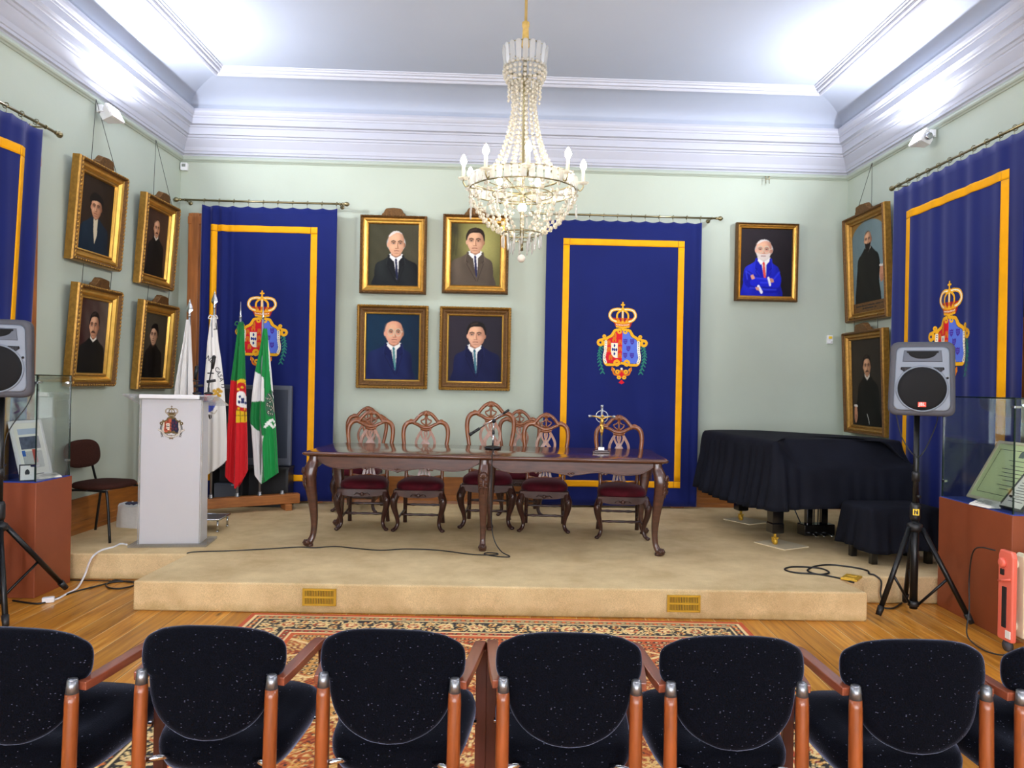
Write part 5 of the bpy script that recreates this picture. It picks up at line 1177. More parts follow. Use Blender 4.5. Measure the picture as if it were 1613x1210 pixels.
    for s in (-1, 1): b.tube(catmull([pt(s * 0.01, 0.965), pt(s * 0.04, 0.985), pt(s * 0.05, 1.01), pt(s * 0.025, 1.02), pt(s * 0.008, 1.04)], 4), 0.0075, 6)
    for k in range(9):
        a = (k - 4) * 0.33; b.tube([pt(0, 1.06, -0.012), pt(0.03 * math.sin(a), 1.06 + 0.03 * math.cos(a), -0.016), pt(0.052 * math.sin(a), 1.062 + 0.047 * math.cos(a), -0.004)], [0.005, 0.009, 0.006], 6)
    b.tube([pt(-0.19, 0.47), pt(-0.09, 0.452), pt(0, 0.465), pt(0.09, 0.452), pt(0.19, 0.47)], 0.016, 8)
    b.build('backrest', M['chairwood'], t)
    b = MB(); rect = [(-1, -0.55), (1, -0.55), (1, 0.55), (-1, 0.55)]
    def rib(P, w=0.011):
        path = catmull([pt(x, z) for x, z in P], 6); b.sweep(path, rect, [w] * len(path), (0, -1, 0.1), smooth=False)
    for s in (-1, 1):
        rib([(s * 0.052, 0.945), (s * 0.040, 0.915), (s * 0.062, 0.875), (s * 0.088, 0.82), (s * 0.090, 0.765), (s * 0.068, 0.70), (s * 0.046, 0.62), (s * 0.040, 0.54), (s * 0.055, 0.46)], 0.0125)
        rib([(s * 0.030, 0.94), (s * 0.045, 0.885), (s * 0.02, 0.825), (-s * 0.03, 0.76), (-s * 0.045, 0.70), (-s * 0.02, 0.62), (-s * 0.012, 0.54), (-s * 0.02, 0.46)], 0.0095)
        rib([(s * 0.010, 0.94), (-s * 0.012, 0.88), (s * 0.022, 0.80), (s * 0.062, 0.735), (s * 0.05, 0.68)], 0.009)
    b.tube([pt(-0.05, 0.925), pt(0, 0.915), pt(0.05, 0.925)], 0.014, 8); b.tube([pt(-0.045, 0.57), pt(0.045, 0.57)], 0.012, 8)
    b.build('splat', M['chairwood'], t)
    return t
cc = [(-1.365, 7.00, 0.05, 1.0, 'carved wooden chair with wine velvet seat at the left end of the table'),
      (-0.835, 6.98, 0.0, 1.0, 'carved wooden chair with wine velvet seat, second from the left at the table'),
      (-0.215, 7.20, -0.02, 1.09, 'taller carved wooden chair with wine velvet seat behind the table microphone'),
      (0.33, 7.06, -0.06, 1.0, 'carved wooden chair with wine velvet seat, between the taller chair and the crucifix'),
      (1.02, 6.82, -0.05, 1.0, 'carved wooden chair with wine velvet seat behind the crucifix at the table'),
      (-1.61, 7.93, -0.05, 1.0, 'carved wooden chair standing by the wall behind the leftmost table chair'),
      (0.10, 7.90, 0.03, 1.0, 'carved wooden chair standing by the wall behind the taller chair')]
c0 = carved_chair()
for i, (x, y, a, s, lb) in enumerate(cc):
    o = c0 if i == 0 else copy_tree(c0)
    o.location = (x, y, STAGE); o.rotation_euler = (0, 0, a); s *= 0.985; o.scale = (s, s, s); o['label'] = lb; o['group'] = 'carved chairs around the table'

# ================================================================== THINGS ON THE TABLE
TZ = STAGE + 0.785
p = on_z(776, 707, TZ)
t = thing('microphone_stand', 'black desk microphone stand with boom arm on the table', 'microphone stand', p)
MB().lathe([(0.062, 0), (0.075, 0.004), (0.075, 0.014), (0.05, 0.024), (0.014, 0.03)], (0, 0, 0), 24).build('base', M['blackmetal'], t)
MB().cyl((0, 0, 0.02), (0.004, 0, 0.15), 0.008, 10).cyl((0.004, 0, 0.14), (0.006, 0, 0.245), 0.006, 10).build('pole', M['chrome'], t)
MB().cyl((0.004, 0, 0.13), (0.004, 0, 0.165), 0.012, 10).ball((0.006, 0, 0.25), 0.019, 10, 8).cyl((0.006, -0.03, 0.25), (0.006, 0.03, 0.25), 0.009, 8).build('clamp', M['black'], t)
MB().cyl((-0.13, -0.02, 0.175), (0.13, 0.02, 0.345), 0.006, 8).build('boom_arm', M['chrome'], t)
MB().cyl((-0.185, -0.028, 0.138), (-0.12, -0.018, 0.182), 0.013, 10).cyl((-0.21, -0.032, 0.122), (-0.18, -0.027, 0.142), 0.017, 10, r2=0.013).cyl((0.09, 0.014, 0.318), (0.14, 0.021, 0.352), 0.011, 8).build('microphone_head', M['black'], t)
p2 = on_z(803, 878, STAGE)
cab = [(p.x + .01, p.y - .07, TZ + .008), (p.x + .012, 6.02, TZ + .008), (p.x + .013, 5.965, TZ - .03), (p.x + .013, 5.955, 0.75), (p.x + .015, 5.95, 0.5), (p.x + .04, 5.93, 0.33), (p.x + .10, 5.90, 0.235), (p2.x, p2.y, STAGE + .006), (p2.x - .08, p2.y - .01, STAGE + .006), (p2.x - .2, p2.y + .06, STAGE + .006), (p2.x - .18, p2.y + .12, STAGE + .006), (p2.x - .10, p2.y + .10, STAGE + .006), (p2.x - .12, p2.y + .05, STAGE + .006), (p2.x - .3, p2.y + .05, STAGE + .006)]
for px, py in ((690, 868), (640, 866), (600, 868), (560, 865), (528, 862), (495, 864), (470, 863), (420, 866), (360, 869), (320, 870), (297, 872)): q = on_z(px, py, STAGE); cab.append((q.x, q.y, STAGE + 0.006))
q1 = on_z(296, 873, STAGE); cab += [(q1.x - 0.02, q1.y + .02, STAGE - 0.02), (q1.x - 0.05, q1.y + .0, 0.1), (q1.x - .1, q1.y - .02, 0.008)]
for px, py in ((240, 908), (205, 915), (170, 912), (140, 914), (113, 914)): q = on_z(px, py, 0); cab.append((q.x, min(q.y, sL.y - 0.02), 0.006))
tag(MB().tube(catmull(cab, 8), 0.0045, 6, up=(0, 0, 1)).build('microphone_cable', M['black']), 'thin black cable running from the table microphone across the stage', 'cable')
p = on_z(947, 713, TZ)
t = thing('crucifix', 'silver standing crucifix with gold figure on the right half of the table', 'crucifix', p, -0.1)
MB().box((0, 0, 0.006), (0.15, 0.09, 0.012)).box((0, 0, 0.018), (0.115, 0.065, 0.012)).build('base', M['darkwood'], t, bevel=0.003)
MB().box((0, 0, 0.036), (0.05, 0.035, 0.024)).cyl((0, 0, 0.02), (0, 0, 0.41), 0.0095, 8).cyl((-0.105, 0, 0.315), (0.105, 0, 0.315), 0.0085, 8).lathe([(0.012, -.012), (0.014, 0), (0.012, .012)], (0, 0, 0.405), 8).lathe([(0.012, -.012), (0.014, 0), (0.012, .012)], (-.105, 0, 0.315), 8, 0, None, True, (1, 0, 0)).lathe([(0.012, -.012), (0.014, 0), (0.012, .012)], (.105, 0, 0.315), 8, 0, None, True, (1, 0, 0)).build('cross', M['silver'], t)
MB().tube([(0.052 * math.cos(a), 0, 0.315 + 0.052 * math.sin(a)) for a in [2 * PI * k / 28 for k in range(28)]], 0.0045, 6, closed=True, up=(0, 1, 0)).build('halo', M['silver'], t)
b = MB(); y = -0.018
b.tube(catmull([(0, y, 0.30), (0.003, y - .004, 0.275), (-0.004, y, 0.245), (0.006, y - .006, 0.21), (0.0, y, 0.165), (0.0, y, 0.15)], 5), [0.012, 0.016, 0.013, 0.014, 0.009, 0.006], 8)
for s in (-1, 1): b.tube(catmull([(s * 0.010, y, 0.298), (s * 0.04, y - .002, 0.31), (s * 0.085, y + .008, 0.32)], 4), [0.008, 0.006, 0.004], 6); b.tube([(s * .006, y - .003, .215), (s * .007, y - .012, .185), (s * .002, y, .152)], [.008, .007, .005], 6)
b.ball((0.005, y - 0.006, 0.318), (0.012, 0.012, 0.015), 8, 6); b.tube([(-.014, y - .004, .235), (.016, y - .006, .232)], .012, 6)
b.build('figure', M['gold2'], t)

# ================================================================== LECTERN
def lectern():
    pl = on_z(207, 862, STAGE); pr = on_z(322, 861, STAGE); yaw = math.atan2(pr.y - pl.y, pr.x - pl.x)
    W = (pr - pl).length; c = (pl + pr) / 2
    t = thing('lectern', 'frosted acrylic lectern with a coat of arms on the left of the stage', 'lectern', (c.x, c.y, STAGE), yaw)
    H, D = 1.17, 0.20
    MB().box((0, 0.14, 0.010), (W + 0.04, 0.34, 0.02)).build('base_plate', M['acrylic'], t, bevel=0.003)
    MB().box((0, 0.03, H / 2 + 0.02), (W - 0.10, 0.010, H)).build('front_panel', M['frost'], t)
    for s in (-1, 1):
        MB().prism([(0.0, 0.02), (D, 0.02), (D - 0.03, H), (0.0, H)], -0.006, 0.006, 0, Matrix.Translation((s * (W / 2 - 0.05), 0.036, 0)) @ Matrix.Rotation(PI / 2, 4, 'Z')).build('side_panel', M['frost'], t)
        MB().box((s * (W / 2 - 0.043), 0.022, H / 2 + 0.02), (0.012, 0.02, H)).build('edge_strip', M['acrylic'], t)
    MB().box((0, 0.125, 0.80), (W - 0.12, 0.17, 0.012)).build('inner_shelf', M['acrylic'], t)
    MB().box((0, 0.17, 0), (W + 0.16, 0.40, 0.012), 0, Matrix.Translation((0, 0, H + 0.05)) @ Matrix.Rotation(-0.22, 4, 'X')).build('reading_top', M['acrylic'], t)
    MB().box((0, -0.035, H + 0.045), (W - 0.10, 0.022, 0.034)).build('edge_reflection', M['whiteplastic'], t, bevel=0.006)  # white bar put in for the bright reflection along the acrylic edge
    for s in (-1, 1): MB().cyl((s * (W / 2 + 0.02), -0.015, H + 0.04), (s * (W / 2 + 0.02), 0.045, H + 0.04), 0.022, 14).build('fixing_stud', M['acrylic'], t)
    sc = 0.185; nu, nv = 130, 190; us = np.linspace(-0.56, 0.56, nu + 1); vs = np.linspace(0.1, 1.6, nv + 1)
    U, V = np.meshgrid((us[1:] + us[:-1]) / 2, (vs[1:] + vs[:-1]) / 2); A = Art(U, V); coat_of_arms(A, True)
    P = np.array([[(u * sc, 0.0235, 0.85 + v * sc) for u in us] for v in vs])
    paint_mesh('coat_of_arms', P, A.c, A.a > 0.5, M['stitch'], t)
    return t, c, yaw, H
LECT, LC, LYW, LH = lectern()
def goose(label, dx, dy, hgt, lean, shock):
    T = Matrix.Translation((LC.x, LC.y, STAGE + LH + 0.05)) @ Matrix.Rotation(LYW, 4, 'Z'); p = T @ Vector((dx, dy, dy * -0.22 * -1 * 0.0 + 0.012 + 0.0))
    t = thing('microphone', label, 'microphone', p, LYW)
    MB().lathe([(0.035, 0), (0.035, 0.014), (0.012, 0.022)], (0, 0, 0), 16).cyl((0, 0, 0.02), (0, 0, 0.06), 0.009, 8).build('base', M['black'], t)
    MB().tube(catmull([(0, 0, 0.05), (lean * .1, 0, hgt * .4), (lean * .5, 0, hgt * .75), (lean, -0.01, hgt)], 6), 0.006, 6).build('gooseneck', M['blackmetal'], t)
    MB().tube([(lean, -0.01, hgt - .02), (lean + .012, -0.03, hgt + .03), (lean + .02, -0.04, hgt + 0.07)], [0.012, 0.016, 0.015], 10).ball((lean + .02, -0.04, hgt + 0.075), 0.017, 10, 8).build('capsule', M['black'], t)
    if shock:
        MB().tube([(lean * .5 + .022 * math.cos(a), 0.022 * math.sin(a), hgt * .75) for a in [2 * PI * k / 16 for k in range(16)]], 0.006, 6, closed=True, up=(0, 0, 1)).build('shock_ring', M['black'], t)
        MB().cyl((lean * .2 - .02, 0, hgt * .45), (lean * .2 + .05, 0.0, hgt * .5), 0.012, 8).build('clip', M['black'], t)
goose('short black gooseneck microphone on the lectern, before the plain white flag', 0.13, 0.25, 0.15, -0.015, True)
goose('tall black gooseneck microphone at the right end of the lectern top', 0.225, 0.24, 0.24, 0.03, True)

# low metal step beside the lectern
p = on_z(322, 838, STAGE)
t = thing('footstep', 'low grey metal step behind the right side of the lectern', 'step', (p.x - 0.10, p.y + 0.12, STAGE), 0.05)
MB().box((0, 0, 0.108), (0.46, 0.30, 0.014)).build('tread', mat('ribbed_metal', '#6d6f70', 0.4, 0.6), t, bevel=0.003)
MB().tube([(-.23, -.15, .112), (.23, -.15, .112), (.23, .15, .112), (-.23, .15, .112)], 0.008, 6, closed=True).build('rim', M['chrome'], t)
for x in (-.21, .21):
    for yv in (-.13, .13): MB().cyl((x, yv, 0), (x, yv, 0.105), 0.009, 8).lathe([(0.014, 0), (0.014, 0.01)], (x, yv, 0), 8).build('leg', M['chrome'], t)

# white bag on the floor
p = on_z(176, 833, STAGE); b = MB()
def bagf(u, v):
    a = 2 * PI * u; c, s = math.cos(a), math.sin(a); e = 0.45
    x = math.copysign(abs(c) ** e, c); y = math.copysign(abs(s) ** e, s); r = 1 - 0.10 * v + 0.035 * math.sin(a * 7 + v * 5) * v + 0.02 * math.sin(a * 13)
    return (0.17 * x * r, 0.11 * y * r, 0.20 * v + 0.012 * math.sin(a * 9) * v)
b.grid(bagf, 64, 12, wrap=True); b.add([bagf(k / 64, 1) for k in range(64)], [tuple(range(64))])
t = thing('carrier_bag', 'crumpled white carrier bag standing on the stage behind the brown chair', 'bag', (p.x + 0.16, p.y + 0.14, STAGE), -0.2)
b.build('bag_body', M['bag'], t)
c = MB()
for k in range(5): c.ball((-0.09 + 0.045 * k, 0.02 * math.sin(k * 2), 0.205), (0.03, 0.045, 0.014), 8, 5)
c.build('bag_contents', M['bagprint'], t)

# ================================================================== BROWN STACKING CHAIR
t = thing('fabric_chair', 'brown upholstered metal-legged chair by the left wall beside the glass case', 'chair', (-3.47, 6.33, STAGE), 1.42)
def pad(w, h, th, e=0.7, n=40):
    L = []
    for s, o in ((0.9, 0), (1.0, 0.25), (1.0, 0.6), (0.93, 0.9), (0.7, 1.05), (0.3, 1.12)):
        P = []
        for k in range(n):
            a = 2 * PI * k / n; P.append((math.copysign(abs(math.cos(a)) ** e, math.cos(a)) * w / 2 * s, math.copysign(abs(math.sin(a)) ** e, math.sin(a)) * h / 2 * s, th * o))
        L.append(P)
    return L
MB().rings(pad(0.46, 0.44, 0.05), 0, Matrix.Translation((0, 0, 0.425))).build('seat', M['brownfab'], t)
MB().rings([[(x, y + 0.10 * x * x, z) for x, y, z in l] for l in [[(q[0], -q[2], q[1]) for q in l] for l in pad(0.42, 0.24, 0.035, 0.75)]], 0, Matrix.Translation((0, 0.225, 0.70)) @ Matrix.Rotation(-0.14, 4, 'X')).build('backrest', M['brownfab'], t)
for s in (-1, 1):
    MB().tube(catmull([(s * 0.19, 0.19, 0.40), (s * 0.19, 0.225, 0.44), (s * 0.15, 0.235, 0.58), (s * 0.13, 0.245, 0.68)], 5), 0.010, 8).build('back_support', M['blackmetal'], t)
    MB().tube(catmull([(s * 0.20, 0.0, 0.42), (s * 0.205, -0.15, 0.415), (s * 0.215, -0.19, 0.38), (s * 0.225, -0.23, 0.0)], 5), 0.011, 8).build('leg', M['blackmetal'], t)
    MB().tube(catmull([(s * 0.20, 0.0, 0.42), (s * 0.205, 0.15, 0.415), (s * 0.21, 0.19, 0.38), (s * 0.22, 0.25, 0.0)], 5), 0.011, 8).build('leg', M['blackmetal'], t)

# ================================================================== TELEVISION AND ITS STAND
bw = Vector((-2.79, 7.99, 0)); 
t = thing('television', 'large dark grey television behind the flags', 'television', (bw.x, bw.y, STAGE + 0.43), BYAW)
MB().box((0, 0.03, 0.44), (0.82, 0.06, 0.87)).build('bezel', M['tvgrey'], t, bevel=0.012)
MB().box((0, -0.002, 0.46), (0.74, 0.008, 0.74)).build('screen', M['tvscreen'], t)
MB().rings([[(-.36, .06, .05), (.36, .06, .05), (.36, .06, .82), (-.36, .06, .82)], [(-.25, .12, .12), (.25, .12, .12), (.25, .12, .72), (-.25, .12, .72)]], smooth=False).build('rear_housing', M['black'], t)
t = thing('equipment_cabinet', 'black open cabinet under the television behind the flag stand', 'cabinet', (bw.x, bw.y, STAGE), BYAW)
c = MB()
for x in (-.40, -.08, .40): c.box((x, 0.02, 0.21), (0.025, 0.22, 0.42))
c.box((0, 0.02, 0.418), (0.84, 0.22, 0.022)).box((0, 0.02, 0.02), (0.84, 0.22, 0.03)).box((0, 0.12, 0.21), (0.8, 0.012, 0.40))
c.build('carcass', M['black'], t)
MB().box((-0.24, 0.01, 0.15), (0.26, 0.2, 0.20)).box((-0.24, -0.095, 0.235), (0.24, 0.006, 0.012)).build('player', M['tvgrey'], t, bevel=0.004)
MB().box((-0.17, -0.101, 0.235), (0.03, 0.004, 0.01)).build('badge', M['bluepaper'], t)

# ================================================================== FLAG STAND AND FLAGS
def fl_y(x): return 7.45 + 0.62 * (x + 2.95)
fyaw = math.atan(0.62); xs_ = [-3.195, -3.0, -2.785, -2.595, -2.40]
fm = Vector(((-3.30 - 2.25) / 2, 0, 0)); fm.y = fl_y(fm.x); FL_LEN = 1.05 / math.cos(fyaw)
t = thing('flag_stand', 'long wooden beam stand holding the row of flags', 'flag stand', (fm.x, fm.y, STAGE), fyaw)
MB().box((0, 0, 0.115), (FL_LEN, 0.10, 0.10)).build('beam', M['beam'], t, bevel=0.006)
for s in (-1, 1): MB().box((s * (FL_LEN / 2 - 0.13), 0, 0.033), (0.07, 0.20, 0.065)).build('foot', M['beam'], t, bevel=0.006)
for x in xs_:
    lx = (x - fm.x) / math.cos(fyaw); MB().lathe([(0.024, 0), (0.024, 0.008), (0.018, 0.012), (0.018, 0.035), (0.015, 0.037)], (lx, 0, 0.165), 14).build('socket', M['silver'], t)
ZX = lambda zx: 250 + zx * 0.2975
ZY = lambda zy: 440 + zy * 0.2975
def flag(label, i, tip_zy, spear, rows, zb, colorf, A_, group='flags in the wooden stand', ribbon=None, words=None, phase=0.0, kf=2.3):
    """rows: (zy, zxl, zxr) in the enlarged view, turned into metres at the flag's own distance; zb: (zx, zy) lower edge"""
    X0 = xs_[i]; Y0 = fl_y(X0)
    t = thing('flag', label, 'flag', (X0, Y0, STAGE + 0.167), 0, group)
    O = Vector((X0, Y0, STAGE + 0.167))
    W = lambda zx, zy: at_d(ZX(zx), ZY(zy), Y0) - O
    tip = W(rows[0][1], tip_zy).z
    MB().cyl((0, 0, 0), (0, 0, tip - 0.16), 0.0115, 12).build('pole', M['silver'], t)
    s = MB()
    if spear == 'leaf': s.lathe([(0.013, -0.005), (0.016, 0.01), (0.010, 0.03)], (0, 0, tip - .17), 10); s.rings([[(x * k, y * k2, z) for x, y in ((1, 0), (0, 1), (-1, 0), (0, -1))] for k, k2, z in ((0.009, 0.009, tip - .145), (0.034, 0.009, tip - .105), (0.026, 0.008, tip - .075), (0.012, 0.006, tip - .035), (0.002, 0.002, tip))], smooth=False)
    else: s.lathe([(0.014, 0), (0.014, 0.02), (0.008, 0.035), (0.011, 0.05), (0.0075, 0.07), (0.002, 0.17)], (0, 0, tip - .17), 10)
    s.build('spearhead', M['chrome'], t)
    zys = [r[0] for r in rows]; nu, nv = 84, 150
    us = np.linspace(0, 1, nu + 1); vs = np.linspace(0, 1, nv + 1)
    ztop = rows[0][0]; bx = [b[0] for b in zb]; by = [b[1] for b in zb]
    zl = np.interp(zys, zys, [r[1] for r in rows])
    SX = np.zeros((nv + 1, nu + 1)); SY = np.zeros_like(SX)
    for a, u in enumerate(us):
        xl_b = np.interp(zys[-1], zys, [r[1] for r in rows]); xr_b = np.interp(zys[-1], zys, [r[2] for r in rows])
        bot = np.interp(xl_b + (xr_b - xl_b) * u, bx, by)
        SY[:, a] = ztop + (bot - ztop) * vs
        SX[:, a] = np.interp(SY[:, a], zys, [r[1] for r in rows]) * (1 - u) + np.interp(SY[:, a], zys, [r[2] for r in rows]) * u
    col = colorf(SX, SY)
    w0 = W(0, 0); w1 = W(1, 0); w2 = W(0, 1); ex = w1 - w0; ez = w2 - w0
    PX = w0.x + ex.x * SX + ez.x * SY; PZ = w0.z + ex.z * SX + ez.z * SY
    UU, VV = np.meshgrid(us, vs)
    amp = A_ * np.clip(VV * 2.2 + 0.12, 0, 1)
    dep = -amp * (0.55 * np.sin(2 * PI * kf * UU + phase + 0.8 * VV) + 0.3 * np.sin(2 * PI * kf * 2.1 * UU + 1.3 * phase + 1.5 * VV)) - 0.017
    edge = np.minimum(UU, 1 - UU); dep = dep * np.clip(edge * 7 + 0.25, 0, 1)
    Pf = np.stack([PX, dep - 0.010 * np.clip(edge * 9, 0, 1), PZ], -1); Pb = np.stack([PX, -dep * 0.55 + 0.012 * np.clip(edge * 9, 0, 1), PZ], -1)
    P = np.concatenate([Pf, Pb[:, ::-1]], 1)
    C = np.concatenate([col, col[:, ::-1]], 1)
    o = paint_mesh('cloth', P, C, None, M['flag'], t)
    if ribbon:
        r = MB(); q = W(rows[0][1], rows[0][0])
        for sx in (-1, 1): r.tube(catmull([(0, -0.02, q.z), (sx * 0.03, -0.03, q.z + 0.012), (sx * 0.045, -0.03, q.z - 0.02), (sx * 0.02, -0.03, q.z - 0.03), (sx * 0.028, -0.035, q.z - 0.10)], 5), 0.005, 6)
        r.ball((0, -0.022, q.z), 0.014, 8, 6); r.build('bow', ribbon, t)
    def on_cloth(zx, zy):
        v = np.clip((zy - ztop) / (np.interp(zx, bx, by) - ztop), 0, 1); j = int(v * nv); k = int(np.argmin(np.abs(SX[j] - zx))); return Vector(Pf[j, k]) + Vector((0, -0.010, 0))
    if words:
        txt, path, size = words; pts = smooth2(path, 8, False); L = [0]
        for a, b in zip(pts[:-1], pts[1:]): L.append(L[-1] + math.hypot(b[0] - a[0], b[1] - a[1]))
        tot = L[-1]; lb = MB(); n = len(txt); sc = abs(ez.z) * size
        for k, ch in enumerate(txt):
            if ch == ' ': continue
            d = tot * (k + 0.5) / n; m = next(j for j in range(1, len(L)) if L[j] >= d); f = (d - L[m - 1]) / (L[m] - L[m - 1])
            x = pts[m - 1][0] + (pts[m][0] - pts[m - 1][0]) * f; y = pts[m - 1][1] + (pts[m][1] - pts[m - 1][1]) * f
            ang = -math.atan2(pts[m][1] - pts[m - 1][1], pts[m][0] - pts[m - 1][0]); q = on_cloth(x, y)
            glyph(lb, ch, q, ang, sc)
        lb.build('lettering', M['blackink'], o)
    return t
def glyph(mb, txt, pos, ang=0.0, size=0.02, R=None, depth=0.0006, m=0, center=True):
    """letters as flat relief facing -y"""
    cu = bpy.data.curves.new('letters', 'FONT'); cu.body = txt; cu.size = size * 1.38; cu.align_x = 'CENTER'; cu.align_y = 'CENTER'; cu.extrude = depth; cu.resolution_u = 3
    ob = bpy.data.objects.new('letters', cu); dg = bpy.context.evaluated_depsgraph_get()
    me = bpy.data.meshes.new_from_object(ob) if False else None
    COL.objects.link(ob); dg.update(); me = bpy.data.meshes.new_from_object(ob.evaluated_get(dg))
    T = Matrix.Translation(pos) @ (R.to_4x4() if R is not None else Matrix.Identity(4)) @ Matrix.Rotation(-ang, 4, 'Y') @ Matrix.Rotation(PI / 2, 4, 'X')
    mb.add([v.co for v in me.vertices], [tuple(p.vertices) for p in me.polygons], m, T, False)
    bpy.data.objects.remove(ob); bpy.data.curves.remove(cu); bpy.data.meshes.remove(me)
def c_white(X, Y): return Art(X, Y, '#e6e4e0').c
def c_santa(X, Y):
    A = Art(X - 13, Y - 4, '#e9e6df')
    A.poly(smooth2([(222, 640), (232, 610), (262, 595), (282, 612), (295, 640), (283, 668), (262, 690), (236, 690), (222, 665)], 3), '#c8202c', 0); A.poly([(222, 648), (262, 628), (298, 655), (283, 688), (250, 702), (226, 680)], '#3a4aa6')
    for x, y in ((285, 610), (300, 600), (312, 612), (292, 625), (318, 590), (300, 632), (308, 580), (290, 588)): A.ell(x, y, 11, 9, '#c99a2e', 0.1)
    A.line([(262, 700), (290, 706), (300, 690)], 5, '#b9ad95'); A.line([(272, 215), (276, 300)], 8, '#5d6478', 2, 0.7); A.line([(292, 230), (296, 262), (284, 262)], 3, '#3c3c3c')
    A.line([(258, 716), (262, 732)], 9, '#1d1d20', 1); A.line([(268, 716), (272, 728)], 7, '#1d1d20', 1)
    return A.c
def c_port(X, Y):
    A = Art(X, Y, '#d0141f'); A.poly([(350, 200), (480, 200), (480, 548), (455, 545), (420, 540), (383, 533)], '#0f7a36')
    A.poly([(383, 540), (376, 760), (352, 760), (350, 540)], '#0e5e2c')
    g = '#e8c018'
    A.poly(smooth2([(418, 560), (430, 533), (452, 530), (475, 560), (478, 700), (470, 752), (440, 756), (414, 748), (412, 640)], 3), g)
    for p in ([(424, 560), (462, 545)], [(418, 620), (440, 600)], [(416, 690), (466, 700)], [(420, 720), (470, 722)], [(438, 700), (440, 752)], [(455, 700), (457, 752)], [(428, 575), (424, 612)]): A.line(p, 4, '#8a6a10')
    A.poly(smooth2([(432, 548), (458, 556), (468, 600), (472, 660), (466, 700), (440, 696), (418, 680), (418, 630), (424, 580)], 3), '#c8141e')
    A.poly(smooth2([(426, 600), (452, 598), (470, 640), (466, 680), (446, 678), (422, 660)], 3), '#f2f0ea')
    for x, y in ((437, 622), (448, 650), (434, 650), (460, 655), (448, 636)): A.ell(x, y, 6, 8, '#20306a')
    for x, y in ((445, 572), (430, 582), (455, 688), (432, 684)): A.ell(x, y, 5, 6, g)
    return A.c
def c_green(X, Y):
    A = Art(X, Y, '#0c8a3e')
    A.poly([(578, 265), (592, 290), (604, 400), (612, 580), (618, 700), (604, 640), (596, 590), (586, 480), (582, 380)], '#e9e9e6')
    A.poly([(515, 488), (563, 520), (566, 640), (566, 655), (480, 655), (480, 480)], '#eceae8')
    A.poly([(480, 750), (502, 775), (560, 828), (566, 815), (556, 900), (550, 990), (545, 1090), (480, 1090)], '#e6e4e2')
    A.poly([(476, 650), (566, 645), (568, 815), (560, 830), (500, 776), (476, 750)], '#0b7a38')
    A.line([(566, 300), (572, 480), (566, 640), (570, 820)], 5, '#075a2a', 3, 0.7)
    k = '#26302a'; wv = '#ecebe6'
    A.poly(smooth2([(572, 620), (590, 600), (606, 620), (616, 680), (612, 720), (585, 725), (570, 690)], 3), '#3f6a52')
    for p in ([(572, 630), (600, 640), (576, 665), (604, 680), (580, 705), (606, 715)], [(585, 610), (606, 650), (612, 700)]): A.line(smooth2(p, 4, False), 8, k); A.line(smooth2(p, 4, False), 3, '#c9c4b0')
    for p in ([(588, 590), (600, 630)], [(596, 590), (606, 625)], [(603, 592), (610, 622)]): A.line(p, 3, k)
    for p in ([(570, 780), (590, 765), (606, 785), (618, 770)], [(575, 765), (600, 745), (612, 755)]): A.line(smooth2(p, 4, False), 12, wv)
    return A.c
flag('plain white flag in the stand, leftmost, behind the lectern', 0, 105, 'leaf', [(215, 150, 166), (330, 132, 172), (450, 108, 178), (560, 90, 182), (700, 76, 186), (950, 66, 190)], [(66, 930), (130, 960), (190, 900)], c_white, 0.045, phase=0.6)
flag('white flag with black lettering and a red and blue shield, second from left', 1, 62, 'leaf', [(198, 280, 304), (262, 268, 310), (330, 258, 316), (420, 252, 330), (560, 242, 346), (720, 236, 357), (860, 234, 361), (1045, 234, 358)], [(234, 1045), (250, 1040), (300, 1008), (340, 978), (358, 958)], c_santa, 0.016, ribbon=M['flag'] and mat('white_ribbon', '#d9d9d6', 0.6), words=('NTA CASA D', [(264, 415), (292, 440), (318, 490), (334, 532), (345, 585)], 24), phase=2.0, kf=1.6)
flag('green and red flag with a yellow armillary sphere emblem, third from left', 2, 118, 'rod', [(232, 424, 452), (330, 412, 455), (450, 396, 458), (540, 384, 461), (700, 371, 466), (860, 361, 470), (1110, 349, 473)], [(349, 1035), (380, 1072), (416, 1106), (445, 1062), (473, 1012)], c_port, 0.05, ribbon=mat('green_ribbon', '#1a6a38', 0.6), phase=0.2, kf=1.9)
flag('green and white flag with a dark emblem, rightmost in the stand', 3, 122, 'rod', [(262, 556, 574), (400, 530, 588), (490, 511, 597), (600, 497, 606), (740, 484, 617), (790, 492, 621), (880, 498, 626), (1085, 512, 637)], [(512, 1035), (545, 1084), (590, 1055), (637, 1025)], c_green, 0.05, phase=1.1, kf=1.8)

# ================================================================== GRAND PIANO UNDER ITS COVER
PY = math.radians(10); PO = Vector((2.22, 6.22, STAGE))
def smooth_outline(pts, n=160, cuts=3):
    P = [Vector((a, b)) for a, b in pts]
    for _ in range(cuts):
        Q = []
        for i in range(len(P)): a, b = P[i], P[(i + 1) % len(P)]; Q += [a.lerp(b, .25), a.lerp(b, .75)]
        P = Q
    L = [0]
    for i in range(len(P)): L.append(L[-1] + (P[(i + 1) % len(P)] - P[i]).length)
    out = []; j = 0
    for k in range(n):
        d = L[-1] * k / n
        while L[j + 1] < d: j += 1
        out.append(P[j].lerp(P[(j + 1) % len(P)], (d - L[j]) / max(1e-9, L[j + 1] - L[j])))
    return out
def normals(P):
    n = len(P); R = []
    for i in range(n):
        t = (P[(i + 1) % n] - P[i - 1]).normalized(); R.append(Vector((t.y, -t.x)))
    return R
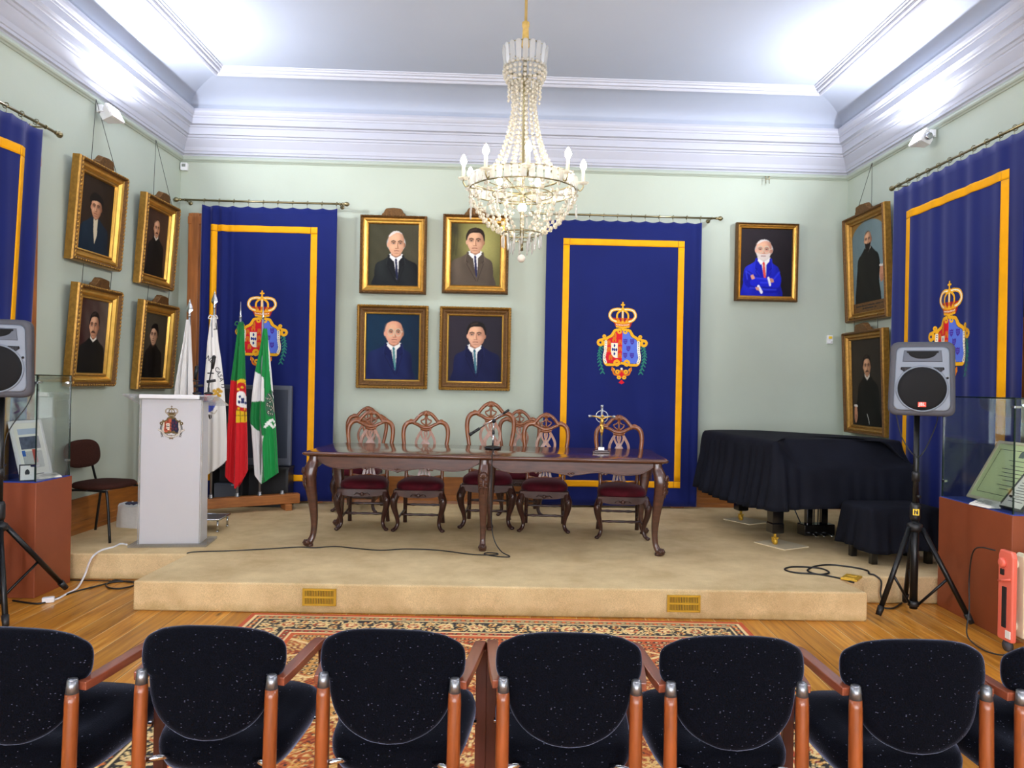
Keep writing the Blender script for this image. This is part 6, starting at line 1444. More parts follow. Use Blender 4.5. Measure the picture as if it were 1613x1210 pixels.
PIANO = [(0, 0), (0.08, 0), (0.65, 0), (1.25, 0), (1.33, 0), (1.34, 0.08), (1.36, 0.5), (1.30, 0.85), (1.02, 1.12), (0.86, 1.38), (0.66, 1.56), (0.35, 1.62), (0.08, 1.55), (0, 1.42), (0, 0.7), (0, 0.08)]
t = thing('grand_piano', 'black grand piano standing on the right of the stage under a cloth', 'piano', PO, PY)
pin = smooth_outline([(a + (0.03 if a < .6 else -0.04), b * 0.95 + 0.03) for a, b in PIANO], 80, 2)
pin2 = [p for p in smooth_outline([(a + (0.03 if a < .6 else -0.04), 0.30 + b * 0.78) for a, b in PIANO], 80, 2)]
MB().slab([(p.x, p.y) for p in pin], 0.56, 0.68).slab([(p.x, p.y) for p in pin2], 0.68, 0.88).build('case', M['blackgloss'], t)
for k, (x, y) in enumerate(((0.16, 0.25), (1.18, 0.25), (0.42, 1.38))):
    lg = MB(); w0, w1 = 0.065, 0.05
    lg.rings([[(x - a, y - a, z), (x + a, y - a, z), (x + a, y + a, z), (x - a, y + a, z)] for a, z in ((0.052, 0.30), (0.05, 0.20), (0.055, 0.195), (0.055, 0.115), (0.035, 0.105))][::-1] + [[(x - a, y - a, z), (x + a, y - a, z), (x + a, y + a, z), (x - a, y + a, z)] for a, z in ((0.07, 0.5), (0.07, 0.56))], smooth=False)
    lo = lg.build('leg', M['blackgloss'], t, bevel=0.004)
    MB().cyl((x - 0.012, y, 0.032), (x + 0.012, y, 0.032), 0.028, 14).box((x, y, 0.066), (0.04, 0.05, 0.012)).box((x - .018, y + .006, 0.048), (0.005, 0.03, 0.04)).box((x + .018, y + .006, 0.048), (0.005, 0.03, 0.04)).cyl((x, y, 0.07), (x, y, 0.11), 0.012, 8).build('caster', M['brightbrass'], lo)
ly = MB(); lx, lyy = 0.66, 0.42
for s in (-1, 1): ly.box((lx + s * 0.075, lyy, 0.34), (0.06, 0.05, 0.46))
ly.box((lx, lyy, 0.10), (0.30, 0.13, 0.10))
lo = ly.build('pedal_lyre', M['blackgloss'], t, bevel=0.006)
for s in (-1, 0, 1): MB().tube([(lx + s * 0.075, lyy - .04, 0.075), (lx + s * 0.075, lyy - 0.11, 0.072), (lx + s * 0.078, lyy - 0.15, 0.058)], [0.012, 0.014, 0.018], 8, flat=0.5).build('pedal', M['brightbrass'] if False else M['chrome'], lo)
MB().cyl((lx - .02, lyy, 0.14), (lx - .02, lyy, 0.56), 0.006, 6).cyl((lx + .02, lyy, 0.14), (lx + .02, lyy, 0.56), 0.006, 6).cyl((lx - .11, lyy + .05, 0.12), (lx - .17, lyy + .35, 0.56), 0.006, 6).cyl((lx + .11, lyy + .05, 0.12), (lx + .17, lyy + .35, 0.56), 0.006, 6).build('lyre_rods', M['blackmetal'], lo)
PT = Matrix.Translation(PO) @ Matrix.Rotation(PY, 4, 'Z')
def pad_under(label, x, y, w, d, a):
    q = PT @ Vector((x, y, 0)); tag(MB().box((0, 0, 0.004), (w, d, 0.008)).build('carpet_square', M['carpetpad'], loc=q, rot=(0, 0, a)), label, 'carpet square', 'carpet squares under the piano wheels')
pad_under('small beige carpet square under the near left piano wheel', 0.22, 0.25, 0.30, 0.34, 0.5); pad_under('small beige carpet square under the far piano wheel', 0.47, 1.36, 0.30, 0.34, 0.55)
def cover(label, name, P, prof, ripple, parent_T, group=None, top_bulge=0.0, front=None):
    """cloth thrown over an outline: rows of (outset, z), each may depend on the boundary point"""
    n = len(P); Nn = normals(P); c = sum((p for p in P), Vector((0, 0))) / n; L = []
    for r in range(len(prof)):
        row = []
        for i in range(n):
            o, z = prof[r](i / n, P[i]); rp = ripple(i / n, r / (len(prof) - 1), P[i]); q = P[i] + Nn[i] * (o + rp); row.append((q.x, q.y, z))
        L.append(row)
    top = [[((p[0] - c.x) * s + c.x, (p[1] - c.y) * s + c.y, p[2] + top_bulge * (1 - s)) for p in L[0]] for s in (0.05, 0.3, 0.6, 0.85)]
    b = MB(); b.rings(top + L, 0, None, True, False)
    o = b.build(name, M['blackcloth'], solid=0.006)
    o.matrix_world = parent_T
    return tag(o, label, 'cloth', group)
OP = smooth_outline(PIANO, 420, 3)
def sfront(p):      # 1 along the keyboard side
    return max(0, min(1, 1 - p.y / 0.22)) * max(0.0, min(1, (p.x - 0.02) / 0.25)) ** 0.8
def mk(o0, z0, o1, z1, zx=None):
    def f(t, p):
        s = sfront(p); s = s * s * (3 - 2 * s); return (o0 + (o1 - o0) * s, z0 + (z1 - z0) * s + (0.012 * math.sin(p.x * 9 + 1) * s if zx else 0))
    return f
hem = lambda t, p: (0.05 + 0.03 * (p.x < 0.1), 0.335 + 0.03 * math.sin(t * 2 * PI * 2 + .6) + 0.05 * max(0, min(1, (p.y - .3) / 1.2)) * 0.4)
rows = [mk(-0.05, 0.928, -0.30, 0.928), mk(-0.012, 0.922, -0.265, 0.918), mk(0.006, 0.90, -0.22, 0.89), mk(0.014, 0.86, -0.13, 0.80, 1), mk(0.018, 0.82, -0.03, 0.735, 1), mk(0.020, 0.77, 0.010, 0.712), mk(0.022, 0.70, 0.022, 0.685)]
for k in range(1, 9):
    f = k / 8
    rows.append((lambda f: (lambda t, p: (0.022 + (hem(t, p)[0] - 0.022) * f, (mk(0, 0.70, 0, 0.685)(t, p)[1]) * (1 - f) + hem(t, p)[1] * f)))(f))
def rip(t, v, p):
    left = max(0.0, min(1, (0.30 - p.x) / 0.25)) ; a = 0.003 + 0.020 * left + 0.010 * (p.y > 0.3) * (1 - left) + 0.004 * (p.y < 0.2)
    k = max(0, v - 0.18) ** 0.8; return a * k * (math.sin(t * 2 * PI * 38 + 1.5 * math.sin(t * 40)) + 0.5 * math.sin(t * 2 * PI * 17 + v * 1.5))
cover('black cloth draped over the grand piano', 'piano_cover', OP, rows, rip, PT, top_bulge=0.0)

# piano stool with its own cloth
sp_ = Vector((3.10, 6.02, STAGE)); SY_ = 0.12
t = thing('piano_stool', 'dark piano stool standing in front of the piano under a cloth', 'stool', sp_, SY_)
MB().box((0, 0, 0.39), (0.54, 0.34, 0.08)).build('seat', M['blackgloss'], t, bevel=0.02)
for sx in (-1, 1):
    for sy in (-1, 1): MB().box((sx * 0.235, sy * 0.14, 0.175), (0.05, 0.05, 0.35)).build('leg', M['blackgloss'], t, bevel=0.004)
SO = smooth_outline([(-.25, -.20), (.25, -.20), (.30, -.20), (.30, -.15), (.30, .15), (.30, .20), (.25, .20), (-.25, .20), (-.30, .20), (-.30, .15), (-.30, -.15), (-.30, -.20)], 200, 3)
srow = [lambda t, p: (-0.03, 0.452), lambda t, p: (-0.008, 0.445), lambda t, p: (0.006, 0.425)] + [(lambda f: (lambda t, p: (0.008 + 0.035 * f, 0.40 - 0.29 * f + 0.012 * math.sin(t * 2 * PI * 3) * f)))(k / 7) for k in range(8)]
cover('black cloth draped over the piano stool', 'stool_cover', SO, srow, lambda t, v, p: (0.016 * max(0, v - .15)) * (math.sin(t * 2 * PI * 11 + 2 * math.sin(t * 9)) + .4 * math.sin(t * 2 * PI * 23)), Matrix.Translation(sp_) @ Matrix.Rotation(SY_, 4, 'Z'), top_bulge=0.012)

# ================================================================== LOUDSPEAKERS ON TRIPODS
def loudspeaker(label, pos, yaw):
    t = thing('loudspeaker', label, 'loudspeaker', pos, yaw, 'loudspeakers on tripods')
    def rrect(w0, w1, h, c, y, z0=0, n=6):
        P = []
        for (cx, cz, a0) in ((w1 / 2 - c, z0 + h - c, 0), (-w1 / 2 + c, z0 + h - c, PI / 2), (-w0 / 2 + c, z0 + c, PI), (w0 / 2 - c, z0 + c, 1.5 * PI)):
            for k in range(n + 1): a = a0 + k / n * PI / 2; P.append((cx + c * math.cos(a), y, cz + c * math.sin(a)))
        return P
    W, H = 0.405, 0.505
    b = MB(); b.rings([rrect(W * .86, W * .82, H - 0.06, 0.05, -0.135, 0.03), rrect(W * .97, W * .93, H - 0.016, 0.05, -0.138, 0.008), rrect(W, W * .96, H, 0.05, -0.12), rrect(W, W * .96, H, 0.05, -0.05), rrect(W * .94, W * .9, H * .96, 0.05, 0.0, 0.01), rrect(W * .62, W * .6, H * .8, 0.05, 0.16, 0.05), rrect(W * .5, W * .5, H * .7, 0.04, 0.18, 0.08)])
    b.build('cabinet', M['spkbody'], t)
    f = MB(); f.rings([rrect(W * .86, W * .80, H - 0.065, 0.04, -0.134, 0.033), rrect(W * .83, W * .77, H - 0.08, 0.04, -0.143, 0.04), rrect(W * .80, W * .74, H - 0.09, 0.04, -0.143, 0.045)])
    o = f.build('baffle', M['spkface'], t)
    w = MB(); T = Vector((0, -0.143, 0.185)); w.lathe([(0.158, -0.006), (0.16, 0.004), (0.152, 0.010), (0.146, 0.004), (0.146, -0.004)], T, 40, 0, None, True, (0, -1, 0)); w.build('woofer_ring', M['spkface'], t)
    MB().lathe([(0.149, 0), (0.147, 0.010), (0.12, 0.020), (0.06, 0.027), (0.001, 0.029)], (0, -0.141, 0.185), 40, 0, None, True, (0, -1, 0)).build('woofer_grille', M['grille'], t)
    h = MB(); zc = 0.405
    h.rings([[(x * sx, y, zc + z) for x, z in ((-.12, -.036), (.12, -.036), (.112, .042), (-.112, .042))] for sx, y in ((1, -0.1445),)] + [[(x, -0.1465, zc + z) for x, z in ((-.115, -.032), (.115, -.032), (.107, .038), (-.107, .038))]], smooth=False)
    h.build('horn_mouth', M['tvgrey'], t)
    g = MB()
    for k in range(24):
        a0, a1 = PI * k / 24, PI * (k + 1) / 24
        g.add([(0, -0.148, zc + .03), (0.085 * math.cos(a0), -0.148, zc + .026 - .042 * math.sin(a0)), (0.085 * math.cos(a1), -0.148, zc + .026 - .042 * math.sin(a1)), (0, -0.1462, zc + .03)], [(0, 1, 2)], 0, None, False)
    g.box((0, -0.1475, zc + .03), (0.19, 0.002, 0.012)); g.build('horn_throat', M['grille'], t)
    for s in (-1, 1):
        p = MB(); p.prism([(s * .065, .332), (s * .128, .332), (s * .132, .318), (s * .11, .30), (s * .085, .288), (s * .07, .30)], -0.1485, -0.140); po = p.build('port', M['grille'], t)
        q = MB()
        for k in range(6): q.box((s * (.075 + .0085 * k), -0.1495, .316), (0.0026, 0.003, 0.024))
        q.build('port_ribs', M['spkbody'], po)
    l = MB().box((0, -0.178, 0.078), (0.05, 0.006, 0.034)); lo = l.build('badge', M['red'], t, bevel=0.002)
    lt = MB(); glyph(lt, 'JBL', Vector((0, -0.1815, 0.079)), 0, 0.021); lt.build('badge_lettering', M['whiteink'], lo)
    MB().lathe([(0.008, 0), (0.008, 0.004)], (0.15, -0.143, 0.26), 10, 0, None, True, (0, -1, 0)).build('fixing_screw', M['black'], t)
    return t
def tripod(label, base, hub_z, top_z, feet, sticker):
    t = thing('speaker_stand', label, 'speaker stand', base, 0, 'black tripod speaker stands')
    MB().cyl((0, 0, 0.055), (0, 0, hub_z + 0.06), 0.026, 14).build('outer_pole', M['blackmetal'], t)
    MB().cyl((0, 0, hub_z), (0, 0, top_z), 0.0185, 14).build('inner_pole', M['blackmetal'], t)
    MB().lathe([(0.03, hub_z + .03), (0.034, hub_z + .05), (0.034, hub_z + .13), (0.026, hub_z + .15)], (0, 0, 0), 14).cyl((0, -.03, hub_z + .20), (0, -.055, hub_z + .20), 0.012, 8).lathe([(0.026, hub_z + .30), (0.026, hub_z + .36), (0.02, hub_z + .37)], (0, 0, 0), 14).build('collar', M['black'], t)
    MB().lathe([(0.03, hub_z - .05), (0.05, hub_z - .035), (0.05, hub_z), (0.03, hub_z + .012)], (0, 0, 0), 16).build('hub', M['black'], t)
    if sticker:
        s = MB().box((0, 0, 0), (0.04, 0.003, 0.044)); so = s.build('maker_label', M['yellow'], t, loc=(-0.012, -0.0345, hub_z + .09), rot=(0, 0, -0.3))
        MB().box((-.009, -.0018, 0), (0.006, 0.002, 0.03)).box((.009, -.0018, 0), (0.006, 0.002, 0.03)).box((0, -.0018, .003), (0.02, 0.002, 0.006)).box((.004, -.0018, -.006), (0.006, 0.002, 0.016)).build('maker_mark', M['blackink'], so)
    for f in feet:
        d = Vector((f[0], f[1], 0)); r = d.length; n = d.normalized(); a = n * 0.045 + Vector((0, 0, hub_z - 0.02)); e = d + Vector((0, 0, 0.025)); e = e - (e - a).normalized() * 0.03
        g = MB().cyl(a, e, 0.0175, 12).build('leg', M['blackmetal'], t)
        MB().cyl(a.lerp(e, 0.94), e + (e - a).normalized() * 0.028, 0.023, 12, r2=0.019).build('rubber_foot', M['black'], g)
        m = a.lerp(e, 0.56); MB().cyl(n * 0.028 + Vector((0, 0, 0.085)), m, 0.009, 8).build('brace', M['blackmetal'], t)
    MB().lathe([(0.03, 0.07), (0.036, 0.075), (0.036, 0.10), (0.03, 0.11)], (0, 0, 0), 14).build('lower_collar', M['black'], t)
    return t
fa, fb, fc = on_z(1374, 975, 0), on_z(1531, 989, 0), on_z(1418, 949, 0); fa.x += 0.04; fc.y = min(fc.y, sR.y - 0.05)
bs = (fa + fb + fc) / 3; bs.y = 5.17; bs.x = at_d(1441, 830, bs.y).x
hz = at_d(1441, 826, bs.y).z; sz = at_d(1450, 655, bs.y - .1).z
tripod('black tripod speaker stand at the right end of the stage', (bs.x, bs.y, 0), hz, sz + 0.02, [(p.x - bs.x, p.y - bs.y) for p in (fa, fb, fc)], True)
loudspeaker('grey loudspeaker on the right tripod with its round grille in full view', (bs.x + 0.02, bs.y, sz), -0.44)
tag(MB().tube(catmull([(bs.x - 0.15, bs.y, sz + .02), (bs.x - .11, bs.y - .01, sz - .15), (bs.x - .03, bs.y - .03, sz - .28), (bs.x + .03, bs.y - .03, sz - .26), (bs.x + .13, bs.y, sz - .08), (bs.x + .16, bs.y + .02, sz + .03)], 6), 0.004, 6).build('speaker_cable', M['black']), 'thin black cable hanging under the right loudspeaker', 'cable')
l1, l2 = on_z(104, 932, 0), on_z(9, 993, 0); lb = Vector((-3.365, 4.88, 0)); lhz = at_d(2, 826, lb.y).z; lsz = at_d(0, 625, lb.y).z
tripod('black tripod speaker stand at the left picture edge before the glass case', lb, lhz, lsz + 0.02, [(l1.x - lb.x, l1.y - lb.y), (l2.x - lb.x, l2.y - lb.y), (-0.20, -0.09)], False)
loudspeaker('grey loudspeaker cut by the left edge of the photo', (lb.x - 0.01, lb.y, lsz), 0.40)
tag(MB().tube(catmull([(lb.x + 0.16, lb.y + .10, lsz + .1), (lb.x + .14, lb.y + .05, lsz - .05), (lb.x + .06, lb.y - .03, lsz - .25), (lb.x + .045, lb.y - .03, lsz - .5), (lb.x + .04, lb.y - .02, .9)], 6), 0.004, 6).build('speaker_cable', M['black']), 'thin black cable hanging under the left loudspeaker', 'cable')

# ================================================================== GLASS DISPLAY CASES
def display_case(label, x0, x1, y0, y1, zp, zg, clampside):
    t = thing('display_case', label, 'display case', ((x0 + x1) / 2, (y0 + y1) / 2, 0), 0, 'brown glass display cases')
    w, d = (x1 - x0), (y1 - y0)
    MB().box((0, 0, zp / 2), (w, d, zp)).build('pedestal', M['pedestal'], t, bevel=0.004)
    MB().box((0, 0, zp + 0.003), (w - 0.02, d - 0.02, 0.006)).build('felt_lining', M['bluefelt'], t)
    gw, gd = w - 0.03, d - 0.03; th = 0.006; h = zg - zp - 0.006; zc = zp + 0.006 + h / 2
    for s in (-1, 1):
        MB().box((s * (gw / 2), 0, zc), (th, gd - th, h)).build('glass_pane', M['glass'], t)
        MB().box((0, s * (gd / 2), zc), (gw - th, th, h)).build('glass_pane', M['glass'], t)
    MB().box((0, 0, zg + 0.004), (gw + th, gd + th, 0.006)).build('glass_top', M['glass'], t)
    e = MB()
    for sx in (-1, 1):
        for sy in (-1, 1): e.box((sx * gw / 2, sy * gd / 2, zc), (0.0075, 0.0075, h))
        e.box((sx * (gw / 2 + .001), 0, zg + 0.004), (0.0065, gd + .008, 0.0075)); e.box((0, sx * (gd / 2 + .001), zg + 0.004), (gw + .008, 0.0065, 0.0075))
    e.build('glass_edges', M['glassedge'], t)
    for sx in (-1, 1):
        for sy in (-1, 1):
            for z in (zg - 0.05, zp + 0.12):
                MB().box((sx * gw / 2 - sx * 0.015, sy * gd / 2, z), (0.035, 0.012, 0.014)).box((sx * gw / 2, sy * gd / 2 - sy * 0.015, z), (0.012, 0.035, 0.014)).build('corner_clamp', M['chrome'], t)
    return t
display_case('brown pedestal glass case at the right with green certificates inside', 3.165, 3.80, 4.655, 5.455, 0.80, 1.535, -1)
display_case('brown pedestal glass case at the left with a leaning document inside', -3.60, -3.325, 5.19, 5.615, 0.81, 1.565, 1)
ZR, ZL = 0.807, 0.817
def leaning(name, label, cat, pos, yaw, lean, w, h, framem, papm, details, depth=0.02, group=None, fw=0.022):
    """framed sheet leaning back; local x along its width, faces -y"""
    t = thing(name, label, cat, pos, (-lean, 0, yaw), group)
    f = MB()
    for s in (-1, 1): f.box((s * (w / 2 - fw / 2), 0, h / 2), (fw, depth, h)); 
    f.box((0, 0, fw / 2), (w - 2 * fw, depth, fw)).box((0, 0, h - fw / 2), (w - 2 * fw, depth, fw)).box((0, depth * .3, h / 2), (w - fw, depth * .4, h - fw))
    f.build('frame', framem, t, bevel=0.002)
    MB().box((0, -depth * .1, h / 2), (w - 2 * fw + .002, 0.004, h - 2 * fw + .002)).build('sheet', papm, t)
    details(t, w, h, -depth * .1 - 0.0028); return t
def cert(t, w, h, y):
    b = MB(); iw, ih = w - .13, h - .13
    for s in (-1, 1): b.box((s * iw / 2, y, h / 2), (0.003, 0.001, ih)); b.box((0, y, h / 2 + s * ih / 2), (iw, 0.001, 0.003))
    for z, l in ((.70, .34), (.62, .2), (.56, .42), (.50, .36), (.44, .40), (.38, .2), (.30, .3), (.24, .15)): b.box((0, y, h * z), (w * l, 0.001, 0.004))
    b.build('printed_lines', M['blackink'], t)
    MB().box((-0.01, y, h * .80), (0.05, 0.001, 0.04)).prism([(-.035, h * .84), (.025, h * .84), (.01, h * .87), (-.02, h * .87)], y - .0005, y + .0005).build('printed_crest', mat('grey_print', '#5b6f6a', 0.7), t)
leaning('certificate', 'pale green framed certificate leaning at the back of the right glass case', 'certificate', (3.30, 5.02, ZR + .012), -PI / 2 + 0.02, 0.52, 0.62, 0.47, M['ivory'], M['greenpaper'], cert)
def lines(t, w, h, y):
    b = MB()
    for k in range(9): b.box((0, y, h * (.2 + .07 * k)), (w * .6, 0.001, 0.004))
    b.build('printed_lines', M['blackink'], t)
leaning('certificate', 'white framed document leaning nearest the glass in the right case', 'certificate', (3.245, 4.80, ZR + .012), -PI / 2 + 0.02, 0.68, 0.22, 0.30, M['black'], M['paper'], lines, fw=0.012)
def card(label, pos, yaw, w, d, h):
    t = thing('caption_card', label, 'card', pos, yaw, 'white caption cards in the glass cases')
    MB().add([(-w / 2, -d / 2, 0.002), (w / 2, -d / 2, 0.002), (w / 2, -d / 2 + .006, 0.012), (-w / 2, -d / 2 + .006, 0.012), (-w / 2, d / 2, h), (w / 2, d / 2, h), (-w / 2, d / 2, 0), (w / 2, d / 2, 0)], [(0, 1, 2, 3), (3, 2, 5, 4), (4, 5, 7, 6), (0, 3, 4, 6), (1, 7, 5, 2), (0, 6, 7, 1)], 0, None, False).build('folded_card', M['paper'], t)
    b = MB(); n = Vector((0, -(h - .012), d - .006)).normalized()
    for k in range(4):
        f = .25 + .17 * k; yy = -d / 2 + .006 + (d - .006) * f; zz = 0.012 + (h - .012) * f; b.box((0, yy + n.y * .0008, zz + n.z * .0008), (w * (.7 if k < 3 else .4), 0.003, 0.0008), rot=Matrix.Rotation(math.atan2(h - .012, d - .006), 3, 'X'))
    b.build('printed_lines', M['blackink'], t)
q = on_z(1546, 798, ZR); card('white caption card in front of the green certificate in the right case', (q.x + .02, q.y, ZR), -PI / 2 + .15, 0.17, 0.09, 0.045)
def poster(t, w, h, y):
    MB().box((0, y, h * .80), (w * .62, 0.001, h * .10)).build('blue_heading', M['bluepaper'], t)
    MB().box((0, y, h * .60), (w * .62, 0.001, h * .22)).build('printed_photo', mat('dark_photo', '#4d5668', 0.6, var=0.4, scale=30), t)
    MB().box((0, y, h * .30), (w * .62, 0.001, h * .30)).build('text_block', mat('grey_sheet', '#b4b6b4', 0.7, var=0.1, scale=60), t)
    MB().box((.02, y - .001, h * .36), (w * .12, 0.001, h * .24)).build('red_bar', mat('red_print', '#b5483c', 0.6), t)
    MB().box((-.08, y - .001, h * .42), (w * .1, 0.001, h * .1)).build('blue_bar', mat('blue_print', '#2c62b0', 0.6), t)
leaning('document_frame', 'pale framed document with a red bar leaning in the left glass case', 'document', (-3.455, 5.40, ZL + .012), PI / 2 - 0.12, 0.26, 0.30, 0.42, M['whiteplastic'], M['paper'], poster, fw=0.02)
q = on_z(38, 752, ZL)
q = Vector((-3.425, 5.245, ZL))
t = thing('small_plaque', 'small black-edged plaque with a crest on a stand in the left case', 'plaque', q, 0.6)
MB().box((0, 0, 0.058), (0.085, 0.006, 0.105)).build('panel', M['whiteplastic'], t)
b = MB()
for s in (-1, 1): b.box((s * .045, 0, .058), (.008, .01, .117)); b.box((0, 0, .058 + s * .055), (.098, .01, .008))
b.cyl((.02, .0, .04), (.10, .02, .05), .004, 6).cyl((.045, .03, .003), (.045, 0, .06), .004, 6); b.build('wire_stand', M['black'], t)
MB().prism([(-.012, .045), (.012, .045), (.015, .06), (.01, .075), (0, .085), (-.01, .075), (-.015, .06)], -.0045, -.003).build('printed_crest', M['blackink'], t)
card('white caption card beside the small plaque in the left case', (-3.385, 5.42, ZL), PI / 2 - 0.45, 0.16, 0.07, 0.03)

# ================================================================== OIL RADIATOR
t = thing('oil_radiator', 'salmon pink and cream oil radiator on wheels at the right picture edge', 'radiator', (2.955, 4.40, 0), 0.03)
b = MB()
b.prism([(-.058, .10), (.058, .10), (.062, .12), (.062, .60), (.05, .635), (-.05, .635), (-.062, .60), (-.062, .12)], 0, 0.032, 0, Matrix.Rotation(-PI / 2, 4, 'Z') @ Matrix.Scale(-1, 4, (0, 1, 0)) if False else Matrix.Rotation(PI / 2, 4, 'Z') @ Matrix.Translation((0, -0.032, 0)))
hp = b.build('control_panel', M['pink'], t, bevel=0.008)
MB().box((-0.003, 0.0, 0.30), (0.008, 0.032, 0.24)).build('air_slot', M['blackink'], hp)
MB().box((-0.004, 0.02, 0.505), (0.01, 0.026, 0.034)).build('switch', M['black'], hp); MB().lathe([(0.03, 0), (0.028, 0.012), (0.02, 0.018)], (0, 0.02, 0.56), 18, 0, None, True, (-1, 0, 0)).tube([(-.004, -.05, .475), (-.02, -.02, .465), (-.02, .03, .45)], 0.006, 6).build('thermostat_dial', M['pink'], hp)
MB().box((-.002, -.035, .145), (0.006, 0.04, 0.045)).build('rating_label', M['whiteink'], hp)
for k in range(7):
    x = 0.072 + 0.055 * k; f = MB()
    f.tube([(x, 0, .14), (x, 0, .60)], 0.024, 10, flat=2.2, up=(1, 0, 0)) if False else f.prism([(-.07, .13), (.07, .13), (.078, .15), (.078, .58), (.066, .615), (-.066, .615), (-.078, .58), (-.078, .15)], -.0105, .0105, 0, Matrix.Translation((x, 0, 0)) @ Matrix.Rotation(PI / 2, 4, 'Z'))
    f.build('fin', M['cream'], t, bevel=0.009)
MB().cyl((0.025, 0, .56), (.42, 0, .56), .03, 14).cyl((0.025, 0, .19), (.42, 0, .19), .03, 14).build('oil_pipe', M['cream'], t)
for x in (.10, .40):
    MB().cyl((x, -.10, .105), (x, .10, .105), .009, 8).box((x, 0, .118), (.04, .18, .012)).build('wheel_axle', M['steel'], t)
    for s in (-1, 1): MB().cyl((x - .014, s * .105, .033), (x + .014, s * .105, .033), .033, 14).box((x, s * .105, .082), (.036, .03, .05)).build('wheel', M['spkbody'], t)
tag(MB().tube(catmull([(2.94, 4.47, .62), (2.90, 4.60, .60), (2.93, 4.70, .42), (2.92, 4.68, .2), (2.88, 4.63, .05), (2.90, 4.50, .007), (2.955, 4.42, .007), (2.99, 4.40, .03)], 8), 0.0045, 6).build('power_cord', M['black']), 'dark power cord hanging beside the pink radiator', 'cord')

# ================================================================== CABLES, FLOOR SOCKET
def zpath(pts, z): return [tuple(on_z(x, y, z)[:2]) + (z,) for x, y in pts]
wc = zpath([(78, 947), (92, 943), (106, 935), (122, 926)], 0.008) + [tuple(at_d(134, 905, sL.y - .03)), tuple(at_d(140, 888, sL.y - .025)), tuple(at_d(147, 876, sL.y - .02))] + zpath([(160, 867), (178, 862), (190, 857), (200, 858)], STAGE + .008)
tag(MB().tube(catmull(wc, 8), 0.0075, 8).build('extension_lead', M['whiteplastic']), 'white extension lead running from the stage edge down to the floor', 'extension lead')
q = on_z(76, 949, 0); t = thing('socket_block', 'white plug socket at the end of the extension lead on the floorboards', 'socket', (q.x, q.y, 0), 0.5)
MB().box((0, 0, .018), (.075, .045, .036)).build('block', M['whiteplastic'], t, bevel=.006)
fc_ = zpath([(20, 946), (60, 951), (85, 944), (118, 932), (150, 924), (180, 917), (206, 916), (211, 922), (190, 927), (172, 926), (168, 920), (182, 914), (205, 917), (228, 915), (250, 903)], 0.0065)
tag(MB().tube(catmull([p for p in fc_], 8), 0.006, 6).build('floor_cable', M['black']), 'black cable looped on the floorboards left of the stage front', 'cable')
rc = zpath([(1345, 918), (1322, 911), (1290, 905), (1252, 902), (1236, 897), (1250, 893), (1290, 895), (1306, 902), (1290, 905), (1272, 899), (1285, 892), (1310, 890), (1345, 894), (1366, 899), (1369, 904)], STAGE + .0065)
e = rc[-1]; ey = min(s2.y, sR.y) - 0.02; rc += [(e[0] + .02, ey + .03, STAGE + .008), (e[0] + .025, ey, STAGE - .03), (e[0] + .02, ey - .005, .08), (e[0] + .03, ey - .03, .012)] + zpath([(1385, 957), (1400, 958), (1414, 950)], 0.008)
rc = [(x + (.03 if z < .19 else 0), y, z) for x, y, z in rc]
tag(MB().tube(catmull(rc, 8), 0.0065, 6).build('coiled_cable', M['black']), 'black cable coiled on the right end of the stage', 'cable')
q = on_z(1352, 915, STAGE); t = thing('floor_socket', 'brass double floor socket plate on the right edge of the stage step', 'socket', (q.x - .04, q.y + .02, STAGE + .012), 0.9)
MB().box((0, 0, .004), (.16, .11, .014)).build('plate', M['brightbrass'], t, bevel=.003)
for s in (-1, 1): MB().box((s * .036, 0, .012), (.055, .07, .006)).build('socket_cover', M['brightbrass'], t, bevel=.002)

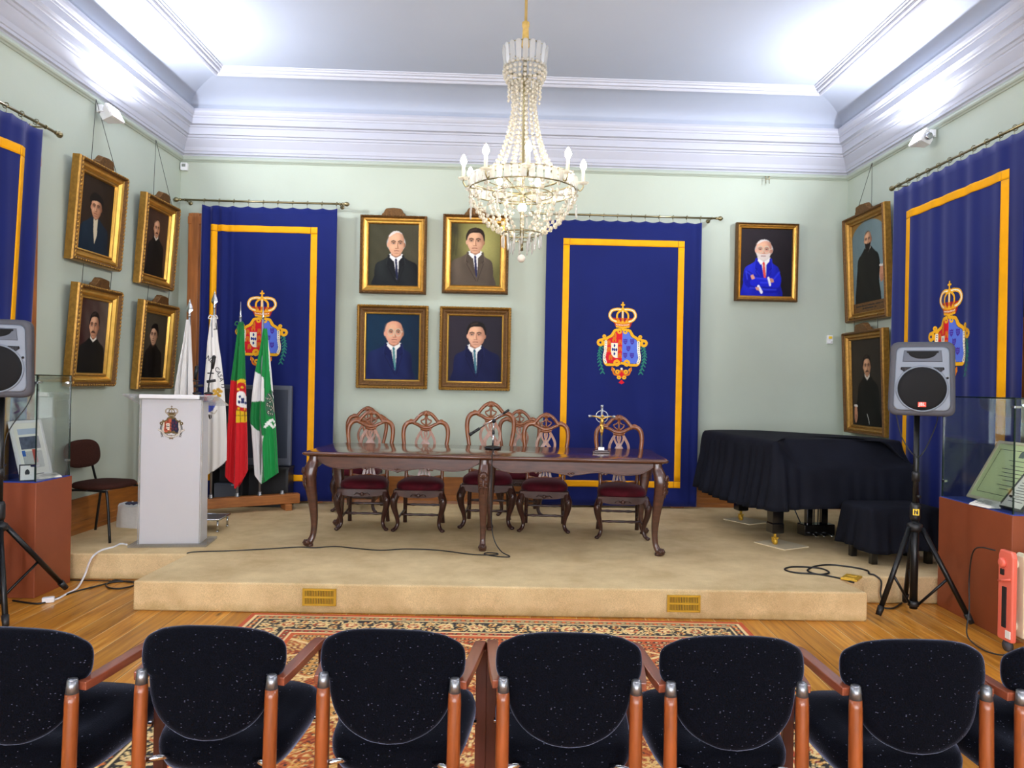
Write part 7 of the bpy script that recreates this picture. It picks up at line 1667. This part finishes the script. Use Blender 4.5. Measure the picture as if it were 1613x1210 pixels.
# ================================================================== AUDIENCE CHAIRS
def audience_chair():
    t = thing('conference_chair', '', 'chair', (0, 0, 0), 0, 'front row of black conference chairs')
    prof = [(0.0, 0.0), (.001, .05), (.003, .09), (.008, .128), (.016, .165), (.030, .196), (.044, .218), (.062, .229), (.085, .2325), (.110, .2325), (.130, .229), (.146, .220), (.155, .208), (.162, .200), (.18, .197), (.21, .192), (.24, .183), (.265, .170), (.29, .150), (.312, .123), (.33, .088), (.343, .050), (.348, .0)]
    half = [(h, -z) for z, h in prof]
    out = catmull([(x, 0, z) for x, z in half], 3); pts = [(p.x, p.z) for p in out]
    out2 = pts + [(-x, z) for x, z in pts[::-1][1:-1]]; out2 = [p for p in out2]
    cz = -0.16
    b = MB(); L = []
    def curve(x, z): return 0.55 * x * x          # wraps forward at the sides
    # seat faces +y (towards the stage); camera sees the rear (-y) side
    for s, y in ((0.05, -.030), (.35, -.0295), (.65, -.028), (.85, -.0245), (.95, -.017), (.99, -.006), (1, .004), (.985, .018), (.94, .03), (.82, .040), (.5, .046), (.05, .047)):
        row = []
        for x, z in out2:
            px, pz = x * s, cz + (z - cz) * s; row.append((px, y + curve(px, pz) + 0.10 * pz * -1 * -0.0, pz))
        L.append(row)
    T = Matrix.Translation((0, 0, 0.79)) @ Matrix.Rotation(-0.10, 4, 'X')
    b.rings(L, 0, T); b.build('backrest', M['chairfab'], t)
    # seat
    S0 = MB(); R = []
    def so(sc, z, dy=0):
        P = []
        for k in range(48):
            a = 2 * PI * k / 48; c, s = math.cos(a), math.sin(a); e = .5
            x = math.copysign(abs(c) ** e, c); y = math.copysign(abs(s) ** e, s); w = 0.215 + 0.03 * (y + 1) / 2
            P.append((x * w * sc, 0.245 + y * .235 * sc, z + 0.03 * (y + 1) / 2 + 0.0))
        return P
    for sc, z in ((.80, .30), (.93, .315), (1, .35), (1.005, .375), (.97, .399), (.88, .412), (.6, .418), (.05, .419)): R.append(so(sc, z))
    S0.rings(R).build('seat', M['chairfab'], t)
    for s in (-1, 1):
        x = s * 0.207
        MB().tube([(x, -0.055, 0.0), (x, -0.045, .15), (x, -.036, .40), (x, -.03, .585), (x, -.029, .612)], [.016, .018, .021, .0205, .019], 14).build('rear_post', M['post'], t)
        MB().cyl((x, -.0285, .612), (x, -.0275, .652), .0185, 14, r2=.0155).ball((x, -.0275, .652), (.0155, .0155, .006), 14, 6).build('post_cap', M['pewter'], t)
        # bentwood arm flowing down into the front leg
        P = [(s * .222, -.012, .628), (s * .232, .06, .632), (s * .243, .18, .640), (s * .249, .29, .642), (s * .251, .345, .627), (s * .252, .368, .58), (s * .252, .372, .45), (s * .252, .374, .2), (s * .252, .376, 0.0)]
        path = catmull(P, 6); rect = [(-.02, -.013), (.02, -.013), (.02, .013), (-.02, .013)]
        m = MB(); ups = []
        n = len(path); vs = []; fs = []
        for i in range(n):
            tt = (path[min(i + 1, n - 1)] - path[max(i - 1, 0)]).normalized(); sd = Vector((1, 0, 0)); sd = (sd - tt * sd.dot(tt)).normalized(); nn = sd.cross(tt)
            wd = .0195
            for a, c in ((-1, -1), (1, -1), (1, 1), (-1, 1)): vs.append(path[i] + sd * (a * wd) + nn * (c * .0135))
        k0 = 26
        for i in range(n - 1):
            for e in range(4): g = (e + 1) % 4; fs.append((i * 4 + e, i * 4 + g, i * 4 + 4 + g, i * 4 + 4 + e))
        fs.append((3, 2, 1, 0)); fs.append(tuple((n - 1) * 4 + e for e in range(4)))
        arm_f = [f for f in fs if max(f) // 4 <= k0]; leg_f = [f for f in fs if max(f) // 4 > k0]
        na = (k0 + 1) * 4
        MB().add(vs[:na], arm_f + [tuple(range(na - 4, na))], 0, None, False).build('armrest', M['arm'], t, bevel=.003)
        MB().add(vs[na - 4:], [tuple(q - na + 4 for q in f) for f in leg_f] + [(3, 2, 1, 0)], 0, None, False).build('front_leg', M['legdark'], t, bevel=.003)
        MB().cyl((x - s * .012, -.02, .37), (x - s * .07, .02, .365), .0085, 10).build('chrome_stub', M['chrome'], t)
    MB().cyl((-.24, .34, .355), (.24, .34, .355), .011, 10).build('cross_bar', M['chrome'], t)
    return t
A0 = audience_chair(); ORD = ['leftmost, cut by the photo edge', 'second from the left', 'third from the left', 'in the middle', 'third from the right', 'second from the right', 'rightmost, cut by the photo edge']
for i, (px, py, d, a) in enumerate(((26, 1008, 2.28, -0.10), (333, 1000, 2.33, -0.05), (617, 1000, 2.33, -0.06), (898, 997, 2.33, 0.0), (1157, 1010, 2.33, 0.04), (1444, 1022, 2.33, 0.03), (1700, 1038, 2.32, 0.05))):
    o = A0 if i == 0 else copy_tree(A0)
    q = at_d(px, py, d); o.location = (q.x, q.y, 0); o.rotation_euler = (0, 0, a); o['label'] = 'black conference chair with wooden arms in the front row, ' + ORD[i]
